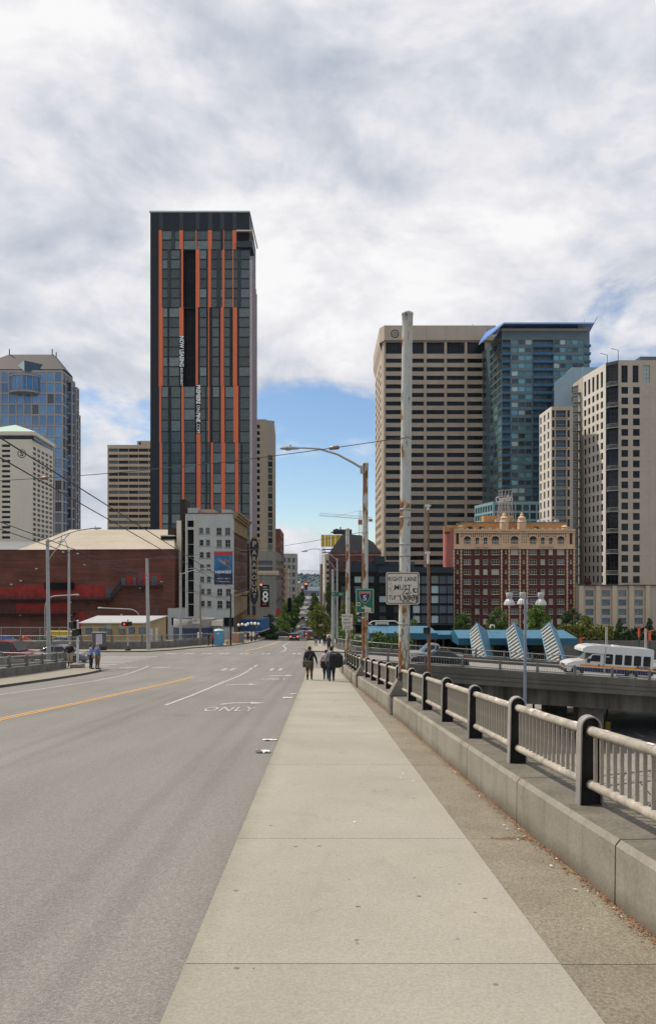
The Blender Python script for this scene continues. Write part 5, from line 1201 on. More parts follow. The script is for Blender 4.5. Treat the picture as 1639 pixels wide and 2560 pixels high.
for k in range(10):
    z = wz(962, VY) - fl * 2 * k; m = MB(); m.add([(xe - o.x - .2, ye - o.y - .2, z - o.z), (xe - o.x + .1, ye - o.y - 2.6, z - o.z), (xf - o.x, -.6, z - o.z), (xf - o.x, 0, z - o.z), (xe - o.x - .2, ye - o.y - .2, z - o.z - .25), (xe - o.x + .1, ye - o.y - 2.6, z - o.z - .25), (xf - o.x, -.6, z - o.z - .25), (xf - o.x, 0, z - o.z - .25)], [(0, 1, 2, 3), (7, 6, 5, 4), (0, 4, 5, 1), (1, 5, 6, 2)])
    for h in (.35, .7, 1.05): m.tube([(xe - o.x - .2, ye - o.y - .2, z - o.z + h), (xe - o.x + .1, ye - o.y - 2.6, z - o.z + h), (xf - o.x, -.6, z - o.z + h)], .045, 4)
    m.build('balcony', MATS['galvanised_rail'], b.root)
b.wall((xr, VY), (xr, 262), -18, zt); b.wall((xr, 262), (xl, 262), -18, zt); b.wall((xl, 262), (xl, yl), -18, zt); b.cap([(xf, VY), (xr, VY), (xr, 262), (xl, 262), (xl, yl), (xe, ye)], zt, ROOFG)
b.box(wx(1600, 238), xr, 238, 250, zt + .02, wz(891, 238), G_GREY)
m = MB()
for px, pt_ in ((1518, 887), (1545, 875)): X = wx(px, 240) - o.x; z = wz(pt_, 240) - o.z; m.tube([(X, 8, zt - o.z), (X, 8, z), (X - 2.2, 8, z + .5)], .1, 5)
b.part('roof_davit', m, MULLD)
# glass slot with balconies and pale blue penthouse
GS = nmat('slot_panel', (.10, .13, .15), .4)
zs = wz(965, 258); sa, sb = (wx(1428, 259), 259.0), (wx(1463, 253.5), 253.5); sl = math.hypot(sb[0] - sa[0], sb[1] - sa[1])
b.wall(sa, sb, -18, zs, [(.2, sl - .3, zs - 3.2 * k - 2.9, zs - 3.2 * k - .3, G_AQUAD, MULL, (3, 2, .06, 0)) for k in range(22)], depth=.15, mat=GS)
for k in range(21):
    z = zs - 3.2 * k - 3.1 - o.z; x_, y_ = (sa[0] + sb[0]) / 2 - o.x, 255.0 - o.y; m = MB(); m.box(x_ - 2.4, x_ + 1.2, y_ - 1.6, y_ + 1, z - .2, z)
    for h in (.5, 1.0): m.tube([(x_ - 2.4, y_ + .5, z + h), (x_ - 2.4, y_ - 1.6, z + h), (x_ + 1.2, y_ - 1.6, z + h)], .05, 4)
    m.build('balcony', MATS['galvanised_rail'], b.root)
m = MB(); m.tube([(wx(1457, 252) - o.x, 252 - o.y, 0), (wx(1457, 252) - o.x, 252 - o.y, zs - o.z + 5)], .16, 5); b.part('drain_pipe', m, AQF)
PB = nmat('pale_blue_panel', (.26, .36, .42), .5, var=.08, vscale=.3)
b.box(wx(1430, 272), wx(1500, 272), 272, 284, -10, wz(918, 272), PB)
mb = b.mb; mb.s = b.slot(PB); A = [(wx(1385, 268), 268.), (wx(1432, 266), 266.)]
mb.add([Vector((x, y, z)) - o for x, y, z in ((A[0][0], 268, 0), (A[1][0], 266, 0), (A[1][0], 266, wz(918, 266)), (A[0][0], 268, wz(957, 268)))], [(0, 1, 2, 3)]); mb.add([Vector((x, y, z)) - o for x, y, z in ((A[1][0], 266, 0), (wx(1470, 266), 268, 0), (wx(1470, 266), 268, wz(920, 266)), (A[1][0], 266, wz(918, 266)))], [(0, 1, 2, 3)]); mb.s = 0
b.done()
VY = 245.0
b = Bld('residential_tower', 'shorter pale residential tower with balconies beside the tall one', 'tower', (wx(1378, VY), VY, -18), TAN); o = Vector(b.b)
zt = wz(1016, VY); xf, xr = wx(1378, VY), wx(1432, VY); xl, yl = wx(1348, 258.5), 258.5; fl = 24.8 * VY / F
op = []
for k in range(16):
    z1 = zt - 1.2 - fl * k; z0 = z1 - 2.3
    for c0, c1 in ((1380, 1386), (1418, 1424)): op.append((wx(c0, VY) - xf, wx(c1, VY) - xf, z0, z1, G_DARK, MULLD, NS))
    op.append((wx(1389, VY) - xf, wx(1415, VY) - xf, z0 - .1, z1, G_AQUAD, MULL, (3, 1, .06, 0), .9))
b.wall((xf, VY), (xr, VY), -18, zt, op, depth=.3)
lw = math.hypot(xf - xl, VY - yl)
b.wall((xl, yl), (xf, VY), -18, zt, [(.7 + 4.3 * i, .7 + 4.3 * i + 1.9, zt - 1.2 - fl * k - 2.3, zt - 1.2 - fl * k, G_DARK, MULLD, NS) for k in range(16) for i in range(3)], depth=.3, mat=WHITEP)  # left face coloured paler for sunlight, front tan for shade
b.wall((xr, VY), (xr, yl), -18, zt); b.wall((xr, yl), (xl, yl), -18, zt); b.cap([(xf, VY), (xr, VY), (xr, yl), (xl, yl)], zt, ROOFG)
for k in range(16):
    z = zt - 3.6 - fl * k - o.z; m = MB(); m.box(wx(1387, VY) - o.x, wx(1417, VY) - o.x, -.7, -.02, z - .2, z); m.tube([(wx(1387, VY) - o.x, -.65, z + .9), (wx(1417, VY) - o.x, -.65, z + .9)], .06, 4); m.build('balcony', MATS['galvanised_rail'], b.root)
b.done()
WY = 222.0
b = Bld('podium_block', 'low beige block with pilasters below the residential tower', 'building', (wx(1446, WY), WY, gz(WY)), TAN); o = Vector(b.b)
xa, xc = wx(1446, WY), wx(1640, WY); zt = wz(1463, WY); PALEG = nmat('glass_pale_blue', (.17, .24, .28), .12, spec=.8, rnd=.25, var=.4, vscale=.5)
op = [(wx(c0, WY) - xa, wx(c0 + 20, WY) - xa, wz(r0 + 15.2, WY), wz(r0, WY), PALEG, MULLD, (3, 2, .06, .0)) for c0 in (1463, 1504, 1545, 1586) for r0 in (1476, 1499, 1522.5, 1545)]
op += [(wx(c0, WY) - xa, wx(c0 + 27, WY) - xa, gz(WY), wz(1567, WY), G_DARK, MULLD, (3, 1, .08, 0)) for c0 in (1459, 1501, 1542, 1584)]
b.wall((xa, WY), (xc, WY), gz(WY) - 1, zt, op, depth=.35)
b.hull([(xa, WY), (xc, WY), (xc, WY + 9), (xa, WY + 9)], gz(WY) - 1, zt, skip=(0,), roof=ROOFG)
for c0 in (1446, 1488, 1529, 1571, 1612): m = MB(); m.box(wx(c0, WY) - o.x, wx(c0 + 11.5, WY) - o.x, -.55, -.01, 0, zt - o.z - .15); m.build('pilaster', BEIGE, b.root)
m = MB(); m.box(-.1, xc - xa, -.65, .3, zt - o.z - .12, zt - o.z + .12); b.part('coping', m, MULLD)
b.done()

# ------------------------------------------------------------------ brick hotel with terracotta crown and roof sign
CY2 = 225.0
b = Bld('brick_hotel', 'dark red brick hotel with cream terracotta crown and roof sign', 'building', (wx(1135, CY2), CY2, gz(CY2)), BRICK_D); o = Vector(b.b)
xa, xc = wx(1135, CY2), wx(1437, CY2)
def hz(v): return wz(1200 + v * .363, CY2)
def hx(v): return wx(1080 + v * .363, CY2) - xa
zb_, zt = gz(CY2) - 1, hz(470)
WF = nmat('window_surround_cream', (.56, .46, .34), .7, var=.08)
op = []; random.seed(51)
cols = [(218, 267, 3), (296, 325, 1), (352, 382, 1), (409, 461, 3), (541, 594, 3), (669, 720, 3), (747, 777, 1), (803, 832, 1), (860, 910, 3)]
for k in range(8):
    r0 = 478 + 68.2 * k
    for c0, c1, n in cols: op.append((hx(c0), hx(c1), hz(r0 + 37), hz(r0), random.choice([G_DARK, G_DARK, G_BLIND, G_GREY]), WF, (n if n > 1 else 1, 2, .10, .10)))
    for c0 in (169, 502, 625, 949): op.append((hx(c0), hx(c0 + 12), hz(r0 + 30), hz(r0 + 4), G_GREY, WF, (1, 2, .12, .1)))
b.wall((xa, CY2), (xc, CY2), zb_, zt, op, depth=.15)
zc = hz(350)
op = []
for c0, c1, n in cols: op.append((hx(c0 + 1), hx(c1 - 1), hz(443), hz(405), G_DARK, WF, (n + (2 if n > 1 else 1), 2, .14, .1)))
for c0 in (163, 945): op.append((hx(c0), hx(c0 + 24), hz(445), hz(360), BRICK_D, TERRA, (1, 1, .1, 0)))
b.wall((xa, CY2), (xc, CY2), zt, zc, op, depth=.2, mat=TERRA)
PINK = nmat('pink_stucco', (.47, .145, .115), .85, var=.1, vscale=.4)
yb_ = 238.0; xbk = xa + ST * 13
b.wall((xbk - 1.0, yb_), (xa, CY2), zb_, zc + 1, mat=PINK); b.wall((xc, CY2), (xc, yb_), zb_, zc); b.wall((xc, yb_), (xbk - 1, yb_), zb_, zc); b.cap([(xa, CY2), (xc, CY2), (xc, yb_), (xbk - 1, yb_)], zc, ROOFG)
# arcade of brick-red lozenges and arches over the crown windows
m = MB(); x = 200
while x < 925:
    if not (470 < x < 530 or 595 < x < 655):
        for zz in (372, 388): m.prism([], 0, 0) if False else m.add([(hx(x + 3), -.03, hz(zz + 9) - o.z), (hx(x + 7), -.03, hz(zz) - o.z), (hx(x + 3), -.03, hz(zz - 9) - o.z), (hx(x - 1), -.03, hz(zz) - o.z)], [(0, 1, 2, 3)])
    x += 13.5
for x in (490, 505, 520, 615, 630, 645):
    for zz in (375, 392, 410, 428): m.add([(hx(x + 3), -.03, hz(zz + 8) - o.z), (hx(x + 6), -.03, hz(zz) - o.z), (hx(x + 3), -.03, hz(zz - 8) - o.z), (hx(x), -.03, hz(zz) - o.z)], [(0, 1, 2, 3)])
stuff(b.part('brick_inlay', m, BRICK_D))
for c0, c1, n in cols:
    m = MB(); cx_ = (hx(c0) + hx(c1)) / 2; r = (hx(c1) - hx(c0)) / 2; zz = hz(408) - o.z; k = 10
    for i in range(k):
        a, c_ = math.pi * i / k, math.pi * (i + 1) / k
        P = [(cx_ + q * math.cos(t), zz + q * .85 * math.sin(t)) for q, t in ((r, a), (r + .42, a), (r + .42, c_), (r, c_))]
        m.add([(p, -.22, q) for p, q in P] + [(p, 0, q) for p, q in P], [(0, 1, 2, 3), (1, 5, 6, 2), (0, 3, 7, 4)])
        m.s = 1; m.add([(cx_, -.02, zz), (P[0][0], -.02, P[0][1]), (P[3][0], -.02, P[3][1])], [(0, 1, 2)]); m.s = 0
    m.build('window_arch', [TERRA, G_DARK], b.root)
for x0_, x1_ in ((294, 328), (350, 384), (538, 596), (745, 779), (800, 834)):
    m = MB(); m.box(hx(x0_), hx(x1_), -.8, -.02, hz(466) - o.z, hz(462) - o.z)
    for i in range(7): xx = hx(x0_) + (hx(x1_) - hx(x0_)) * (i + .2) / 7; m.box(xx, xx + .1, -.8, -.72, hz(462) - o.z, hz(449) - o.z)
    m.box(hx(x0_), hx(x1_), -.82, -.7, hz(449) - o.z, hz(447) - o.z); m.build('balcony', TERRA, b.root)
m = MB(); m.box(-.2, xc - xa + .2, -.5, .1, hz(476) - o.z, hz(468) - o.z).box(-.1, xc - xa + .1, -.35, .1, hz(366) - o.z, hz(360) - o.z).box(0, xc - xa, -.3, .2, hz(352) - o.z, hz(338) - o.z)
x = 185
while x < 945: m.box(hx(x), hx(x + 13), -.3, .2, hz(338) - o.z, hz(329) - o.z); x += 52
b.part('cornice', m, TERRA)
for x in (150, 200, 478, 530, 605, 655, 930, 977):
    m = MB()
    for i in range(46): zz = hz(472) - o.z - i * .52; e_ = .28 if i % 2 else .16; m.box(hx(x) - e_, hx(x) + e_, -.10, -.01, zz - .5, zz)
    m.build('quoin_strip', TERRA, b.root)
for x in (498, 620):
    m = MB(); cx_ = hx(x + 1); m.lathe([(1.35, hz(352) - o.z), (1.35, hz(292) - o.z), (1.5, hz(288) - o.z), (1.2, hz(280) - o.z), (1.15, hz(264) - o.z), (1.25, hz(260) - o.z), (.5, hz(246) - o.z), (.6, hz(240) - o.z), (.35, hz(232) - o.z), (.35, hz(228) - o.z), (0, hz(222) - o.z)], 8, (cx_, .6, 0), False); m.build('turret', TERRA, b.root)
for x in (199, 915):
    m = MB(); m.lathe([(1.0, hz(345) - o.z), (1.0, hz(326) - o.z), (1.2, hz(323) - o.z), (0, hz(308) - o.z)], 6, (hx(x), .5, 0), False); m.build('finial', TERRA, b.root)
m = MB(); OCH = nmat('ochre_stucco', (.52, .26, .09), .85, var=.12, vscale=.4); m.box(hx(118), hx(215), 4.2, 11, zc - o.z, hz(305) - o.z); m.box(hx(215), hx(945), 3, 11, zc - o.z, hz(290) - o.z); m.s = 1
for c0, c1 in ((252, 290), (338, 372), (720, 752)): m.box(hx(c0), hx(c1), 2.94, 3, hz(340) - o.z, hz(317) - o.z)
m.s = 0; m.box(hx(385), hx(590), 6, 10, hz(290) - o.z, hz(235) - o.z); m.s = 2; m.box(hx(210), hx(950), 2.8, 11.2, hz(290) - o.z, hz(285) - o.z)
pen = b.part('penthouse', m, [OCH, G_DARK, ROOFG])
m = MB(); random.seed(4)
for x in (330, 345, 360, 460, 760, 790, 830, 850, 880): h = random.uniform(5, 22); m.box(hx(x), hx(x + random.uniform(8, 26)), 4, 6, hz(285) - o.z, hz(285 - h) - o.z)
m.build('roof_unit', nmat('roof_units', (.4, .4, .39), .6), pen)
b.done()
rs = thing('roof_sign', 'white script letters on a steel lattice frame above the brick hotel', 'sign', (hx(525) + xa, CY2 + 5, hz(290))); o = Vector(rs.location)
SGN = nmat('sign_steel', (.42, .34, .31), .6)
m = MB(); h1 = hz(150) - o.z; h2 = hz(60) - o.z
for k in range(5):
    t = k / 4; A = (-2.2 + 4.6 * t, -1.5, 0); B = (-1.6 + 3.9 * t, 0, h1); m.tube([A, B], .09, 4); m.tube([(B[0], 0, h1), (B[0], 0, h2 + .4 * t)], .09, 4); m.tube([(A[0], 1.8, 0), B], .09, 4)
for z in (.3, .55, .8): m.tube([(-2.2 + .6 * z, -.7, h1 * z), (2.4 - .1 * z, -.7, h1 * z)], .07, 4)
for z in (h1, (h1 + h2) / 2, h2): m.tube([(-1.6, 0, z), (2.3, 0, z + .3)], .08, 4)
for k in range(4): m.tube([(-2.0 + k, -1, .3), (-1.0 + k, 0, h1)], .06, 4); m.tube([(-1.6 + k, 0, h1), (-.6 + k, 0, h2)], .06, 4)
m.build('lattice_frame', SGN, rs)
t_ = text('Camlin', 2.6, nmat('sign_letter_white', (.72, .62, .60), .5), rs, (-.2, -.25, h1 + 1.25), extrude=.08, sx=.72, offset=.03); t_.rotation_euler = (R(90), R(-8), R(0))

# ------------------------------------------------------------------ dark modern block and brick gabled block
DY = 216.0
DKW = nmat('black_cladding', (.009, .010, .011), .6, spec=.15, var=.3, vscale=.4); DKS = nmat('slate_cladding', (.034, .043, .050), .6, spec=.2, var=.1, vscale=.3)
b = Bld('dark_block', 'black modern block with green glass windows behind the blue station', 'building', (wx(862, DY), DY, gz(DY)), DKW); o = Vector(b.b)
xa, xm, xc = wx(848, DY), wx(1025, DY), wx(1134, DY); random.seed(61)
op = []
for k, r0 in enumerate((1440, 1464.5, 1489, 1514, 1539)):
    for c0, c1, g_ in ((1032, 1050, 1), (1053, 1071, 2), (1078, 1096, 1), (1098, 1116, 2), (1118, 1133, 2)):
        op.append((wx(c0, DY) - xa, wx(c1, DY) - xa, wz(r0 + 19, DY), wz(r0, DY), (random.choice([G_TEAL2, G_AQUAL, G_AQUAL]) if g_ == 1 else G_GREY), MULL, (1, 1, .06, 0)))
    for c0 in (852, 886, 918, 948, 985, 1008):
        op.append((wx(c0, DY) - xa, wx(c0 + 17, DY) - xa, wz(r0 + 17, DY), wz(r0 + 1, DY), random.choice([G_TEAL2, G_AQUAL, G_AQUAD, G_DARK, G_DARK]), MULLD, (2, 1, .06, 0)))
b.wall((xa, DY), (xc, DY), gz(DY) - 1, wz(1430, DY), op, depth=.2)
b.hull([(xa, DY), (xc, DY), (xc, DY + 14), (xa, DY + 14)], gz(DY) - 1, wz(1430, DY), skip=(0,), roof=ROOFG)
m = MB(); m.box(xm - o.x - 9, xc - o.x + .1, -.12, .3, wz(1432, DY) - o.z, wz(1418, DY) - o.z); m.box(wx(880, DY) - o.x, wx(1040, DY) - o.x, 3, 10, wz(1430, DY) - o.z, wz(1404, DY) - o.z); m.box(wx(940, DY) - o.x, wx(963, DY) - o.x, 2, 10, wz(1410, DY) - o.z, wz(1390, DY) - o.z); b.part('upper_cladding', m, DKS)
m = MB(); m.box(0, xc - xa + .4, -2.2, 0, wz(1562, DY) - o.z, wz(1559.5, DY) - o.z); b.part('ground_canopy', m, DKS)
b.done()
BY = 236.0
b = Bld('brick_gabled_block', 'red brick block with steep dark mansard roof left of the beige tower', 'building', (wx(826, BY), BY, gz(BY)), BRICK_R); o = Vector(b.b)
xa, xc = wx(825, BY), wx(952, BY); ze = wz(1385, BY)
op = [(wx(c0, BY) - xa, wx(c0 + w_, BY) - xa, wz(1424, BY), wz(1402, BY), G_DARK, MULL, (2, 2, .1, .1)) for c0, w_ in ((833, 16), (857, 8), (880, 17), (905, 17), (930, 14))] + [(wx(c0, BY) - xa, wx(c0 + 15, BY) - xa, wz(1460, BY), wz(1440, BY), G_DARK, MULL, (2, 2, .1, .1)) for c0 in (833, 857, 880, 905, 930)]
b.wall((xa, BY), (xc, BY), gz(BY) - 1, ze, op, depth=.3); b.hull([(xa, BY), (xc, BY), (xc, BY + 14), (xa + ST * 14, BY + 14)], gz(BY) - 1, ze, skip=(0,), roof=SLATE)
m = MB(); zt = wz(1341, BY + 5); P = [Vector((x, y, z)) - o for x, y, z in ((xa - .5, BY - .5, ze), (xc + .3, BY - .5, ze + .2), (xc + .3, BY + 14, ze), (xa - .5, BY + 14, ze), (wx(858, BY + 5), BY + 5, zt + 1.0), (wx(906, BY + 5), BY + 5, zt + .2), (wx(934, BY + 5), BY + 5, wz(1356, BY + 5)), (wx(934, BY + 5), BY + 10, wz(1356, BY + 5)), (wx(858, BY + 5), BY + 10, zt + 1.0))]
m.add(P, [(0, 1, 6, 5, 4), (1, 2, 7, 6), (2, 3, 8, 7), (3, 0, 4, 8), (4, 5, 6, 7, 8)]); b.part('roof', m, SLATE)
m = MB(); m.box(xa - o.x - .4, xc - o.x + .3, -.45, .1, ze - o.z - .5, ze - o.z - .02); b.part('cornice', m, nmat('pale_trim', (.33, .20, .15), .8))
for c0 in (832, 878, 928): m = MB(); X = wx(c0, BY) - o.x; m.box(X, X + 2.2, -.8, 2.5, ze - o.z + .1, ze - o.z + .8); m.build('dormer_eave', BRICK_R, b.root)
b.done()

# ------------------------------------------------------------------ water and far shore
WAT = nmat('sea_water', (.05, .10, .16), .25, var=.2, vscale=.01)
struct(MB().add([(-6000, 1480, -82), (6000, 1480, -82), (6000, 3800, -82), (-6000, 3800, -82)], [(0, 1, 2, 3)]).build('water', WAT))
HILL = nmat('hazed_wooded_hill', (.022, .045, .048), .95, col2=(.035, .062, .060), vscale=.018, grain=.35, gscale=.05)  # blue distance haze is put into the base colour
random.seed(71); m = MB(); nx_ = 240; rows_ = []
for j, (Y, h) in enumerate(((3300, 0), (3400, .35), (3600, .62), (3900, .85), (4300, 1.0), (5200, .9))):
    rows_.append([(-4200 + 8400 * i / nx_, Y + random.uniform(-20, 20), -83 + h * (66 + 10 * math.sin(i * .13) + 6 * math.sin(i * .41 + 1) + random.uniform(-2.5, 2.5) * (j > 0))) for i in range(nx_ + 1)])
for A, B in zip(rows_, rows_[1:]):
    for i in range(nx_): m.quad(A[i], A[i + 1], B[i + 1], B[i])
hl = struct(m.build('hills', HILL))
m = MB(); random.seed(72)
for k in range(2600):       # conifers and broadleaf crowns on the slope, houses among them
    i = random.randint(92, 140); j = random.choice([0, 1, 2, 3, 3, 3]); t = random.random(); A, B = Vector(rows_[j][i]), Vector(rows_[j + 1][min(i + 1, nx_)]); p = A.lerp(B, t); s = random.uniform(5, 11); h = s * random.uniform(.8, 1.7)
    m.add([p + Vector((-s * .4, 0, 0)), p + Vector((s * .4, 0, 0)), p + Vector((0, s * .4, 0)), p + Vector((random.uniform(-1, 1), 0, h)), p + Vector((s * .3, -s * .3, h * .5)), p + Vector((-s * .3, -s * .3, h * .5))], [(0, 1, 4), (0, 4, 5), (4, 3, 5), (1, 2, 3), (1, 3, 4), (0, 5, 3), (2, 0, 3)])
o = stuff(m.build('far_woods', HILL)); o['label'] = 'dark blue green woods on the far shore'; o['category'] = 'woods'
m = MB()
for k in range(130):
    i = random.randint(96, 136); j = random.choice([1, 2, 2, 3]); p = Vector(rows_[j][i]) + Vector((random.uniform(-10, 10), -4, 3)); w_ = random.uniform(4, 9); m.box(p.x, p.x + w_, p.y - 5, p.y, p.z, p.z + random.uniform(3, 5))
o = stuff(m.build('far_houses', nmat('far_house', (.42, .42, .42), .8, rnd=.2))); o['label'] = 'scattered pale houses among the woods on the far shore'; o['category'] = 'houses'
# market hall at the foot of the street
mk = thing('market_hall', 'pale low hall with many columns at the far end of the street', 'building', (wx(772, 1290), 1290, gz(1290)))
m = MB(); m.box(-22, 22, 0, 12, 9, 15); m.build('upper_wall', nmat('hall_pale', (.45, .47, .52), .7), mk)
for i in range(12): m = MB(); m.box(-22 + 3.9 * i, -21.2 + 3.9 * i, -.5, 0, 0, 9); m.build('column', MATS['hall_pale'], mk)
m = MB(); m.box(-22, 22, 1, 12, 0, 9); m.build('back_wall', G_GREY, mk)
# ------------------------------------------------------------------ blue transit station in the cutting
SB = nmat('station_blue', (.045, .155, .235), .45, var=.1, vscale=.5); SBD = nmat('station_blue_deep', (.016, .10, .165), .5, var=.12, vscale=.5); SLATW = nmat('slat_white', (.42, .43, .41), .6, var=.1, vscale=3)
SYY = 108.0
def station(label, pxa, pxb, yt, ym, yb, Y):
    s = thing('station_roof', label, 'station', (wx(pxa, Y), Y, TRENCH)); o = Vector(s.location); w = wx(pxb, Y) - o.x
    P = [(0, 4, wz(yt, Y + 4) - o.z), (0, 0, wz(ym, Y) - o.z), (0, 0, wz(yb, Y) - o.z), (0, 8, wz(yb, Y) - o.z), (0, 8, wz(ym, Y) - o.z)]
    m = MB(); Q = [(w + (1.0 if i == 0 else 1.8), y, z) for i, (x, y, z) in enumerate(P)]
    m.add([P[1], Q[1], Q[0], P[0]], [(0, 1, 2, 3)]); m.add([P[0], Q[0], Q[4], P[4]], [(0, 1, 2, 3)]); m.build('roof', SB, s)
    m = MB(); m.add([P[2], Q[2], Q[1], P[1]], [(0, 1, 2, 3)]); m.add(P, [(0, 1, 2, 3, 4)]); m.add(Q, [(4, 3, 2, 1, 0)]); m.build('fascia', SBD, s)
    k = max(2, int(w / 2.4))
    for i in range(1, k): m = MB(); x = w * i / k; m.add([(x - .03, -.02, P[1][2] + .02), (x + .03, -.02, P[1][2] + .02), (x + .03, 3.98, P[0][2] + .04), (x - .03, 3.98, P[0][2] + .04)], [(0, 1, 2, 3)]); m.build('seam', SBD, s)
    for i in range(4): m = MB(); m.box(w * (i + .4) / 4 - .15, w * (i + .4) / 4 + .15, 2, 2.3, 0, P[2][2]); m.build('column', GPOST, s)
    m = MB(); m.box(0, w, 6.5, 7, 0, P[2][2]); m.build('back_wall', G_DARK, s)
    return s
s1 = station('blue roofed station hall behind the freeway sign', 923, 1064, 1565, 1583, 1599, 112)
o = Vector(s1.location); m = MB()
for a, b2, c, d in ((918, 1563, 932, 1553), (932, 1553, 988, 1553), (988, 1553, 1002, 1563), (940, 1564, 940, 1553), (970, 1564, 970, 1553), (940, 1557, 970, 1557), (940, 1560, 970, 1560), (918, 1556, 930, 1564)):
    m.tube([(wx(a, 116) - o.x, 4, wz(b2, 116) - o.z), (wx(c, 116) - o.x, 4, wz(d, 116) - o.z)], .09, 5)
m.build('roof_frame', WHITEP, s1)
station('low dark blue roof linking the two station halls', 1064, 1146, 1580, 1587, 1598, 114)
s2 = station('long blue station roof behind the slanted skylights', 1146, 1412, 1575, 1596, 1613, SYY)
o = Vector(s2.location); m = MB(); m.tube([(wx(1236, SYY) - o.x, 3, wz(1574, SYY) - o.z), (wx(1238, SYY) - o.x, 3, wz(1567, SYY) - o.z), (wx(1246, SYY) - o.x, 3, wz(1567, SYY) - o.z), (wx(1247, SYY) - o.x, 3, wz(1572, SYY) - o.z)], .12, 6); m.build('camera', WHITEP, s2)
def pnt(px, py, Y): return Vector((wx(px, Y), Y, wz(py, Y)))
A, B, C_ = pnt(1177, 1578, 105), pnt(1195, 1559, 103), pnt(1217, 1576, 107); D_ = pnt(1195, 1655, 98) - A; D_.z -= 3
sk = None
for k, (lab, dx, dz) in enumerate((('leftmost slanted blue skylight with white louvres', 0, 0), ('middle slanted blue skylight with white louvres', 4.98, .02), ('rightmost slanted blue skylight with white louvres', 9.8, .12))):
    if k == 0:
        sk = thing('station_skylight', lab, 'skylight', A, 0, 'slanted station skylights'); a, b2, c = Vector((0, 0, 0)), B - A, C_ - A
        a2, b3, c2 = a + D_, b2 + D_ + Vector((.9, 0, 0)), c + D_ + Vector((.6, 0, 0))
        m = MB(); m.add([b2, c, c2, b3], [(3, 2, 1, 0)]); m.add([c, a, a2, c2], [(3, 2, 1, 0)]); m.add([a, b2, c], [(2, 1, 0)]); m.build('casing', SB, sk)
        m = MB(); [m.add([a.lerp(a2, q / 34), b2.lerp(b3, q / 34), b2.lerp(b3, (q + 1) / 34), a.lerp(a2, (q + 1) / 34)], [(3, 2, 1, 0)]) for q in range(34)]; m.build('louvre_backing', nmat('louvre_backing_grey', (.10, .12, .13), .7), sk)  # plain dark grey sheet behind the slats
        n_ = (b2 - a).cross(D_).normalized(); n_ = n_ if n_.y < 0 else -n_
        for i in range(17):
            t0, t1 = i / 17, (i + .55) / 17; P = [a.lerp(a2, t0), b2.lerp(b3, t0), b2.lerp(b3, t1), a.lerp(a2, t1)]
            m = MB(); Q = [p + n_ * .22 for p in P]; m.add([p + n_ * .05 for p in P] + Q, [(4, 5, 6, 7), (7, 6, 5, 4), (0, 1, 5, 4), (3, 2, 6, 7)]); m.build('slat', SLATW, sk)
        for e0, e1 in ((b2, b3), (a, a2), (a, b2)): m = MB(); m.tube([e0 + n_ * .15, e1 + n_ * .15], .13, 5); m.build('edge_trim', SB, sk)
    else: dup(sk, A + Vector((dx, 0, dz)), label=lab)

# retaining wall and hedge behind the station, trough planting
rw = thing('retaining_wall', 'long concrete retaining wall below the hedge on the right', 'wall', (6, 126.2, TRENCH))
for i in range(16): m = MB(); m.box(i * 6 + .02, i * 6 + 5.98, 0, .5, -.3, gz(126) - TRENCH + .35); m.build('wall_panel', WALLD, rw)

# ------------------------------------------------------------------ foliage
def leaf_mat(name, c, c2): return nmat(name, c, .7, spec=.3, col2=c2, vscale=.9, rnd=.12, grain=.25, gscale=1.6)
LF_MID = leaf_mat('leaf_mid', (.105, .165, .034), (.055, .100, .024)); LF_YEL = leaf_mat('leaf_yellow', (.18, .19, .04), (.11, .135, .03)); LF_DK = leaf_mat('leaf_dark', (.050, .080, .026), (.028, .052, .018)); LF_LT = leaf_mat('leaf_light', (.15, .23, .04), (.09, .16, .03)); LF_RED = leaf_mat('leaf_red', (.22, .04, .03), (.12, .03, .03))
BARK = nmat('bark', (.075, .058, .045), .95, var=.3, vscale=4)
def crown_mesh(seed, mat, shape, n=5200, leaf=.34):
    """leaf faces in clumps through a unit crown (height 1, half-width .5)"""
    rd = random.Random(seed); m = MB(); clumps = []
    for k in range(46):
        a, t = rd.uniform(0, 6.283), rd.random()
        if shape == 'cone': z = rd.random(); r = (.46 * (1 - z) + .05) * math.sqrt(rd.random()) ; s = .09 + .07 * (1 - z)
        else:
            z = rd.random(); r = .40 * math.sqrt(max(.0, 1 - (2 * z - 1.0) ** 2)) * rd.random() ** .45 ; s = rd.uniform(.08, .17)
        clumps.append((r * math.cos(a), r * math.sin(a), .06 + z * .86, s))
    for k in range(n):
        cx, cy, cz, s = rd.choice(clumps); d = Vector((rd.gauss(0, 1), rd.gauss(0, 1), rd.gauss(0, 1))); d.normalize(); d *= s * rd.random() ** .4
        p = Vector((cx, cy, cz)) + Vector((d.x, d.y, d.z * .75)); u = Vector((rd.gauss(0, 1), rd.gauss(0, 1), rd.gauss(0, .6))).normalized(); v = u.orthogonal().normalized(); v.rotate(Matrix.Rotation(rd.uniform(0, 6.28), 3, u)); l = leaf * rd.uniform(.09, .22)
        m.add([p - v * l * .5, p + u.cross(v) * l * .4, p + v * l * .6, p - u.cross(v) * l * .4], [(0, 1, 2, 3)])
    return m.mesh('crown', mat)
def trunk_mesh(seed):
    rd = random.Random(seed); m = MB(); m.tube([(0, 0, -.35), (.01, 0, .0), (.0, .01, .25), (.02, 0, .55)], [.035, .026, .020, .008], 7)
    for k in range(7):
        a = rd.uniform(0, 6.28); z = rd.uniform(.02, .4); l = rd.uniform(.15, .3); m.tube([(0, 0, z), (l * .5 * math.cos(a), l * .5 * math.sin(a), z + l * .45), (l * math.cos(a), l * math.sin(a), z + l * .8)], [.012, .008, .003], 5)
    return m.mesh('trunk', BARK)
TRUNKS = [trunk_mesh(1), trunk_mesh(2)]
CR = {}
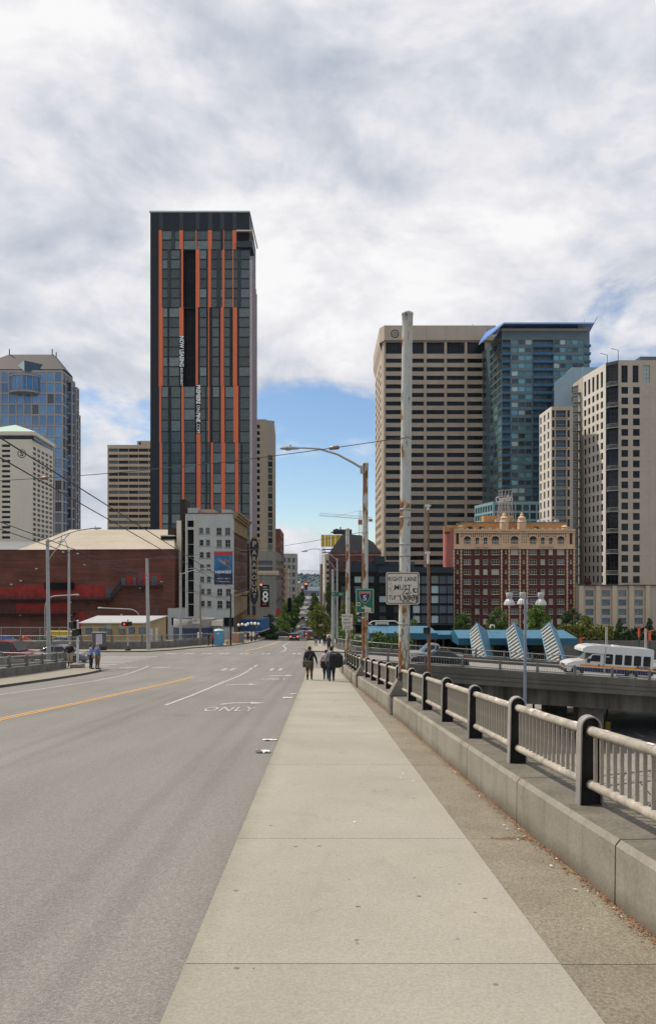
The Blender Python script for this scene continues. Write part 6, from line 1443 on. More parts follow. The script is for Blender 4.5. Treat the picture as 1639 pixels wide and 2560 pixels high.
def crown(kind, mat, seed):
    key = (kind, mat.name, seed)
    if key not in CR: CR[key] = crown_mesh(seed, mat, kind)
    return CR[key]
def tree(label, px, ytop, ybot, wpx, Y, mat, kind='round', seed=1, base=None, name='tree', group=None):
    h = (ybot - ytop) * Y / F; w = wpx * Y / F; z0 = wz(ybot, Y); base = gz(Y) if base is None else base
    t = thing(name, label, 'tree', (wx(px, Y), Y, base), random.uniform(0, 6.28), group)
    k = max(.0, z0 - base)
    c = link('crown', crown(kind, mat, seed), t, (0, 0, k)); c.scale = (w, w, h)
    q = link('trunk', TRUNKS[seed % 2], t, (0, 0, k)); q.scale = (max(w, 2.5), max(w, 2.5), h * .9 if k < .1 else max(h * .8, k / .34))
    return t
random.seed(81)
tree('bright green tree left of the slanted skylights', 1158, 1533, 1592, 58, 150, LF_MID, seed=1)
tree('light tree between the left and middle skylights', 1240, 1519, 1592, 62, 152, LF_MID, seed=2)
tree('tallest light green tree behind the three lamp heads', 1347, 1508, 1596, 74, 150, LF_LT, seed=3)
tree('dark tree at the right corner of the brick hotel', 1426, 1530, 1610, 66, 146, LF_DK, seed=2)
tree('sparse olive tree in front of the low beige block', 1462, 1548, 1612, 44, 143, LF_YEL, seed=4)
tree('clipped conical tree left of the orange lamp poles', 1549, 1546, 1592, 30, 145, LF_DK, 'cone', 5)
tree('clipped conical tree at the right edge', 1624, 1543, 1592, 32, 145, LF_DK, 'cone', 6)
tree('small bright shrub beside the large traffic sign', 1034, 1548, 1575, 26, 140, LF_LT, seed=1)
tree('yellow green tree at the right of the street beyond the junction', 800, 1512, 1600, 72, 118, LF_YEL, seed=3)
tree('green tree behind the leaning street poles', 866, 1500, 1600, 56, 121, LF_YEL, seed=4)
tree('bright green shrub behind the pole with two small signs', 858, 1562, 1606, 60, 108, LF_LT, seed=2)
tree('dark leafy tree beside the street name sign', 826, 1455, 1540, 30, 150, LF_DK, seed=4)
tree('dark street tree in front of the theatre marquee', 672, 1540, 1598, 50, 178, LF_DK, seed=2)
tree('green street tree beyond the theatre marquee', 706, 1531, 1588, 56, 200, LF_LT, seed=1)
tree('street tree on the left, second beyond the marquee', 731, 1523, 1575, 44, 240, LF_LT, seed=3)
tree('street tree on the left, third beyond the marquee', 722, 1497, 1550, 44, 290, LF_LT, seed=2)
tree('street tree on the left below the grey stone tower', 740, 1496, 1540, 32, 360, LF_MID, seed=4)
tree('street tree on the left far down the hill', 749, 1487, 1520, 26, 480, LF_MID, seed=1)
tree('farthest street tree on the left', 755, 1480, 1508, 22, 640, LF_DK, seed=3)
tree('street tree on the right far down the hill', 789, 1485, 1530, 26, 420, LF_MID, seed=2)
tree('farthest street tree on the right', 784, 1481, 1510, 20, 600, LF_DK, seed=4)
tree('street tree on the right above the line of cars', 783, 1513, 1556, 40, 260, LF_LT, seed=3)
tree('small dark street tree by the parking sign', 655, 1562, 1600, 34, 172, LF_DK, seed=1)
tree('red leaved tree on the roof terrace of the beige block', 1469, 1446, 1464, 22, 226, LF_RED, seed=2, base=wz(1464, 226), name='terrace_tree')
def hedge(label, xa, xb, y, z, h, mat, n, dep=1.6):
    t = thing('hedge', label, 'hedge', ((xa + xb) / 2, y, z)); rd = random.Random(int(xa * 10)); m = MB(); o = Vector(t.location)
    prof = [rd.uniform(.6, 1.15) for _ in range(40)]
    for k in range(n):
        t_ = rd.random(); x = xa + (xb - xa) * t_; q = t_ * 38; i = int(q); hh = h * (prof[i] * (1 - q + i) + prof[i + 1] * (q - i)); p = Vector((x, y + rd.uniform(-dep, dep) * .5, z + hh * rd.random() ** .6)) - o
        u = Vector((rd.gauss(0, 1), rd.gauss(0, 1), rd.gauss(0, 1))).normalized(); v = u.orthogonal().normalized(); l = rd.uniform(.12, .30)
        m.add([p - v * l, p + u.cross(v) * l * .7, p + v * l, p - u.cross(v) * l * .7], [(0, 1, 2, 3)])
    m.build('foliage', mat, t); m = MB(); m.box(xa - o.x, xb - o.x, -dep * .3, dep * .3, -.2, h * .35); m.build('stems', BARK, t)
hedge('shaggy green hedge along the retaining wall right of the station', wx(1398, 127), wx(1530, 127), 127.2, gz(127) + .2, 2.7, LF_YEL, 6000)
hedge('darker hedge along the retaining wall at the right edge', wx(1525, 127), wx(1665, 127), 127.4, gz(127) + .1, 2.0, LF_DK, 5000)
hedge('low hedge behind the railing right of the walkers', 2.8, 11.5, 104, -11.4, 3.0, LF_MID, 4200, 2.5)
hedge('low planting bed at the foot of the marquee trees', wx(665, 150), wx(694, 150), 150, gz(150), 1.0, LF_DK, 1500, 3)
hedge('strip of grass behind the left railing', -41, -21.6, 96, gz(96), .55, LF_LT, 3000, 3)

# ------------------------------------------------------------------ weathered poles, pedestals and signs on the right pavement
def rust_paint():
    m = bpy.data.materials.new('peeling_pole_paint'); m.use_nodes = True; N, L = m.node_tree.nodes, m.node_tree.links; b = N['Principled BSDF']; b.inputs['Roughness'].default_value = .6
    t = N.new('ShaderNodeTexCoord'); mp = N.new('ShaderNodeMapping'); L.new(t.outputs['Object'], mp.inputs[0]); mp.inputs[3].default_value = (1, 1, .32)
    oi = N.new('ShaderNodeObjectInfo'); ad = N.new('ShaderNodeVectorMath'); L.new(mp.outputs[0], ad.inputs[0]); sc = N.new('ShaderNodeVectorMath'); sc.operation = 'SCALE'; L.new(oi.outputs['Location'], sc.inputs[0]); sc.inputs['Scale'].default_value = .7; L.new(sc.outputs[0], ad.inputs[1])
    def noise(sc_, det, ro=.6, v=ad.outputs[0]):
        n = N.new('ShaderNodeTexNoise'); L.new(v, n.inputs[0]); n.inputs['Scale'].default_value = sc_; n.inputs['Detail'].default_value = det; n.inputs['Roughness'].default_value = ro; return n.outputs[0]
    def rng(v, a, c, lo=0., hi=1.):
        x = N.new('ShaderNodeMapRange'); L.new(v, x.inputs[0])
        for i, q in zip((1, 2, 3, 4), (a, c, lo, hi)): x.inputs[i].default_value = q
        return x.outputs[0]
    def mixc(f, a, c):
        x = N.new('ShaderNodeMix'); x.data_type = 'RGBA'; L.new(f, x.inputs[0])
        for s_, v in ((x.inputs[6], a), (x.inputs[7], c)):
            if hasattr(v, 'is_linked'): L.new(v, s_)
            else: s_.default_value = v
        return x.outputs[2]
    def add(a, c, k=1.0):
        x = N.new('ShaderNodeMath'); x.operation = 'MULTIPLY_ADD'; L.new(c, x.inputs[0]); x.inputs[1].default_value = k; L.new(a, x.inputs[2]); return x.outputs[0]
    sp = N.new('ShaderNodeSeparateXYZ'); L.new(t.outputs['Object'], sp.inputs[0])
    left = rng(sp.outputs[0], -.17, .07, .075, -.03); low = rng(sp.outputs[2], .8, 5.5, .075, 0.0)
    base = add(add(noise(2.6, 5), left), low)
    paint = mixc(rng(noise(9, 4), .4, .7), (.44, .44, .40, 1), (.36, .36, .33, 1))
    flake = noise(7, 9, .72)
    c1 = mixc(rng(add(flake, low, 1.4), .585, .625), paint, (.16, .15, .12, 1))
    rust = mixc(rng(noise(14, 6), .35, .65), (.085, .028, .012, 1), (.27, .10, .025, 1))
    c2 = mixc(rng(base, .555, .575), c1, (.42, .30, .14, 1)); c3 = mixc(rng(base, .575, .595), c2, rust)
    scuff = mixc(rng(noise(22, 5, .7), .35, .65), (.07, .07, .065, 1), (.26, .25, .23, 1))
    c4 = mixc(rng(add(noise(5, 6), rng(sp.outputs[2], .3, 2.6, .30, 0.0)), .66, .72), c3, scuff)
    L.new(c4, b.inputs['Base Color']); bn = N.new('ShaderNodeBump'); bn.inputs['Strength'].default_value = .8; bn.inputs['Distance'].default_value = .02; L.new(flake, bn.inputs['Height']); L.new(bn.outputs[0], b.inputs['Normal'])
    return m
RUST = rust_paint(); POLEG = nmat('pole_grey_paint', (.36, .37, .36), .5, metal=.1, var=.2, vscale=2, streak=.1); POLEW = nmat('wood_pole', (.25, .21, .16), .9, col2=(.15, .13, .10), vscale=3, stretch=(2, 2, .3)); POLEBR = nmat('rusty_brown_pole', (.12, .06, .035), .8, col2=(.20, .10, .05), vscale=3)
LAMPG = nmat('lamp_casing', (.30, .31, .30), .5, metal=.2); LENS = nmat('lamp_lens', (.55, .54, .48), .25, spec=.6)
PEDC = nmat('pedestal_concrete', (.20, .185, .16), .9, col2=(.12, .11, .095), vscale=3, streak=.4)
def cobra(parent, tip, d, name='lamp_head'):
    """cobra-head lantern hanging at tip, pointing along d"""
    d = Vector(d).normalized(); m = MB(Matrix.Translation(tip) @ Matrix.Rotation(math.atan2(d.y, d.x), 4, 'Z')); ring = []
    secs = [(-.05, .05, .05), (.10, .08, .07), (.30, .15, .09), (.55, .17, .10), (.75, .12, .07), (.82, .05, .04)]; n = 10; V_ = []
    for x, w, h in secs: V_.append([(x, w * math.cos(6.283 * k / n), h * math.sin(6.283 * k / n) * (1.0 if math.sin(6.283 * k / n) > 0 else .75)) for k in range(n)])
    m.smooth = True
    for A_, B_ in zip(V_, V_[1:]):
        for k in range(n): m.add([A_[k], A_[(k + 1) % n], B_[(k + 1) % n], B_[k]], [(0, 1, 2, 3)])
    m.smooth = False; m.add(V_[-1], [tuple(range(n))]); m.tube([(.35, 0, .08), (.35, 0, .16)], .04, 6)
    h = m.build(name, LAMPG, parent); m2 = MB(m.M); m2.lathe([(.0, -.085), (.1, -.075), (.13, -.05)], 10, (.45, 0, -.02)); m2.build('lens', LENS, h); return h
def arc(p0, p1, bow, n=10):
    p0, p1 = Vector(p0), Vector(p1); return [p0.lerp(p1, t) + Vector((0, 0, bow * math.sin(math.pi * t))) for t in [i / n for i in range(n + 1)]]
def pole(label, X, Y, z0, z1, r0, r1, mat, lean=0.0, ped=False, cap=True, name='utility_pole', group=None, bands=()):
    p = thing(name, label, 'pole', (X, Y, z0), 0, group); h = z1 - z0
    m = MB(); n = 10; m.tube([(lean * i / n, 0, h * i / n) for i in range(n + 1)], [r0 + (r1 - r0) * i / n for i in range(n + 1)], 20); m.build('shaft', mat, p)
    if cap: m = MB(); m.lathe([(r1 + .006, -.30), (r1 + .012, -.02), (r1 + .022, -.01), (r1 + .018, .03), (r1 * .5, .08), (0, .095)], 16, (lean, 0, h)); m.build('cap', mat, p)
    for zb in bands: m = MB(); k = (zb - z0) / h; rr = r0 + (r1 - r0) * k; m.lathe([(rr + .004, -.03), (rr + .010, -.025), (rr + .010, .025), (rr + .004, .03)], 16, (lean * k, 0, zb - z0)); m.build('band', GALV, p)
    return p
def pedestal(p, xoff, z):
    m = MB(); m.bbox(-.20 + xoff, .42 + xoff, -.30, .30, z - .4, z + .58, .05); A_ = [(-.20, -.30), (.42, -.30), (.42, .30), (-.20, .30)]; B_ = [(.04, -.22), (.36, -.22), (.36, .22), (.04, .22)]
    m.add([(x + xoff, y, z + .575) for x, y in A_] + [(x + xoff, y, z + .98) for x, y in B_], [(0, 1, 5, 4), (1, 2, 6, 5), (2, 3, 7, 6), (3, 0, 4, 7), (4, 5, 6, 7)]); m.build('pedestal', PEDC, p)
    m = MB(); m.tube([(.1 + xoff, -.16, z + .9), (.1 + xoff, -.16, z + 1.2)], .035, 8).lathe([(.06, 0), (.06, .07), (.03, .10)], 8, (.1 + xoff, -.16, z + .98)); m.build('anchor_bolt', MULLD, p)
def ppole(label, px, Y, ytop, r0, r1, lean, bands):
    z0 = gs(Y); X = lin(XWALL, Y) + .34; p = pole(label, X, Y, z0, wz(ytop, Y), r0, r1, RUST, lean, bands=bands); pedestal(p, -.22, 0.0); return p
P1 = ppole('thick pole with peeling grey paint carrying the large lane sign', 1003, 21.6, 785, .162, .148, .12, [wz(y, 21.6) for y in (1095, 1274, 1294, 1361, 1390, 1560)])
P2 = ppole('rusty street lamp pole carrying the green freeway sign', 912, 33.9, 1160, .155, .115, .04, [wz(y, 33.9) for y in (1332, 1545)])
P3 = ppole('slimmer grey pole carrying two small white signs', 869, 48.2, 1323, .165, .12, -.05, [wz(y, 48.2) for y in (1495,)])
h2 = wz(1160, 33.9) - P2.location.z
m = MB(); m.tube([(.0, 0, h2 - .25), (-.5, -.02, h2 + .05), (-1.2, -.05, h2 + .42), (-2.0, -.1, h2 + .66), (-2.7, -.12, h2 + .70), (-3.0, -.13, h2 + .70)], [.06, .055, .05, .045, .04, .035], 8); m.box(-.2, -.05, -.08, .08, h2 - .42, h2 - .08); arm = m.build('lamp_arm', POLEG, P2)
cobra(P2, (-2.95, -.13, h2 + .68), (-1, 0, 0))
def rrect(w, h, r, n=5):
    out = []
    for cx, cz, a0 in ((w / 2 - r, h / 2 - r, 0), (-w / 2 + r, h / 2 - r, 90), (-w / 2 + r, -h / 2 + r, 180), (w / 2 - r, -h / 2 + r, 270)):
        for i in range(n + 1): a = R(a0 + 90 * i / n); out.append((cx + r * math.cos(a), cz + r * math.sin(a)))
    return out
def plate(m, poly, y0, y1): m.side_prism(list(reversed(poly)), y0, y1)
def frame_ring(m, a, b, y):
    n = len(a)
    for i in range(n): j = (i + 1) % n; m.add([(a[i][0], y, a[i][1]), (a[j][0], y, a[j][1]), (b[j][0], y, b[j][1]), (b[i][0], y, b[i][1])], [(0, 1, 2, 3)])
SIGNW = nmat('sign_white', (.56, .52, .46), .5, col2=(.48, .43, .37), vscale=2.5, grain=.05); SIGNK = nmat('sign_black', (.015, .015, .015), .5); SIGNG = nmat('sign_green', (.004, .11, .055), .45, var=.1, vscale=2)
def sign(name, label, cx, cy, Y, w, h, bg, border, r=.06, rz=0.0):
    s = thing(name, label, 'sign', (wx(cx, Y), Y, wz(cy, Y)), rz); m = MB(); plate(m, rrect(w, h, r), 0, .012); m.build('plate', bg, s)
    if border: m = MB(); frame_ring(m, rrect(w - .045, h - .045, r), rrect(w - .085, h - .085, r * .8), -.003); m.build('border', border, s)
    m = MB(); m.box(-.06, .06, .013, .08, -h * .3, h * .3); m.build('bracket', GALV, s); return s
def fit_text(txt, w, h, mat, parent, x, z, y=-.006, bold=.0):
    me = text_mesh(txt, 1.0, mat, .001, offset=bold); xs_ = [v.co.x for v in me.vertices]; ys_ = [v.co.y for v in me.vertices]; ax, bx, ay, by = min(xs_), max(xs_), min(ys_), max(ys_)
    for v in me.vertices: v.co.x = (v.co.x - (ax + bx) / 2) * w / (bx - ax); v.co.y = (v.co.y - (ay + by) / 2) * h / (by - ay)
    o = link('lettering', me, parent, (x, y, z)); o.rotation_euler = (R(90), 0, 0); return o
def u7(v): return 850 + v * .142857
SW, SH = 83 * 21.3 / F, 81 * 21.3 / F
s = sign('lane_sign', 'large white RIGHT LANE MUST TURN RIGHT sign with brown graffiti on the thick pole', 1006.5, 1471, 21.3, SW, SH, SIGNW, SIGNK, .055)
fit_text('RIGHT', SW * .42, SH * .135, SIGNK, s, -SW * .22, SH * .29, bold=.004); fit_text('LANE', SW * .355, SH * .135, SIGNK, s, SW * .245, SH * .29, bold=.004)
fit_text('MUST', SW * .50, SH * .165, SIGNK, s, SW * .01, SH * .03, bold=.004); fit_text('TURN', SW * .36, SH * .14, SIGNK, s, -SW * .245, -SH * .285, bold=.004); fit_text('RIGHT', SW * .41, SH * .14, SIGNK, s, SW * .24, -SH * .285, bold=.004)
GRAF = nmat('graffiti_brown', (.075, .045, .028), .7)
def squiggle(pts, r, parent, mat, n=6):
    P = [Vector((x * SW, -.008, z * SH)) for x, z in pts]; Q = []
    for i in range(len(P) - 1):
        p0, p1, p2, p3 = P[max(i - 1, 0)], P[i], P[i + 1], P[min(i + 2, len(P) - 1)]
        for k in range(n): t = k / n; Q.append(.5 * ((2 * p1) + (p2 - p0) * t + (2 * p0 - 5 * p1 + 4 * p2 - p3) * t * t + (3 * p1 - p0 - 3 * p2 + p3) * t ** 3))
    Q.append(P[-1]); m = MB()
    for a, b2 in zip(Q, Q[1:]):
        d = (b2 - a); d.normalize(); nrm = Vector((-d.z, 0, d.x)) * r; m.add([a - nrm, b2 - nrm, b2 + nrm, a + nrm], [(0, 1, 2, 3)])
    m.build('graffiti', mat, parent)
squiggle([(.0, -.22), (.03, -.12), (.12, -.03), (.2, -.06), (.16, -.14), (.08, -.16), (.18, -.18), (.26, -.12)], .011, s, GRAF)
squiggle([(.3, -.04), (.34, .0), (.32, -.1), (.42, -.12), (.46, -.05), (.4, -.01), (.34, -.05), (.38, -.14)], .011, s, GRAF)
squiggle([(-.1, -.2), (-.06, -.33), (.0, -.4), (.06, -.34), (.02, -.24), (.1, -.3), (.14, -.4), (.2, -.34), (.16, -.22), (.26, -.3), (.3, -.38), (.36, -.3), (.3, -.2), (.4, -.26), (.46, -.36), (.4, -.42), (.46, -.2)], .012, s, GRAF)
squiggle([(.0, -.44), (.12, -.42), (.26, -.44), (.3, -.46)], .008, s, GRAF)
squiggle([(-.42, .1), (-.36, .18), (-.34, .05), (-.42, .02), (-.33, -.02), (-.43, -.05)], .0035, s, SIGNK); squiggle([(-.36, -.08), (-.28, -.1), (-.25, .02), (-.32, .06)], .003, s, SIGNK)
for x, z, w_, h_ in ((-.40, -.15, .14, .14), (-.21, -.36, .12, .1)): m = MB(); m.box(x * SW, (x + w_) * SW, -.009, -.007, z * SH, (z + h_) * SH); m.build('sticker', STICK, s)
IW, IH = 46.5 * 33.5 / F, 62 * 33.5 / F
s = sign('freeway_sign', 'green freeway sign with red and blue 5 shield on the rusty pole', 912, 1502.5, 33.5, IW, IH, SIGNG, SIGNW, .05)
sh = [(-.30, .37), (-.24, .385), (-.16, .36), (-.08, .375), (0, .36), (.08, .375), (.16, .36), (.24, .385), (.30, .37), (.29, .26), (.285, .17), (.22, .03), (.10, -.06), (0, -.10), (-.10, -.06), (-.22, .03), (-.285, .17), (-.29, .26)]
def shape(pts, mat, nm, y, k=1.0, c=(0, .15)): m = MB(); m.add([((x - c[0]) * k * IW + c[0] * IW, y, ((z - c[1]) * k + c[1]) * IH) for x, z in pts], [tuple(range(len(pts)))]); m.build(nm, mat, s)
shape(sh, SIGNW, 'shield_edge', -.004); shape(sh, nmat('sign_blue', (.010, .018, .085), .5), 'shield', -.006, .93); shape([(-.275, .36), (-.16, .35), (0, .352), (.16, .35), (.275, .36), (.272, .285), (-.272, .285)], nmat('sign_red', (.5, .03, .03), .5), 'shield_band', -.008)
fit_text('INTERSTATE', IW * .46, IH * .028, SIGNW, s, 0, IH * .318, -.010); fit_text('5', IW * .20, IH * .22, SIGNW, s, 0, IH * .12, -.010, .02)
m = MB(); m.add([(x * IW, -.006, z * IH) for x, z in ((-.18, -.26), (-.02, -.26), (-.06, -.17), (.16, -.26), (.3, -.28), (.3, -.36), (.0, -.36), (-.02, -.31), (-.18, -.31))], [tuple(range(9))]); m.build('arrow', SIGNW, s)
for x, z, w_, h_ in ((.0, -.44, .34, .16), (-.44, -.2, .2, .14), (-.45, -.55, .14, .07)): m = MB(); m.box(x * IW, (x + w_) * IW, -.009, -.007, z * IH, (z + h_) * IH); m.build('sticker', SIGNW, s)
m = MB(); m.box(.04 * IW, .3 * IW, -.011, -.0095, -.39 * IH, -.33 * IH); m.build('sticker_print', nmat('sticker_red', (.42, .10, .08), .6, col2=(.6, .5, .45), vscale=30), s); m = MB(); m.box(-.41 * IW, -.27 * IW, -.011, -.0095, -.165 * IH, -.095 * IH); m.build('sticker_print', SIGNK, s)
s = sign('lane_sign', 'small white RIGHT LANE MUST TURN RIGHT sign on the slimmer pole', 868, 1549, 47.9, .70, .68, SIGNW, None, .03)
for t_, w_, z in (('RIGHT LANE', .60, .20), ('MUST', .36, 0.0), ('TURN RIGHT', .60, -.21)): fit_text(t_, w_, .10, SIGNK, s, 0, z, bold=.004)
s = sign('plate_sign', 'small white EXCEPT BICYCLES plate below the small lane sign', 869, 1569.5, 47.9, .66, .29, SIGNW, None, .02); fit_text('EXCEPT', .42, .08, SIGNK, s, 0, .06); fit_text('BICYCLES', .52, .08, SIGNK, s, 0, -.06)

# ------------------------------------------------------------------ other poles and lamps
def lamp_pole(label, px, Y, ytop, zb, r, mat, tip=None, name='street_lamp', bow=.3, lean=0, brace=False, lantern=True):
    p = pole(label, wx(px, Y), Y, zb, wz(ytop, Y), r * 1.25, r * .85, mat, lean, name=name); h = wz(ytop, Y) - zb
    if tip:
        T = Vector((wx(tip[0], Y) - p.location.x, 0, wz(tip[1], Y) - zb)); m = MB(); m.tube(arc((lean, 0, h - .15), T, bow), .05, 6)
        if brace: m.tube(arc((lean, 0, h - 1.6), T * .45 + Vector((lean, 0, h)) * .55 + Vector((0, 0, .1)), .15), .035, 5); m.tube([Vector((lean, 0, h)).lerp(T, .3) + Vector((0, 0, .2)), Vector((lean, 0, h - 1.0)).lerp(T, .25)], .025, 4)
        m.build('lamp_arm', POLEG, p)
        if lantern: cobra(p, T - Vector(((.45 if T.x > 0 else -.45), 0, .02)), (1 if T.x > 0 else -1, 0, 0))
    return p
lamp_pole('lamp pole in front of the left pedestrians, with long arm', 123, 57, 1352, gz(57), .13, POLEG, (242, 1320), lean=-.12, brace=True, bow=.25)
lamp_pole('lamp pole standing before the dark sign panel on the theatre', 173, 92, 1377, gz(92), .15, POLEG, (150, 1354), bow=.8)
lamp_pole('plain thick grey pole beside the portable office', 372, 89, 1398, gz(89), .19, POLEG, name='utility_pole', lean=-.2)
lamp_pole('lamp pole with short arm in front of the blue round tank', 452, 100, 1434, gz(100), .16, POLEG, (521, 1421), bow=.2)
p = lamp_pole('weathered wooden pole with a small white notice', 501, 104, 1462, gz(104), .13, POLEW, name='utility_pole')
lamp_pole('dark pole with transformer left of the theatre corner', 577, 108, 1486, gz(108), .12, IRON, (590, 1478), name='utility_pole', bow=.3, lantern=False)
s = sign('notice_sign', 'small white notice fixed to the wooden pole', 491, 1553, 103.7, 1.0, .72, SIGNW, None, .02); fit_text('PARKING', .7, .16, SIGNK, s, 0, .14)
m = MB(); m.box(-.35, -.02, -.018, -.006, -.02, .04); m.build('arrow', SIGNK, s)
def gooseneck(label, px, Y, ybase, ytop, tipx, tipy):
    zb = gz(Y); X = wx(px, Y); p = thing('curved_lamp', label, 'lamp', (X, Y, zb)); h = wz(ytop, Y) - zb; d = wx(tipx, Y) - X; sg_ = 1 if d > 0 else -1
    m = MB(); pts = [(0, 0, 0), (0, 0, h * .75)] + [(sg_ * 1.6 * (1 - math.cos(a)), 0, h * .75 + h * .25 * math.sin(a)) for a in [R(15 * i) for i in range(1, 7)]] + [(d, 0, wz(tipy, Y) - zb)]
    m.tube(pts, .085, 8); m.build('post', POLEG, p); m = MB(); m.tube([(d - sg_ * .6, 0, wz(tipy, Y) - zb), (d, 0, wz(tipy, Y) - zb - .02), (d + sg_ * .2, 0, wz(tipy, Y) - zb - .03)], [.1, .16, .08], 8); m.build('lamp_head', LAMPG, p)
gooseneck('curved steel lamp bending right at the far left', 113, 112, 1590, 1490, 195, 1487); gooseneck('curved steel lamp bending left over the portable office', 349, 113, 1600, 1523, 248, 1520)
p = lamp_pole('grey pole bearing the street name sign beyond the junction', 832, 96, 1426, gz(96) + KERB, .17, POLEG, name='utility_pole')
lamp_pole('slender lamp pole with long arm beyond the junction', 843, 98, 1398, gz(98) + KERB, .10, POLEG, (760, 1378), bow=.8, brace=True)
lamp_pole('distant street lamp over the right of the street', 838, 210, 1478, gz(210), .12, POLEG, (776, 1454), bow=.8)
s = sign('street_name_sign', 'green street name sign on the grey pole beyond the junction', 846, 1485.5, 95.6, 1.62, .5, SIGNG, None, .03); fit_text('N', .2, .26, SIGNW, s, -.62, 0); fit_text('AVE', .42, .22, SIGNW, s, .28, 0)
s = sign('street_name_sign', 'small green street sign right of the freeway sign', 896, 1545, 97, .6, .3, SIGNG, None, .02)
p = pole('tall rusty brown pole with camera on the overpass corner', wx(1073, 62.3), 62.3, od(8.3, 62.3) - 1.0, wz(1270, 62.3), .15, .09, POLEBR, -.1, cap=False)
o = Vector(p.location); m = MB(); m.box(-.32, .12, -.1, .1, wz(1266, 62.3) - o.z, wz(1262, 62.3) - o.z).tube([(-.1, 0, wz(1275, 62.3) - o.z), (-.1, 0, wz(1261, 62.3) - o.z)], .1, 8); m.build('camera', WHITEP, p)
m = MB(); m.tube([(-.12, -.1, wz(1410, 62.3) - o.z), (-.12, -.1, wz(1383, 62.3) - o.z)], .1, 8).box(-.35, .05, -.18, .0, wz(1385, 62.3) - o.z, wz(1379, 62.3) - o.z); m.build('detector', WHITEP, p); m = MB(); m.tube(arc((-.05, 0, wz(1405, 62.3) - o.z), (-1.6, 0, wz(1411, 62.3) - o.z), .1), .03, 5); m.build('bracket_arm', POLEBR, p)
AMB = nmat('signal_lens_off', (.03, .02, .015), .3); SIGB = nmat('signal_black', (.012, .012, .013), .5); LIT = nmat('signal_red_lit', (.8, .1, .03), .4, emit=(1.0, .16, .04), estr=3.0); HAND = nmat('hand_lit', (.6, .03, .02), .4, emit=(1.0, .07, .02), estr=.8)
def ped_signal(label, X, Y, z, rz=0.0, lit=True, two=False):
    s = thing('pedestrian_signal', label, 'signal', (X, Y, z), rz); m = MB(); m.bbox(-.24, .24, 0, .3, -.24, .24, .03); m.box(-.26, .26, -.16, 0, .22, .26).box(-.26, -.23, -.16, 0, -.2, .22).box(.23, .26, -.16, 0, -.2, .22); m.build('housing', SIGB, s)
    if lit:
        m = MB()
        for k in range(4): m.box(-.12 + .06 * k, -.08 + .06 * k, -.012, 0, -.02, .14)
        m.box(-.12, .10, -.012, 0, -.14, -.02); m.build('hand_symbol', HAND, s)
    return s
ped_signal('black pedestrian signal on the rusty brown pole', wx(1066, 62.1), 62.05, wz(1577, 62), lit=False)
p = lamp_pole('pedestrian signal pole beside the crosswalk in front of the portable office', 320, 86, 1550, gz(86), .07, POLEG, name='signal_pole'); o = Vector(p.location); m = MB(); m.lathe([(.35, 0), (.35, .12), (.14, .3), (.1, .5)], 10, (0, 0, KERB)); m.build('base', IRON, p)
ped_signal('pedestrian signal with red hand in front of the portable office', wx(312, 86), 85.85, wz(1560, 86)); ped_signal('dark side-on pedestrian signal in front of the portable office', wx(324, 86), 86.1, wz(1560, 86), R(80), False)
p = lamp_pole('white signal pole on a concrete block behind the left pedestrians', 194.5, 54, 1553, gz(54), .075, nmat('white_pole', (.55, .55, .53), .5, var=.1), name='signal_pole'); m = MB(); m.bbox(-.42, .42, -.42, .42, KERB, KERB + .32, .06); m.build('base', WALLC, p)
ped_signal('black signal box high on the white signal pole', wx(186, 54), 54, wz(1562, 54), R(60), False); ped_signal('black signal box lower on the white signal pole', wx(196, 54), 53.8, wz(1581, 54), R(75), False)

# three-headed lamp rising from the cutting
LY = 43.0
t = thing('triple_lamp', 'slender blue grey lamp post with three ribbed bell heads', 'lamp', (wx(1313, LY), LY, TRENCH)); o = Vector(t.location); zt_ = wz(1497, LY) - o.z
m = MB(); m.tube([(-.05, 0, 0), (0, 0, zt_)], [.11, .065], 10); m.build('post', nmat('blue_grey_paint', (.22, .25, .30), .5, metal=.2), t)
m = MB(); xl_, xr_ = wx(1273, LY) - o.x, wx(1352, LY) - o.x; m.tube([(xl_, 0, zt_ + .15), (0, .0, zt_ + .08), (xr_, 0, zt_ + .15)], .03, 6).tube([(0, 0, zt_), (0, .7, zt_ + .12)], .03, 6); m.build('cross_arm', MATS['blue_grey_paint'], t)
RIBM = nmat('ribbed_lens', (.52, .50, .50), .25, spec=.7, var=.25, vscale=14, stretch=(1, 1, .1))
for x, y in ((xl_, 0), (.05, .8), (xr_, 0)):
    m = MB(); m.lathe([(0, .36), (.17, .36), (.18, .34), (.18, .12), (.15, .08), (.15, .0)], 16, (x, y, zt_ - .02)); m.lathe([(.15, 0), (.15, -.03)], 16, (x, y, zt_ - .02)); h = m.build('lamp_head', SLATW, t)
    m = MB(); n = 28
    for (r0, z0), (r1, z1) in zip(((.15, -.03), (.22, -.10), (.29, -.24), (.31, -.34)), ((.22, -.10), (.29, -.24), (.31, -.34), (.24, -.37))):
        for k in range(n):
            f0, f1 = (1.03 if k % 2 else .96), (1.03 if (k + 1) % 2 else .96); a0, a1 = 6.2832 * k / n, 6.2832 * (k + 1) / n
            m.add([(x + r0 * f0 * math.cos(a0), y + r0 * f0 * math.sin(a0), zt_ + z0), (x + r0 * f1 * math.cos(a1), y + r0 * f1 * math.sin(a1), zt_ + z0), (x + r1 * f1 * math.cos(a1), y + r1 * f1 * math.sin(a1), zt_ + z1), (x + r1 * f0 * math.cos(a0), y + r1 * f0 * math.sin(a0), zt_ + z1)], [(0, 1, 2, 3)])
    m.build('ribbed_shade', RIBM, h)
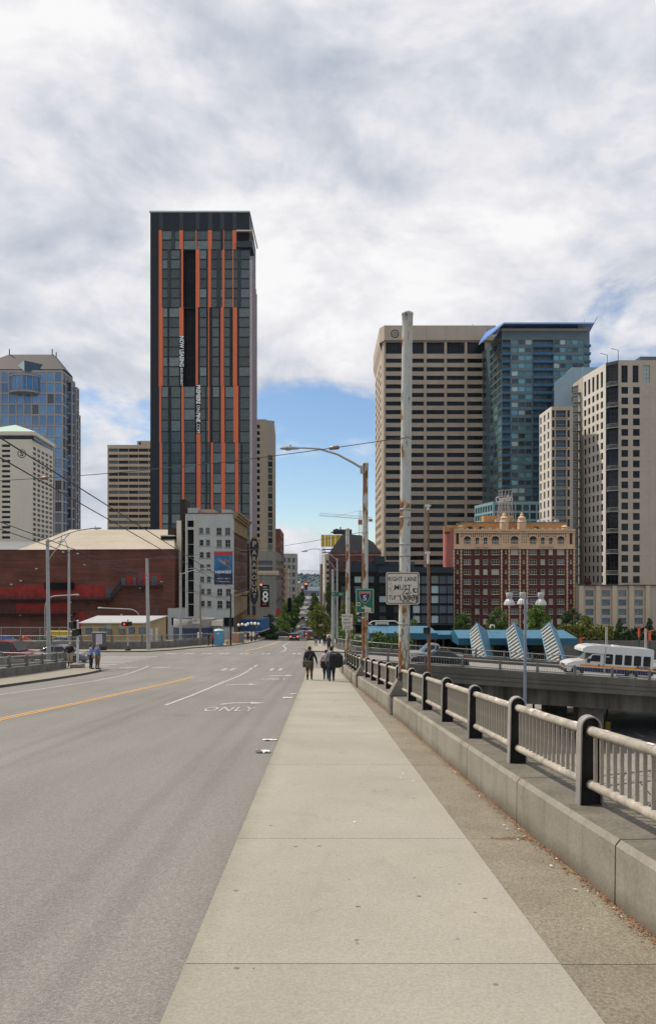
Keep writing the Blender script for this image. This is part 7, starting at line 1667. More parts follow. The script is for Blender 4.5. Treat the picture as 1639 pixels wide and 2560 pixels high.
# orange headed poles on the right
ORP = nmat('orange_paint', (.55, .09, .025), .5); TEALP = nmat('dark_teal_paint', (.012, .06, .06), .5)
for lab, px, ya, Y, double in (('orange T-topped lamp left of its twin at the right edge', 1597, 1571, 112, True), ('orange T-topped lamp nearest the right edge', 1624, 1579, 108, True), ('short orange lamp behind the white bus roof', 1451, 1597, 108, False)):
    t = thing('platform_lamp', lab, 'lamp', (wx(px, Y), Y, TRENCH)); h = wz(ya, Y) - TRENCH
    m = MB(); m.tube([(0, 0, 0), (0, 0, h - 1.3)], .13, 8); m.build('post', TEALP, t); m = MB(); m.tube([(0, 0, h - 1.3), (0, 0, h)], .17, 8); m.build('collar', ORP, t)
    m = MB(); m.tube([(-.62 if double else -.1, 0, h + .12), (0, 0, h), (.62, 0, h + .15)], .07, 6); m.build('arms', ORP, t)
for lab, px, ya in (('pale weathered post behind the bus roof', 1516, 1570), ('pale weathered post between the orange lamps', 1614, 1574)):
    pole(lab, wx(px, 116), 116, TRENCH, wz(ya, 116), .2, .18, nmat('pale_post', (.40, .37, .32), .8, var=.25, vscale=2), cap=True, name='platform_post')
# globe lamps by the marquee
GLB = nmat('opal_globe', (.75, .74, .70), .3)
for lab, px, Y in (('three globe street lamp left of the marquee', 606, 125), ('three globe street lamp in front of the marquee', 629, 131), ('three globe street lamp right of the marquee centre', 638, 137)):
    t = thing('globe_lamp', lab, 'lamp', (wx(px, Y), Y, gz(Y) + KERB), 0, 'globe street lamps'); h = wz(1563 - (3 if Y > 130 else 0), Y) - gz(Y) - KERB
    m = MB(); m.tube([(0, 0, 0), (0, 0, .9), (0, 0, 1.0), (0, 0, h)], [.2, .16, .09, .07], 8); m.tube([(-.55, 0, h - .25), (.55, 0, h - .25)], .05, 6); m.build('post', IRON, t)
    for x, z in ((-.6, h), (.6, h), (0, h + .1)): m = MB(); m.lathe([(0, -.24), (.14, -.2), (.24, -.06), (.25, .02), (.2, .14), (.1, .23), (0, .25)], 12, (x, 0, z)); m.build('globe', GLB, t)
# hanging traffic signals and span wires
WIRE = nmat('black_wire', (.015, .015, .016), .6)
def wire(label, pts, r=.018, sag=0.0, n=14, extra=()):
    P = [Vector(p) for p in pts]; t = thing('overhead_wire', label, 'wire', P[0]); m = MB()
    for a, b2 in zip(P, P[1:]): m.tube([a.lerp(b2, i / n) - P[0] - Vector((0, 0, sag * 4 * (i / n) * (1 - i / n))) for i in range(n + 1)], r, 5)
    m.build('cable', WIRE, t)
    for q in extra:
        a, b2 = P[0], P[-1]; c = a.lerp(b2, q) - P[0] - Vector((0, 0, sag * 4 * q * (1 - q))); d = (b2 - a).normalized() * .16; m = MB(); m.tube([c - d, c - d * .8, c + d * .8, c + d], [.02, .06, .06, .02], 8); m.build('insulator', nmat('insulator_brown', (.20, .12, .09), .4), t)
z1 = wz(1095, 21.6)
wire('long span wire from the thick pole across the sky to the left', [(wx(1000, 21.6), 21.6, z1), (wx(-40, 26), 26, wz(1203, 26))], .012, .18, 20, (.135, .83))
for k, (X, ye) in enumerate(((-5.45, 100), (-6.05, 100), (-9.35, 100), (-9.95, 100))):
    lab = ('rightmost trolley wire over the road', 'second trolley wire from the right over the road', 'third trolley wire from the right over the road', 'leftmost trolley wire over the road')[k]
    wire(lab, [(X - .0105 * Y, Y, gz(Y) + 5.7) for Y in (4, 14, 26, 40, 54, 70, 86, 104, 130)], .014, .0, 4)
SYW = 98.0
wire('upper span wire carrying the traffic signals', [(wx(372, 89), 89, wz(1428, 89)), (wx(765, SYW), SYW, wz(1434, SYW)), (wx(832, 96), 96, wz(1430, 96))], .016, .1)
wire('lower span wire steadying the traffic signals', [(wx(372, 89), 89, wz(1446, 89)), (wx(765, SYW), SYW, wz(1448, SYW)), (wx(832, 96), 96, wz(1444, 96))], .013, .05)
wire('sloping wire from the rusty lamp pole across the street', [(wx(905, 33.9), 33.9, wz(1330, 33.9)), (wx(560, 60), 60, wz(1380, 60)), (wx(200, 92), 92, wz(1404, 92))], .012, .15)
wire('thin wire in front of the grey block', [(wx(452, 100), 100, wz(1440, 100)), (wx(577, 108), 108, wz(1500, 108))], .014, .25)
wire('wire across the theatre wall to the thick grey pole', [(wx(173, 92), 92, wz(1406, 92)), (wx(372, 89), 89, wz(1432, 89))], .014, .1, 10, (.2,))
wire('wire from the left lamp pole toward the far pole', [(wx(123, 57), 57, wz(1360, 57)), (wx(173, 92), 92, wz(1395, 92))], .012, .1)
def traffic_signal(label, px, Y, py):
    s = thing('traffic_signal', label, 'signal', (wx(px, Y), Y, wz(py, Y))); m = MB(); m.bbox(-.19, .19, 0, .3, -.5, .5, .03); m.tube([(0, .15, .5), (0, .15, wz(1440, Y) - s.location.z + .3)], .035, 6); m.build('housing', SIGB, s)
    for k, (z, mt) in enumerate(((.31, LIT), (0, AMB), (-.31, AMB))):
        m = MB(Matrix.Translation((0, -.005, z)) @ Matrix.Rotation(R(90), 4, 'X')); m.lathe([(0, 0), (.12, 0)], 16); m.build('red_lens' if k == 0 else 'dark_lens', mt, s)
        m = MB(Matrix.Translation((0, 0, z)) @ Matrix.Rotation(R(90), 4, 'X')); m.lathe([(.14, 0), (.14, .22)], 14, (0, 0, 0), True, 0, math.pi); m.build('visor', SIGB, s)
traffic_signal('red traffic signal hanging over the middle of the street', 765, SYW, 1466); traffic_signal('red traffic signal hanging in front of the blade sign', 653, 96, 1468)
# ------------------------------------------------------------------ vehicles (local +X is forward)
TYRE = nmat('tyre_rubber', (.012, .012, .012), .85); RIM = nmat('wheel_rim', (.35, .35, .36), .35, metal=.8); CGLASS = nmat('car_glass', (.012, .014, .016), .06, spec=.5); HEADL = nmat('headlamp', (.55, .56, .57), .15, spec=.8); TAIL = nmat('tail_lamp', (.30, .012, .010), .25); TAILON = nmat('tail_lamp_lit', (.6, .03, .02), .3, emit=(1, .10, .06), estr=2.5); BUMP = nmat('bumper_black', (.02, .02, .022), .6); CHROME = nmat('chrome_trim', (.5, .5, .5), .2, metal=.9); PLATEM = nmat('number_plate', (.6, .6, .58), .5)
def paint(name, c): return nmat('car_paint_' + name, c, .14, spec=.35, coat=0.0, var=.06, vscale=.8)
def wheel(parent, x, y, r, w=.22):
    M = Matrix.Translation((x, y, r)) @ Matrix.Rotation(R(90), 4, 'X'); m = MB(M); m.lathe([(r * .62, -w / 2), (r * .93, -w / 2), (r, -w / 2 + .03), (r, w / 2 - .03), (r * .93, w / 2), (r * .62, w / 2)], 20); q = m.build('wheel', TYRE, parent)
    m = MB(M); s = 1 if y < 0 else -1
    m.lathe([(0, s * w * .42), (r * .18, s * w * .46), (r * .22, s * w * .36), (r * .55, s * w * .42), (r * .63, s * w * .5)], 20); m.build('rim', RIM, q)
def car(name, label, cat, col, loc, rz, L=4.7, W=1.82, H=1.45, kind='sedan', pitch=0.0, lit=False, roll=0.0, detail=True):
    t = thing(name, label, cat, loc, rz); t.rotation_euler = (roll, pitch, rz); hl = L / 2; r = .33 if kind == 'sedan' else .37
    zb = .22 if kind == 'sedan' else .30
    if kind == 'sedan': belt = [(-1, .62), (-.96, .90), (-.70, .96), (-.2, .95), (.30, .93), (.52, .90), (.80, .80), (.95, .70), (1, .55)]; gh = ((-.78, .96), (-.40, H), (.14, H), (.50, .90))
    elif kind == 'suv': belt = [(-1, .7), (-.985, 1.05), (-.8, 1.08), (0, 1.06), (.40, 1.04), (.60, 1.02), (.86, .95), (.97, .85), (1, .6)]; gh = ((-.96, 1.06), (-.84, H), (.16, H), (.46, 1.03))
    elif kind == 'pickup': belt = [(-1, .72), (-.99, 1.06), (-.2, 1.07), (.0, 1.07), (.42, 1.06), (.62, 1.05), (.88, .98), (.97, .88), (1, .62)]; gh = ((-.20, 1.07), (-.14, H), (.20, H), (.46, 1.06))
    m = MB(); m.smooth = True; hw = W / 2
    S = []
    for x, z in belt:
        k = 1 - .10 * max(0, abs(x) - .75) / .25; w_ = hw * k
        S.append([(x * hl, -w_ * .92, zb), (x * hl, -w_, zb + .16), (x * hl, -w_ * 1.0, (zb + z) / 2 + .06), (x * hl, -w_ * .97, z - .06), (x * hl, -w_ * .88, z), (x * hl, 0, z + .03), (x * hl, w_ * .88, z), (x * hl, w_ * .97, z - .06), (x * hl, w_, (zb + z) / 2 + .06), (x * hl, w_, zb + .16), (x * hl, w_ * .92, zb)])
    n = len(S[0])
    for A_, B_ in zip(S, S[1:]):
        for k in range(n - 1): m.add([A_[k], B_[k], B_[k + 1], A_[k + 1]], [(3, 2, 1, 0)])
    m.smooth = False; m.add(S[0], [tuple(range(n))]); m.add(S[-1], [tuple(range(n - 1, -1, -1))]); m.add([S[0][0], S[-1][0], S[-1][-1], S[0][-1]], [(0, 1, 2, 3)])
    (xa, za), (xb, zb2), (xc, zc), (xd, zd) = [(x * hl, z) for x, z in gh]; wb, wt = hw * .90, hw * .72
    def gpt(x, z, s, e=0): k = (z - za) / (H - za) if H > za else 0; return (x, s * (wb + (wt - wb) * k + e), z)
    V_ = [gpt(xa, za - .05, s) for s in (-1, 1)] + [gpt(xb, zb2 - .03, s) for s in (-1, 1)] + [gpt((xb + xc) / 2, H + .02, s) for s in (-1, 1)] + [gpt(xc, zc - .03, s) for s in (-1, 1)] + [gpt(xd, zd - .05, s) for s in (-1, 1)]
    m.add(V_, [(0, 2, 3, 1), (2, 4, 5, 3), (4, 6, 7, 5), (6, 8, 9, 7), (0, 8, 6, 4, 2), (1, 3, 5, 7, 9)])
    m.build('body', col, t)
    zs, zt = za + .03, H - .10
    def edge(t_, rear): 
        (x0, z0), (x1, z1) = ((xa, za), (xb, zb2)) if rear else ((xd, zd), (xc, zc)); k = (t_ - z0) / (z1 - z0); return x0 + (x1 - x0) * k
    mid = (xb + xc) / 2 - .02 * L if kind != 'pickup' else (xb + xc) / 2 - .12
    for s in (-1, 1):
        for a0, a1, b0, b1 in ((edge(zs, True) + .14, mid - .05, edge(zt, True) + .10, mid - .05), (mid + .05, edge(zs, False) - .16, mid + .05, edge(zt, False) - .10)):
            if a1 - a0 < .2: continue
            m = MB(); m.add([gpt(a0, zs, s, .012), gpt(a1, zs, s, .012), gpt(b1, zt, s, .012), gpt(b0, zt, s, .012)], [(0, 1, 2, 3) if s < 0 else (3, 2, 1, 0)]); m.build('side_window', CGLASS, t)
    for rear in (True, False):
        dx = -.015 if rear else .015; m = MB(); A_ = [(edge(zs, rear) + dx, -wb * .86, zs + .02), (edge(zs, rear) + dx, wb * .86, zs + .02), (edge(zt + .03, rear) + dx, wt * .86, zt + .04), (edge(zt + .03, rear) + dx, -wt * .86, zt + .04)]; m.add(A_, [(0, 1, 2, 3) if not rear else (3, 2, 1, 0)]); m.build('rear_window' if rear else 'windscreen', CGLASS, t)
    for x in (-.60, .62):
        for s in (-1, 1):
            m = MB(Matrix.Translation((x * hl, s * (hw - .02), r)) @ Matrix.Rotation(R(90), 4, 'X')); m.lathe([(0, -s * .028), (r * 1.2, -s * .028), (r * 1.2, s * .05)], 20); m.build('wheel_arch', BUMP, t); wheel(t, x * hl, s * (hw - .09), r)
    zl = .72 if kind == 'sedan' else .88
    for s in (-1, 1):
        m = MB(); m.bbox(hl * .93, hl * .985, s * hw * .62 - .18, s * hw * .62 + .18, zl - .16, zl - .02, .02); m.build('headlight', HEADL, t)
        m = MB(); m.bbox(-hl * 1.004, -hl * .95, s * hw * .72 - .17, s * hw * .72 + .17, zl - .06, zl + .16, .02); m.build('taillight', TAILON if lit else TAIL, t)
        m = MB(); m.bbox(xd - .75, xd - .55, s * (hw + .06) - .08, s * (hw + .06) + .08, zd + .02, zd + .16, .03); m.build('mirror', col, t)
    m = MB(); m.bbox(hl * .97, hl * 1.01, -hw * .86, hw * .86, zb + .02, zb + .22, .02); m.build('front_bumper', BUMP if kind != 'sedan' else col, t); m = MB(); m.bbox(-hl * 1.015, -hl * .97, -hw * .86, hw * .86, zb + .02, zb + .24, .02); m.build('rear_bumper', BUMP if kind != 'sedan' else col, t)
    m = MB(); m.box(hl * .99, hl * 1.004, -.42, .42, zl - .16, zl - .04); m.build('grille', BUMP, t); m = MB(); m.box(-hl * 1.02, -hl * 1.005, -.26, .26, zl - .2, zl - .06); m.build('number_plate', PLATEM, t)
    if kind == 'pickup': m = MB(); m.box(-hl * .965, xa - .08, -hw * .80, hw * .80, 1.06, 1.115); m.build('load_bed', BUMP, t)
    if kind == 'sedan':
        for s in (-1, 1): m = MB(); m.tube([gpt(xa + .2, za + .01, s, .02), gpt(xb, zt + .04, s, .02), gpt(xc, zt + .04, s, .02), gpt(xd - .25, zd + .02, s, .02)], .014, 4); m.build('window_trim', CHROME, t)
    return t
def on_road(Y, X=0): return gz(Y) + .014
car('parked_car', 'black sedan on the overpass beside the rusty brown pole', 'car', paint('black', (.018, .016, .018)), (9.65, 66.6, od(9.65, 66.6) + .03), R(180), 5.05, 1.86, 1.46, 'sedan', -.068)
car('pickup_truck', 'silver pickup truck behind the black sedan', 'truck', paint('silver', (.33, .33, .34)), (10.0, 72.5, od(10, 72.5) + .03), R(180), 5.6, 1.95, 1.85, 'pickup', -.068)
car('large_car', 'dark red large car behind the left railing', 'car', paint('red', (.17, .012, .022)), (-25.9, 62.0, on_road(62)), R(-10), 5.1, 1.98, 1.88, 'suv')
car('parked_car', 'grey sedan behind the red car on the left', 'car', paint('grey', (.15, .145, .155)), (-22.4, 64.2, on_road(64.2)), R(-6), 4.8, 1.84, 1.46, 'sedan')
SDN = R(90 + 1.4)
car('moving_car', 'dark car with lit brake lights heading down the street', 'car', paint('maroon', (.035, .016, .016)), (wx(736, 142), 142, on_road(142)), SDN, 4.5, 1.8, 1.5, 'suv', R(3.9) * 0, True)
car('moving_car', 'brown van heading down the street right of the braking car', 'car', paint('brown', (.16, .075, .05)), (wx(780, 140), 140, on_road(140)), SDN, 4.8, 1.9, 1.95, 'suv')
car('moving_car', 'silver car just beyond the braking car', 'car', paint('silver', (.33, .33, .34)), (wx(749, 165), 165, on_road(165)), SDN, 4.5, 1.8, 1.45, 'sedan')
car('moving_car', 'dark car beyond the silver car', 'car', paint('black', (.018, .016, .018)), (wx(754, 178), 178, on_road(178)), SDN, 4.6, 1.8, 1.6, 'suv')
car('moving_car', 'pale red car beyond the brown van', 'car', paint('coral', (.36, .09, .06)), (wx(771, 190), 190, on_road(190)), SDN, 4.5, 1.8, 1.45, 'sedan', 0, True)
car('parked_car', 'dark car parked across the street by the planting bed', 'car', paint('charcoal', (.03, .03, .033)), (wx(708, 182), 182, on_road(182)), R(5), 4.6, 1.8, 1.4, 'sedan')
car('moving_car', 'white van far down the street', 'car', paint('white', (.55, .55, .54)), (wx(768, 268), 268, on_road(268)), SDN, 5.4, 2.0, 2.5, 'suv')
car('moving_car', 'black car in the queue down the street', 'car', paint('black', (.018, .016, .018)), (wx(761, 222), 222, on_road(222)), SDN, 4.6, 1.8, 1.55, 'suv')
car('parked_car', 'dark car under the street trees on the left', 'car', paint('charcoal', (.03, .03, .033)), (wx(727, 215), 215, on_road(215)), SDN, 4.6, 1.8, 1.55, 'suv')
car('moving_car', 'small white car in the queue down the street', 'car', paint('white', (.55, .55, .54)), (wx(757, 245), 245, on_road(245)), SDN, 4.5, 1.8, 1.45, 'sedan')
car('parked_car', 'small dark parked car by the portable office', 'car', paint('blue', (.03, .04, .06)), (wx(185, 101), 101, gz(101)), R(8), 4.4, 1.8, 1.45, 'sedan')
car('parked_car', 'small white parked car by the yellow container', 'car', paint('white', (.55, .55, .54)), (wx(160, 105), 105, gz(105)), R(4), 4.4, 1.8, 1.4, 'sedan')
random.seed(91)
for k, (px, Y) in enumerate(((766, 330), (758, 350), (770, 400), (765, 470), (771, 540), (767, 640), (772, 760))):
    car('distant_car', ('white car', 'dark car', 'silver car', 'pale car', 'black car', 'grey car', 'white speck of a car')[k] + ' far down the hill, ' + ('first', 'second', 'third', 'fourth', 'fifth', 'sixth', 'last')[k] + ' of the distant row', 'car', paint(('white', 'black', 'silver', 'white', 'black', 'grey', 'white')[k], (.5, .5, .5)), (wx(px, Y), Y, on_road(Y)), SDN, 4.6, 1.8, 1.5, 'suv')

# ------------------------------------------------------------------ white shuttle bus
bx_, by_ = 23.95, 67.0
bus = thing('shuttle_bus', 'white shuttle bus with orange and navy stripes on the overpass', 'bus', (bx_, by_, od(bx_, by_) + .03)); bus.rotation_euler = (0, -.068, R(180)); bus.scale = (1.1, 1.02, 1.02)
BW = paint('bus_white', (.62, .62, .62)); NAV = nmat('stripe_navy', (.010, .014, .075), .4); ORS = nmat('stripe_orange', (.78, .25, .015), .4)
def bpx(zx): return .05 - (zx - 735) * .00559    # photo column in the enlarged view -> local x (front is +)
def bpz(zy): return (870 - zy) / 455 * 2.82
w2 = 1.08
m = MB(); m.smooth = False
out = [(-3.78, .42), (-3.78, 2.62), (-3.70, 2.74), (.4, 2.80), (1.0, 2.78), (1.55, 2.66), (1.85, 2.46), (1.88, 2.22), (1.55, 2.14), (.05, 2.10), (.05, .42)]
m.side_prism(list(reversed(out)), -w2, w2); m.build('coach_body', BW, bus)
m = MB(); cab = [(.05, .40), (.05, 2.10), (1.0, 2.06), (1.58, 1.46), (2.45, 1.32), (2.95, 1.10), (3.02, .85), (3.0, .45)]
m.side_prism(list(reversed(cab)), -.96, .96); m.build('cab', BW, bus)
m = MB(); m.box(.02, .09, -w2 - .012, w2 + .012, .45, 2.78); m.build('body_joint', nmat('joint_grey', (.35, .35, .35), .5), bus)
for i in range(5):
    zx = 742 + 133 * i; a, b2 = bpx(zx), bpx(zx + 103)
    for s in (-1, 1):
        m = MB(); P = [((a + b2) / 2 + x, z + 1.70) for x, z in rrect(abs(b2 - a), .86, .1)]; m.add([(x, s * (w2 + .012), z) for x, z in P], [tuple(range(len(P)))]); m.build('coach_window', CGLASS, bus)
for s in (-1, 1):
    m = MB(); m.add([(x, s * .972, z) for x, z in ((.38, 1.42), (1.25, 1.42), (1.0, 1.95), (.38, 1.97))], [(0, 1, 2, 3)]); m.build('cab_window', CGLASS, bus)
    m = MB(); m.box(-3.79, .0, s * (w2 + .004), s * (w2 + .016), .90, 1.12); m.box(.1, 1.95, s * .962, s * .974, .90, 1.12); m.build('orange_stripe', ORS, bus)
    m = MB(); m.box(-3.79, .0, s * (w2 + .004), s * (w2 + .016), .52, .898); m.box(.1, 1.95, s * .962, s * .974, .52, .898); m.build('navy_stripe', NAV, bus)
    for x in (-2.1, 2.15):
        yy = w2 if x < 0 else .96
        m = MB(Matrix.Translation((x, s * (yy + .002), .42)) @ Matrix.Rotation(R(90), 4, 'X')); m.lathe([(0, -s * .02), (.52, -s * .02), (.52, s * .05)], 22); m.build('wheel_arch', BUMP, bus); wheel(bus, x, s * (yy - .06), .40, .24)
    m = MB(); m.bbox(2.9, 3.03, s * .72 - .17, s * .72 + .17, .88, 1.08, .02); m.build('headlight', HEADL, bus); m = MB(); m.bbox(2.86, 3.035, s * .74 - .2, s * .74 + .2, .74, .86, .02); m.build('marker_light', nmat('amber_lens', (.6, .12, .02), .3), bus)
    m = MB(); m.bbox(1.25, 1.45, s * 1.14 - .1, s * 1.14 + .1, 1.3, 1.66, .03); m.build('mirror', BUMP, bus); m = MB(); m.box(.42, .52, s * .97, s * 1.0, 1.02, 1.2); m.build('door_handle', BUMP, bus)
    m = MB(); m.box(-3.5, -1.0, s * (w2 - .05), s * w2 - s * .01, .3, .41); m.build('skirt', BUMP, bus)
m = MB(); m.add([(1.03, -.86, 2.03), (1.03, .86, 2.03), (1.575, .9, 1.50), (1.575, -.9, 1.50)], [(0, 1, 2, 3)]); m.build('windscreen', CGLASS, bus)
for v in bus.children[-1].data.vertices: v.co.x += .012
m = MB(); m.bbox(2.95, 3.12, -.98, .98, .42, .68, .03); m.build('front_bumper', BUMP, bus); m = MB(); m.box(2.99, 3.03, -.5, .5, .74, 1.0); m.build('grille', BUMP, bus)
m = MB(); m.box(1.80, 1.9, -.6, .6, 2.28, 2.44); m.build('destination_box', nmat('pale_box', (.6, .55, .52), .4), bus)
m = MB(); m.bbox(-1.3, -.8, -.3, .3, 2.74, 2.86, .03); m.build('roof_vent', BW, bus)
o = text('Access', .40, SIGNK, bus, (bpx(1270), w2 + .022, 1.17), (R(90), 0, R(180)), shear=.25, offset=.006)
m = MB(); cx_, cz_ = bpx(880), .80
for i in range(10): a, c = math.pi * i / 10, math.pi * (i + 1) / 10; m.add([(cx_ + q * math.cos(t_), w2 + .02, cz_ - .05 + q * .6 * math.sin(t_)) for q, t_ in ((.16, a), (.21, a), (.21, c), (.16, c))], [(0, 1, 2, 3)])
m.build('emblem', nmat('emblem_pale', (.55, .52, .45), .5), bus)
m = MB(); m.box(bpx(795), bpx(748), w2 + .014, w2 + .018, 1.86, 1.93); m.build('window_sticker', PLATEM, bus)

# ------------------------------------------------------------------ people
SKIN = nmat('skin', (.40, .21, .14), .6); SKIND = nmat('skin_tanned', (.26, .11, .06), .6); HAIRB = nmat('hair_dark', (.018, .013, .010), .7); HAIRG = nmat('hair_grey', (.30, .27, .24), .7); SHOE = nmat('shoe_dark', (.02, .018, .016), .7)
def cloth(n, c): return nmat('cloth_' + n, c, .9, var=.25, vscale=6)
def person(label, X, Y, z, rz, h, top, bottom, skin=SKIN, hair=HAIRB, stride=.0, arms=((.10, .0), (.10, .0)), shorts=False, socks=None, coat=False, wide=1.0, lean=0.0):
    """body as one skinned surface facing local +Y; arms = (out, forward) of the two hands"""
    p = thing('person', label, 'person', (X, Y, z), rz); k = h / 1.75
    J, E, Rd, Mt = [], [], [], []
    def j(x, y, zz, r, par, mt):
        J.append((x * k, (y + lean * zz) * k, zz * k)); q_ = 1.22 * k; Rd.append((r[0] * q_ * wide, r[1] * q_ * wide) if isinstance(r, tuple) else (r * q_, r * q_))
        if par is not None: E.append((par, len(J) - 1)); Mt.append(mt)
        return len(J) - 1
    pel = j(0, 0, .95, (.165, .115), None, 1)
    wst = j(0, 0, 1.10, (.15, .105), pel, 0); chs = j(0, 0, 1.30, (.18, .12), wst, 0); nb = j(0, 0, 1.45, (.10, .085), chs, 0); nk = j(0, .01, 1.51, .055, nb, 2); hd = j(0, .02, 1.61, (.075, .092), nk, 2); j(0, .015, 1.70, (.062, .075), hd, 2)
    hands = []
    for s, (ao, af) in zip((-1, 1), arms):
        sh_ = j(s * .19, 0, 1.41, .062, nb, 0); el = j(s * (.235 + ao * .6), -.02 + af * .25, 1.13 + abs(af) * .02, .050, sh_, 0); wr = j(s * (.22 + ao), af, .90 + abs(af) * .35, .036, el, 0); hn = j(s * (.215 + ao), af + .02, .80 + abs(af) * .35, (.036, .022), wr, 2); hands.append((s, Vector(J[hn])))
    for s in (-1, 1):
        f = stride * s; hp = j(s * .10, 0, .88, .115, pel, 1); kn = j(s * .10, f * .45 + abs(f) * .12, .50, .080, hp, 1); md = j(s * .095, f * .6 + abs(f) * .05, .36, .060, kn, 2 if shorts else 1); an = j(s * .10, f * .95 - .02, .09 + (max(0, -f) * .22), .042, md, (2 if shorts else 1)); hl_ = j(s * .10, f * .95 - .02, .045 + (max(0, -f) * .2), .042, an, 3); j(s * .115, f * .95 + .15, .035 + (max(0, -f) * .05), (.045, .032), hl_, 3)
    me = bpy.data.meshes.new('body'); me.from_pydata(J, E, []); o = bpy.data.objects.new('body', me); COL.objects.link(o)
    md_ = o.modifiers.new('skin', 'SKIN'); md_.use_smooth_shade = True; o.modifiers.new('sub', 'SUBSURF').levels = 2
    for i, v in enumerate(me.skin_vertices[0].data): v.radius = Rd[i]; v.use_root = (i == 0)
    ev = bpy.data.meshes.new_from_object(o.evaluated_get(bpy.context.evaluated_depsgraph_get())); bpy.data.objects.remove(o)
    segs = [(Vector(J[a]), Vector(J[b]), m_) for (a, b), m_ in zip(E, Mt)]
    mats = [top, bottom, skin, SHOE] + ([socks] if socks else [])
    ev.materials.clear()
    for q in mats: ev.materials.append(q)
    for f in ev.polygons:
        c = f.center; best, bm_ = 1e9, 0
        for a, b, m_ in segs:
            d = b - a; t_ = max(0, min(1, (c - a).dot(d) / d.length_squared)); dd = (c - a - d * t_).length
            if dd < best: best, bm_ = dd, m_
        if bm_ == 2 and socks and c.z < .30 * k: bm_ = 4
        if bm_ == 1 and coat and c.z > .70 * k: bm_ = 0
        if bm_ == 2 and shorts and c.z > .47 * k and c.z < .75 * k and abs(c.x) < .17 * k: bm_ = 1
        f.material_index = bm_; f.use_smooth = True
    bm = bmesh.new(); bm.from_mesh(ev)
    fin = MB()
    for s, c in hands:
        for q in range(4): a = c + Vector((s * -.0, (-.027 + .018 * q) * k, -.03 * k)); ln = (.07, .08, .076, .06)[q] * k; fin.tube([a, a + Vector((-s * .004, .004, -ln * .6)), a + Vector((-s * .016, .010, -ln))], [.010 * k, .009 * k, .006 * k], 6)
        a = c + Vector((-s * .01, .03 * k, .0)); fin.tube([a, a + Vector((-s * .01, .028 * k, -.03 * k)), a + Vector((-s * .012, .034 * k, -.058 * k))], [.011 * k, .010 * k, .007 * k], 6)
    for v in (Vector((0, .105, 1.605)), ): fin.tube([(0, (.10 + lean * 1.62) * k, 1.625 * k), (0, (.125 + lean * 1.6) * k, 1.59 * k)], [.012 * k, .016 * k], 6)
    for s in (-1, 1): fin.tube([(s * .072 * k, (.01 + lean * 1.6) * k, 1.585 * k), (s * .088 * k, (.0 + lean * 1.6) * k, 1.60 * k), (s * .074 * k, (.0 + lean * 1.6) * k, 1.635 * k)], [.012 * k] * 3, 5)
    fm = fin.mesh('fingers', skin); off = len(ev.materials)
    vs = [bm.verts.new(v.co) for v in fm.vertices]
    for f in fm.polygons:
        try: q = bm.faces.new([vs[i] for i in f.vertices]); q.material_index = 2; q.smooth = True
        except ValueError: pass
    bm.to_mesh(ev); bm.free(); bpy.data.meshes.remove(fm)
    link('body', ev, p)
    m = MB(); c = (0, (.005 + lean * 1.64) * k, 0)
    m.lathe([(.078 * k, 1.565 * k), (.090 * k, 1.61 * k), (.092 * k, 1.66 * k), (.078 * k, 1.71 * k), (.045 * k, 1.742 * k), (0, 1.752 * k)], 14, (0, c[1] - .012 * k, 0), True, math.pi * .94, math.pi * 2.06)
    m.lathe([(.090 * k, 1.655 * k), (.078 * k, 1.71 * k), (.045 * k, 1.742 * k), (0, 1.752 * k)], 14, (0, c[1] - .004, 0)); m.build('hair', hair, p)
    return p
def strap(p, a, b, bow, r, mat, name='strap'): m = MB(); a, b = Vector(a), Vector(b); m.tube([a, a.lerp(b, .5) + Vector(bow), b], r, 5); return m.build(name, mat, p)
def bag(label, name, X, Y, z, rz, w, d, h, mat, fl=True):
    t = thing(name, label, 'bag', (X, Y, z), rz); m = MB(); m.bbox(-w / 2, w / 2, -d / 2, d / 2, 0, h, min(w, d, h) * .22); m.build('pouch', mat, t)
    if fl: m = MB(); m.bbox(-w / 2 - .01, w / 2 + .01, -d / 2 - .02, d / 2 + .005, h * .45, h + .012, .02); m.build('flap', mat, t); m = MB(); m.box(-.02, .02, -d / 2 - .035, -d / 2 - .018, h * .38, h * .5); m.build('buckle', CHROME, t)
    return t
OLIVE = cloth('olive', (.085, .080, .045)); BLK = cloth('black', (.014, .013, .014)); BRN = cloth('brown', (.10, .058, .034)); PINKC = cloth('pale_pink', (.50, .40, .38)); DENIM = cloth('denim', (.035, .060, .105)); NAVYC = cloth('navy', (.018, .022, .042)); GREYC = cloth('grey', (.25, .25, .28)); BLUEC = cloth('light_blue', (.16, .24, .42)); BLUED = cloth('mid_blue', (.11, .16, .31)); KHAKI = cloth('khaki', (.15, .095, .055)); TANC = cloth('tan', (.42, .36, .26)); REDC = cloth('red', (.40, .03, .03))
def walkpos(px, pfeet): Y = F * (H0 - KERB) / (pfeet - 1600.0); return (px - CX) * Y / F, Y
X, Y = walkpos(774, 1700); z = gs(Y)
p = person('walker in black sweater and brown shorts with an olive shoulder bag', X, Y, z, R(-2), 1.78, BLK, BRN, SKIND, HAIRB, .10, ((.06, .10), (.16, -.05)), True, BLK, wide=1.12)
strap(p, (.17, -.02, 1.47), (-.14, -.22, .95), (.02, -.08, .06), .022, OLIVE)
bag('olive canvas shoulder bag of the walker in black', 'shoulder_bag', X - .13, Y - .27, z + .70, R(8), .44, .18, .32, OLIVE)
X2, Y2 = walkpos(815, 1699.5); z = gs(Y2)
p = person('walker in pale pink top and jeans on the left of a pair', X2, Y2, z, 0, 1.60, PINKC, DENIM, SKIN, HAIRB, -.06, ((.10, .02), (.06, .05)), wide=1.08); strap(p, (.15, -.05, 1.33), (-.1, -.17, .92), (0, -.12, .05), .018, BLK)
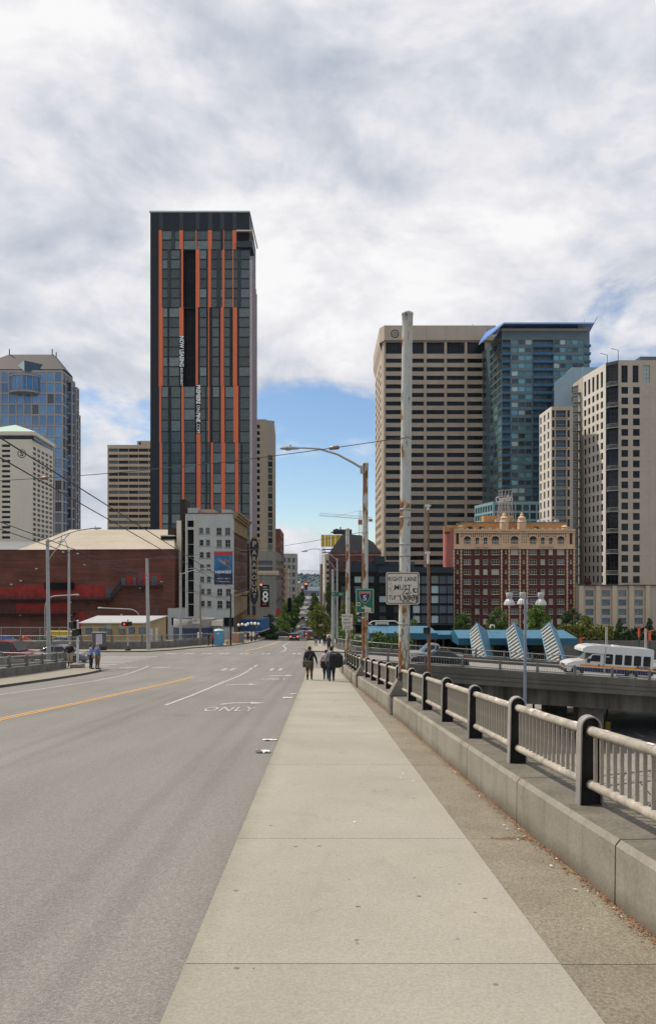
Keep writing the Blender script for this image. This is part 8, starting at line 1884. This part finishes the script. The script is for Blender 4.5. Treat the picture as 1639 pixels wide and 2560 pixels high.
bag('round black bag on the hip of the walker in pink', 'hip_bag', X2 - .05, Y2 - .24, z + .66, R(-8), .42, .22, .36, BLK, False)
X3, Y3 = walkpos(829, 1703.5); z = gs(Y3)
p = person('tall walker in grey top and black trousers on the right of a pair', X3, Y3, z, R(2), 1.80, GREYC, NAVYC, SKIND, HAIRB, .12, ((.06, .08), (.14, .05)), wide=1.0)
strap(p, (.10, -.10, 1.5), (.17, -.2, 1.25), (0, -.05, .05), .03, BLK)
bg = thing('garment_bag', 'large black bag slung over the back of the tall walker', 'bag', (X3 + .13, Y3 - .32, z + .74), R(-4)); m = MB()
V_ = []
for zz, xa, xb, d in ((.0, -.22, .30, .10), (.08, -.26, .42, .16), (.35, -.28, .46, .19), (.60, -.26, .44, .18), (.72, -.20, .30, .13), (.80, -.10, .08, .05)):
    cx_, hw_ = (xa + xb) / 2, (xb - xa) / 2; V_.append([(cx_ + hw_ * math.copysign(abs(math.cos(a)) ** .6, math.cos(a)), d * math.copysign(abs(math.sin(a)) ** .6, math.sin(a)), zz) for a in [6.2832 * i / 16 for i in range(16)]])
m.smooth = True
for A_, B_ in zip(V_, V_[1:]):
    for i in range(16): m.add([A_[i], A_[(i + 1) % 16], B_[(i + 1) % 16], B_[i]], [(0, 1, 2, 3)])
m.add(V_[0], [tuple(range(15, -1, -1))]); m.add(V_[-1], [tuple(range(16))]); m.build('bag_body', BLK, bg)
m = MB(); m.tube([(-.1, -.16, .72), (.12, -.17, .70)], .02, 5); m.build('handle', GREYC, bg)
def far_person(label, px, ybot, hpx, top, bottom, rz=0, hair=HAIRB, h=1.74, **kw):
    Y = F * h / hpx; return person(label, wx(px, Y), Y, wz(ybot, Y), rz, h, top, bottom, hair=hair, **kw)
def std(label, px, Y, top, bottom, rz=0, hair=HAIRB, h=1.74, **kw): return person(label, wx(px, Y), Y, gz(Y) + KERB, rz, h, top, bottom, hair=hair, **kw)
std('pedestrian in dark blue jacket and grey trousers beyond the junction', 790, 101, NAVYC, GREYC, 0, stride=.06)
std('pedestrian in black coat and bright blue leggings beyond the junction', 811, 102, BLK, cloth('bright_blue', (.02, .12, .42)), R(3), stride=-.07, coat=True, wide=1.15)
std('pedestrian in brown coat nearest the far corner parapet', 822, 84.5, cloth('dark_brown', (.055, .035, .025)), BLK, R(-8), HAIRB, coat=True, wide=1.2)
std('man in black shirt and tan shorts left of the white signal pole', 175.5, 55.6, BLK, TANC, R(170), HAIRG, 1.78, shorts=True, socks=BLK, arms=((.22, .35), (.22, .35)), wide=1.15)
std('man in light blue shirt and dark trousers on the left corner', 228, 52.6, BLUEC, NAVYC, R(-60), HAIRB, 1.74, arms=((.03, .15), (.04, .1)), stride=.04)
std('taller man in blue shirt and brown trousers on the left corner', 244, 52.2, BLUED, KHAKI, R(-40), HAIRG, 1.80, arms=((.05, .05), (.05, .02)), stride=.03, wide=1.1)
std('person in red jacket beside the blue portable toilet', 532, 103, REDC, BLK, R(90), wide=1.1); std('person in dark coat left of the red jacket', 522, 104, BLK, BRN, R(90), wide=1.1)
std('pedestrian in black under the marquee', 620, 128, BLK, BLK, R(180)); std('pedestrian in lilac top under the marquee', 643, 150, cloth('lilac', (.25, .2, .4)), BLK, 0)

# ------------------------------------------------------------------ left side: site office, tank, container, kiosk, toilet, hydrant
OY = 104.0
off = thing('site_office', 'tan portable site office with grey roof behind the left railing', 'building', (wx(203, OY), OY, gz(OY) - .2)); o = Vector(off.location); OTAN = nmat('tan_cladding', (.40, .285, .15), .8, var=.1, vscale=.6, streak=.12)
w_ = wx(358, OY) - o.x; ze = wz(1559, OY) - o.z; d_ = 7.5; xs_ = wx(415, OY + d_) - wx(358, OY)
m = MB(); A_ = [(0, 0), (w_, 0), (w_ + xs_, d_), (0, d_)]; m.add([(x, y, 0) for x, y in A_] + [(0, 0, ze), (w_, 0, ze), (w_ + xs_, d_, ze + .45), (0, d_, ze + .45)], [(0, 1, 5, 4), (1, 2, 6, 5), (2, 3, 7, 6), (3, 0, 4, 7)]); m.build('wall', OTAN, off)
m = MB(); m.add([(-.3, -.3, ze - .02), (w_ + .2, -.3, ze - .02), (w_ + xs_ + .3, d_, ze + .5), (-.1, d_ + .2, ze + .5), (-.3, -.3, ze + .12), (w_ + .2, -.3, ze + .12), (w_ + xs_ + .3, d_, ze + .64), (-.1, d_ + .2, ze + .64)], [(3, 2, 1, 0), (4, 5, 6, 7), (0, 1, 5, 4), (1, 2, 6, 5)]); m.build('roof', nmat('office_roof', (.38, .38, .37), .6, var=.1), off)
for px in (216.5, 250, 323, 350): 
    for k in (0,): m = MB(); X = wx(px, OY) - o.x; m.box(X - .1, X + .8, -.05, -.01, wz(1584, OY) - o.z, wz(1569, OY) - o.z); q = m.build('window', MULLD, off); m = MB(); m.box(X - .02, X + .34, -.07, -.052, wz(1583, OY) - o.z, wz(1570, OY) - o.z).box(X + .38, X + .72, -.07, -.052, wz(1583, OY) - o.z, wz(1570, OY) - o.z); m.build('pane', PALEG, q)
for px in (267, 299): m = MB(); X = wx(px, OY) - o.x; m.box(X, X + .72, -.45, -.01, wz(1584, OY) - o.z, wz(1573, OY) - o.z); m.build('air_conditioner', MULL, off); m = MB(); m.box(X, X + .7, -.06, -.01, wz(1572, OY) - o.z, wz(1560, OY) - o.z); m.build('vent_panel', MATS['rooftop_grey'], off)
for t_ in (.3, .55): m = MB(); m.M = facing((xs_ / math.hypot(xs_, d_), d_ / math.hypot(xs_, d_)), (-d_ / math.hypot(xs_, d_), xs_ / math.hypot(xs_, d_)), (w_, 0, 0)); m.box(t_ * 7, t_ * 7 + .9, -.05, -.01, .5, 2.5); m.build('side_door', WHITEP, off)
dm = thing('waste_container', 'yellow steel waste container behind the left railing', 'container', (wx(115, 106), 106, gz(106))); YC = nmat('yellow_steel', (.58, .42, .02), .6, var=.15, vscale=1)
m = MB(); w_ = wx(175, 106) - wx(115, 106); m.side_prism([(.25, 0), (w_ - .25, 0), (w_, 2.0), (0, 2.0)], 0, 2.2); m.build('bin', YC, dm)
for i in range(7): m = MB(); X = .25 + (w_ - .5) * i / 6; m.box(X - .05, X + .05, -.08, -.005, .1, 1.9); m.build('rib', YC, dm)
m = MB(); m.box(-.05, w_ + .05, -.08, .04, 1.95, 2.08); m.build('rim', YC, dm)
for lab, px, c, w_, hh in (('crumpled blue tarpaulin behind the left railing', 14, (.02, .17, .5), 1.5, 1.3), ('second blue tarpaulin beside the first', 32, (.03, .22, .55), 1.2, 1.0), ('orange safety barrier behind the left railing', 62, (.6, .08, .03), 1.5, 1.2), ('green stacked fencing behind the left railing', 104, (.04, .12, .05), 1.0, 1.3)):
    t = thing('site_clutter', lab, 'site clutter', (wx(px, 99), 99, gz(99))); m = MB(); rd = random.Random(px); n = 8
    P = [[(w_ * (i / n - .5) * 1.3, .5 * (j / 3 - .5) + rd.uniform(-.1, .1), (hh * (1 - abs(i / n - .5) * .9) + .35) * (1 if j in (1, 2) else 0) + rd.uniform(-.1, .1)) for i in range(n + 1)] for j in range(4)]
    for j_ in range(3):
        for i in range(n): m.quad(P[j_][i], P[j_][i + 1], P[j_ + 1][i + 1], P[j_ + 1][i])
    m.build('sheet', nmat('clutter_%d' % px, c, .6, var=.25, vscale=2), t)
fc = thing('wire_fence', 'tall wire fence behind the left parapet', 'fence', (-50, 94, gz(94)))
for i in range(10): m = MB(); m.tube([(i * 2.4, 0, 0), (i * 2.4, 0, 2.7)], .04, 6); m.build('fence_post', GALV, fc)
m = MB()
for i in range(100): m.add([(i * .22, 0, .2), (i * .22 + .012, 0, .2), (i * .22 + 1.2 + .012, 0, 2.7), (i * .22 + 1.2, 0, 2.7)], [(0, 1, 2, 3)]); m.add([(i * .22 + 1.2, .01, .2), (i * .22 + 1.212, .01, .2), (i * .22 + .012, .01, 2.7), (i * .22, .01, 2.7)], [(0, 1, 2, 3)])
stuff(m.build('mesh', GALV, fc)); m = MB(); m.tube([(0, 0, 2.7), (22.5, 0, 2.7)], .03, 6); m.build('top_rail', GALV, fc)
TKY = 132.0
tk = thing('round_tank', 'round tank, grey above and navy below, at the foot of the grey block', 'tank', (wx(487, TKY), TKY, gz(TKY))); r_ = 52 * TKY / F; hz_ = wz(1546, TKY) - gz(TKY); hm = wz(1567, TKY) - gz(TKY)
m = MB(); m.lathe([(r_ + .05, 0), (r_ + .05, hm)], 40, (0, 0, 0)); m.build('navy_wall', nmat('tank_navy', (.018, .03, .09), .6, var=.2, vscale=.7), tk)
m = MB(); m.lathe([(r_, hm), (r_, hz_), (r_ - .3, hz_), (r_ - .3, hm)], 40, (0, 0, 0)); m.build('upper_wall', nmat('tank_grey', (.22, .21, .19), .8, var=.15, vscale=.5, streak=.2), tk)
m = MB(); m.box(r_ - .6, r_ + 1.3, -1.5, 1, 0, hz_ - .3); m.s = 1; m.box(r_ - .5, r_ + 1.5, -1.7, -1.5, hz_ - 1.2, hz_ - .3); m.build('stair_shaft', [MATS['tank_grey'], WHITEP], tk)
m = MB(); m.M = Matrix.Translation((r_ * .4, -r_ * .92 - .1, hm * .55)); m.box(-.4, .4, -.1, 0, -.5, .5); m.build('white_notice', WTXT, tk)
kk = thing('map_kiosk', 'dark information kiosk with a pale map on the left far pavement', 'kiosk', (wx(248.5, 87), 87, gz(87) + KERB))
m = MB(); m.bbox(-.78, .78, -.3, .3, 0, .45, .03); m.build('base', IRON, kk); m = MB(); m.bbox(-.74, .74, -.25, .25, .45, 2.0, .03); m.build('cabinet', nmat('kiosk_dark', (.045, .043, .05), .6, col2=(.14, .12, .13), vscale=8), kk); m = MB(); m.box(-.8, .8, -.32, .32, 2.0, 2.08); m.build('cap', GALV, kk); m = MB(); m.box(-.30, .42, -.27, -.255, .72, 1.86); m.build('frame', WHITEP, kk); m = MB(); m.box(-.26, .38, -.285, -.272, .76, 1.82); m.build('map_sheet', nmat('map_pale', (.40, .38, .48), .5, col2=(.46, .44, .50), vscale=5), kk)
tt = thing('portable_toilet', 'blue portable toilet near the theatre corner', 'portable toilet', (wx(547.5, 105), 105, gz(105) + KERB)); m = MB(); m.bbox(-.56, .56, -.56, .56, 0, 2.05, .06); m.build('cabin', nmat('toilet_blue', (.10, .30, .46), .5, var=.08), tt); m = MB(); m.lathe([(.72, 2.05), (.62, 2.2), (.2, 2.3), (0, 2.3)], 8); m.build('roof', nmat('toilet_roof', (.45, .52, .55), .5), tt); m = MB(); m.box(-.38, .38, -.585, -.562, .1, 1.9); q = m.build('door', MATS['toilet_blue'], tt); m = MB(); m.box(.24, .32, -.61, -.586, .95, 1.1); m.build('handle', WHITEP, q); m = MB(); m.box(-.18, .12, -.60, -.587, 1.62, 1.78); m.build('notice', WTXT, q)
hy = thing('fire_hydrant', 'yellow fire hydrant on the left far pavement', 'hydrant', (wx(569, 104.5), 104.5, gz(104.5) + KERB)); m = MB(); m.lathe([(.18, 0), (.18, .06), (.12, .08), (.12, .5), (.16, .52), (.15, .6), (.08, .68), (0, .72)], 12); m.tube([(-.22, 0, .4), (.22, 0, .4)], .07, 8); m.tube([(0, 0, .4), (0, -.2, .4)], .08, 8); m.build('barrel', nmat('hydrant_yellow', (.55, .26, .03), .5), hy)
sf = thing('site_fence', 'grey wire site fence in front of the theatre corner', 'fence', (wx(556, 107), 107, gz(107) + KERB)); w_ = wx(615, 118) - wx(556, 107)
for i in range(5): m = MB(); m.tube([(w_ * i / 4, 11 * i / 4, -.4 * i / 4 * 2), (w_ * i / 4, 11 * i / 4, 1.9 - .4 * i / 4 * 2)], .03, 6); m.build('fence_post', GALV, sf)
m = MB()
for i in range(70): x = w_ * i / 70; y = 11 * i / 70; z = -.8 * i / 70; m.add([(x, y, z + .1), (x + .015, y, z + .1), (x + .015, y, z + 1.85), (x, y, z + 1.85)], [(0, 1, 2, 3)])
stuff(m.build('mesh', GALV, sf))
for lab, px, Y in (('orange and white barrier panel by the site fence', 589, 117), ('grey utility cabinet by the site fence', 602, 119)):
    t = thing('street_cabinet', lab, 'cabinet', (wx(px, Y), Y, gz(Y) + KERB)); m = MB(); m.bbox(-.5, .5, -.2, .3, 0, 1.55, .04); m.build('body', nmat('barrier_orange', (.42, .17, .06), .6) if px < 595 else GPOST, t); m = MB(); m.box(-.52, .52, -.22, .32, 1.55, 1.6); m.build('lid', WHITEP, t)
sg_ = sign('red_sign', 'small red shop sign down the left of the street', 695, 1530, 180, .9, 1.6, nmat('sign_red', (.5, .03, .03), .5), None, .05)
sg_ = sign('black_blade_sign', 'black vertical shop sign down the left of the street', 724, 1512, 230, 1.1, 4.2, BLACK, None, .05)

# ------------------------------------------------------------------ lower level: lot, markings, gantry
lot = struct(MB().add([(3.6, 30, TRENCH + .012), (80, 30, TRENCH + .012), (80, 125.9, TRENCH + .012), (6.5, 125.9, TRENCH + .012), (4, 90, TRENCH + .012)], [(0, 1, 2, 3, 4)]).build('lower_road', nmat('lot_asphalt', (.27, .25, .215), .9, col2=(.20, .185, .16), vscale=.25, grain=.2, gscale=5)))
for k in range(16): X = 24.5 + 1.5 * k; m = MB(); m.box(X, X + .3, 66.5 + .1 * k, 68.6 + .1 * k, TRENCH + .02, TRENCH + .024); tag(m.build('lot_marking', WHITE), ORD[k] + ' short white bar from the left on the lower road under the overpass', 'road marking', 'bars on the lower road')
for k in range(2): m = MB(); m.add([(22.5, 70.2 + k * 5.5, TRENCH + .022), (36, 68.5 + k * 5.5, TRENCH + .022), (36, 68.7 + k * 5.5, TRENCH + .022), (22.5, 70.4 + k * 5.5, TRENCH + .022)], [(0, 1, 2, 3)]); tag(m.build('lot_marking', WHITE), ('nearer', 'farther')[k] + ' thin white line on the lower road', 'road marking')
isl = thing('kerb_island', 'pale kerbed island on the lower road under the overpass', 'kerb', (27, 78, TRENCH)); m = MB(); P = [(x * 3.4, y * 2.0) for x, y in rrect(2, 2, .9, 8)]; m.prism(P, 0, .25); m.build('paving', CONC, isl); m = MB(); m.prism([(x * 1.02, y * 1.03) for x, y in P], -.1, .20); m.build('kerb', nmat('yellow_kerb', (.35, .26, .12), .8), isl)
for lab, X, Y, mt in (('dark teal post under the overpass, leftmost', 20.0, 74, TEALP), ('second dark teal post under the overpass', 21.6, 75, TEALP), ('dark teal post right of the red post', 25.7, 70, TEALP), ('dark teal post beside the kerbed island', 31.4, 66.5, TEALP)):
    t = thing('lot_post', lab, 'post', (X, Y, TRENCH)); m = MB(); m.tube([(0, 0, 0), (0, 0, 3.6)], .11, 8); m.build('post', mt, t); m = MB(); m.bbox(-.24, .24, -.24, .24, 0, .75, .04); m.build('yellow_base', nmat('yellow_base', (.6, .32, .03), .6), t)
t = thing('lot_post', 'red post under the overpass', 'post', (24.4, 71, TRENCH)); m = MB(); m.tube([(0, 0, 0), (0, 0, 3.6)], .22, 10); m.build('post', nmat('red_post', (.35, .02, .015), .5), t); m = MB(); m.lathe([(.3, 0), (.3, .12), (.22, .2)], 10); m.build('base', GPOST, t)
# sign gantry truss seen through the near railing
gt = thing('sign_gantry', 'steel truss sign gantry below the near railing', 'gantry', (11.5, 27, -8.2)); TR = nmat('truss_steel', (.30, .28, .25), .6, metal=.3, var=.2)
m = MB(); lattice(m, (-3.5, 0, 0), (9, 3, .4), 1.2, 12, .05); m.build('truss', TR, gt)
m = MB(); m.box(-3.4, 9, -.9, -.78, -2.9, -.9); m.build('walkway', nmat('walkway_dark', (.035, .034, .03), .8), gt); m = MB(); m.tube([(6, 1.5, -6.3), (6, 1.5, 0)], .25, 10); m.build('leg', TR, gt)
for k in range(6): m = MB(); m.tube([(-3 + k * 2, -.8, -.9), (-2.6 + k * 2, -2.6, .2)], .04, 5); m.tube([(-2.9 + k * 2, -2.6, .2), (-2.2 + k * 2, -2.6, .2)], .05, 5); m.build('lamp_bracket', TR, gt)
sp_ = thing('lane_board', 'small white board with black letters hung below the near railing', 'sign', (5.55, 15.2, -5.05), R(-10)); m = MB(); m.box(-.35, .35, 0, .03, -.22, .22); m.build('plate', SIGNW, sp_); fit_text('AND', .5, .2, SIGNK, sp_, 0, .02); m = MB(); m.tube([(0, .05, -9.3), (0, .05, .2)], .03, 6); m.build('post', TR, sp_)
hwy = struct(MB().add([(14, 8, TRENCH + .06), (60, 8, TRENCH + .06), (60, 44, TRENCH + .06), (14, 44, TRENCH + .06)], [(0, 1, 2, 3)]).build('freeway', nmat('freeway_dark', (.17, .155, .13), .9, var=.3, vscale=.3)))
bl = thing('freeway_barrier', 'long concrete barrier on the freeway below', 'barrier', (14, 44, TRENCH))
for k in range(12): m = MB(); m.side_prism([(-.3, 0), (.3, 0), (.12, .35), (.1, 1.1), (-.1, 1.1), (-.12, .35)], 0, 3.9); q = m.build('barrier_unit', WALLC, bl, (k * 4, 0, 0)); q.rotation_euler = (0, 0, R(-90))

# ------------------------------------------------------------------ air between here and the far shore
hz_b = MB(); hz_b.box(-8600, 8600, -38, 5600, -88, 132)
hm = bpy.data.materials.new('air'); hm.use_nodes = True; hm.node_tree.nodes.clear()
pv = hm.node_tree.nodes.new('ShaderNodeVolumePrincipled'); pv.inputs['Color'].default_value = (.62, .76, .95, 1); pv.inputs['Density'].default_value = .000025; pv.inputs['Anisotropy'].default_value = 0.0
ho = hm.node_tree.nodes.new('ShaderNodeOutputMaterial'); hm.node_tree.links.new(pv.outputs[0], ho.inputs['Volume'])
hzo = stuff(hz_b.build('haze', hm)); hzo['label'] = 'thin blue air haze over the city'; hzo['category'] = 'haze'
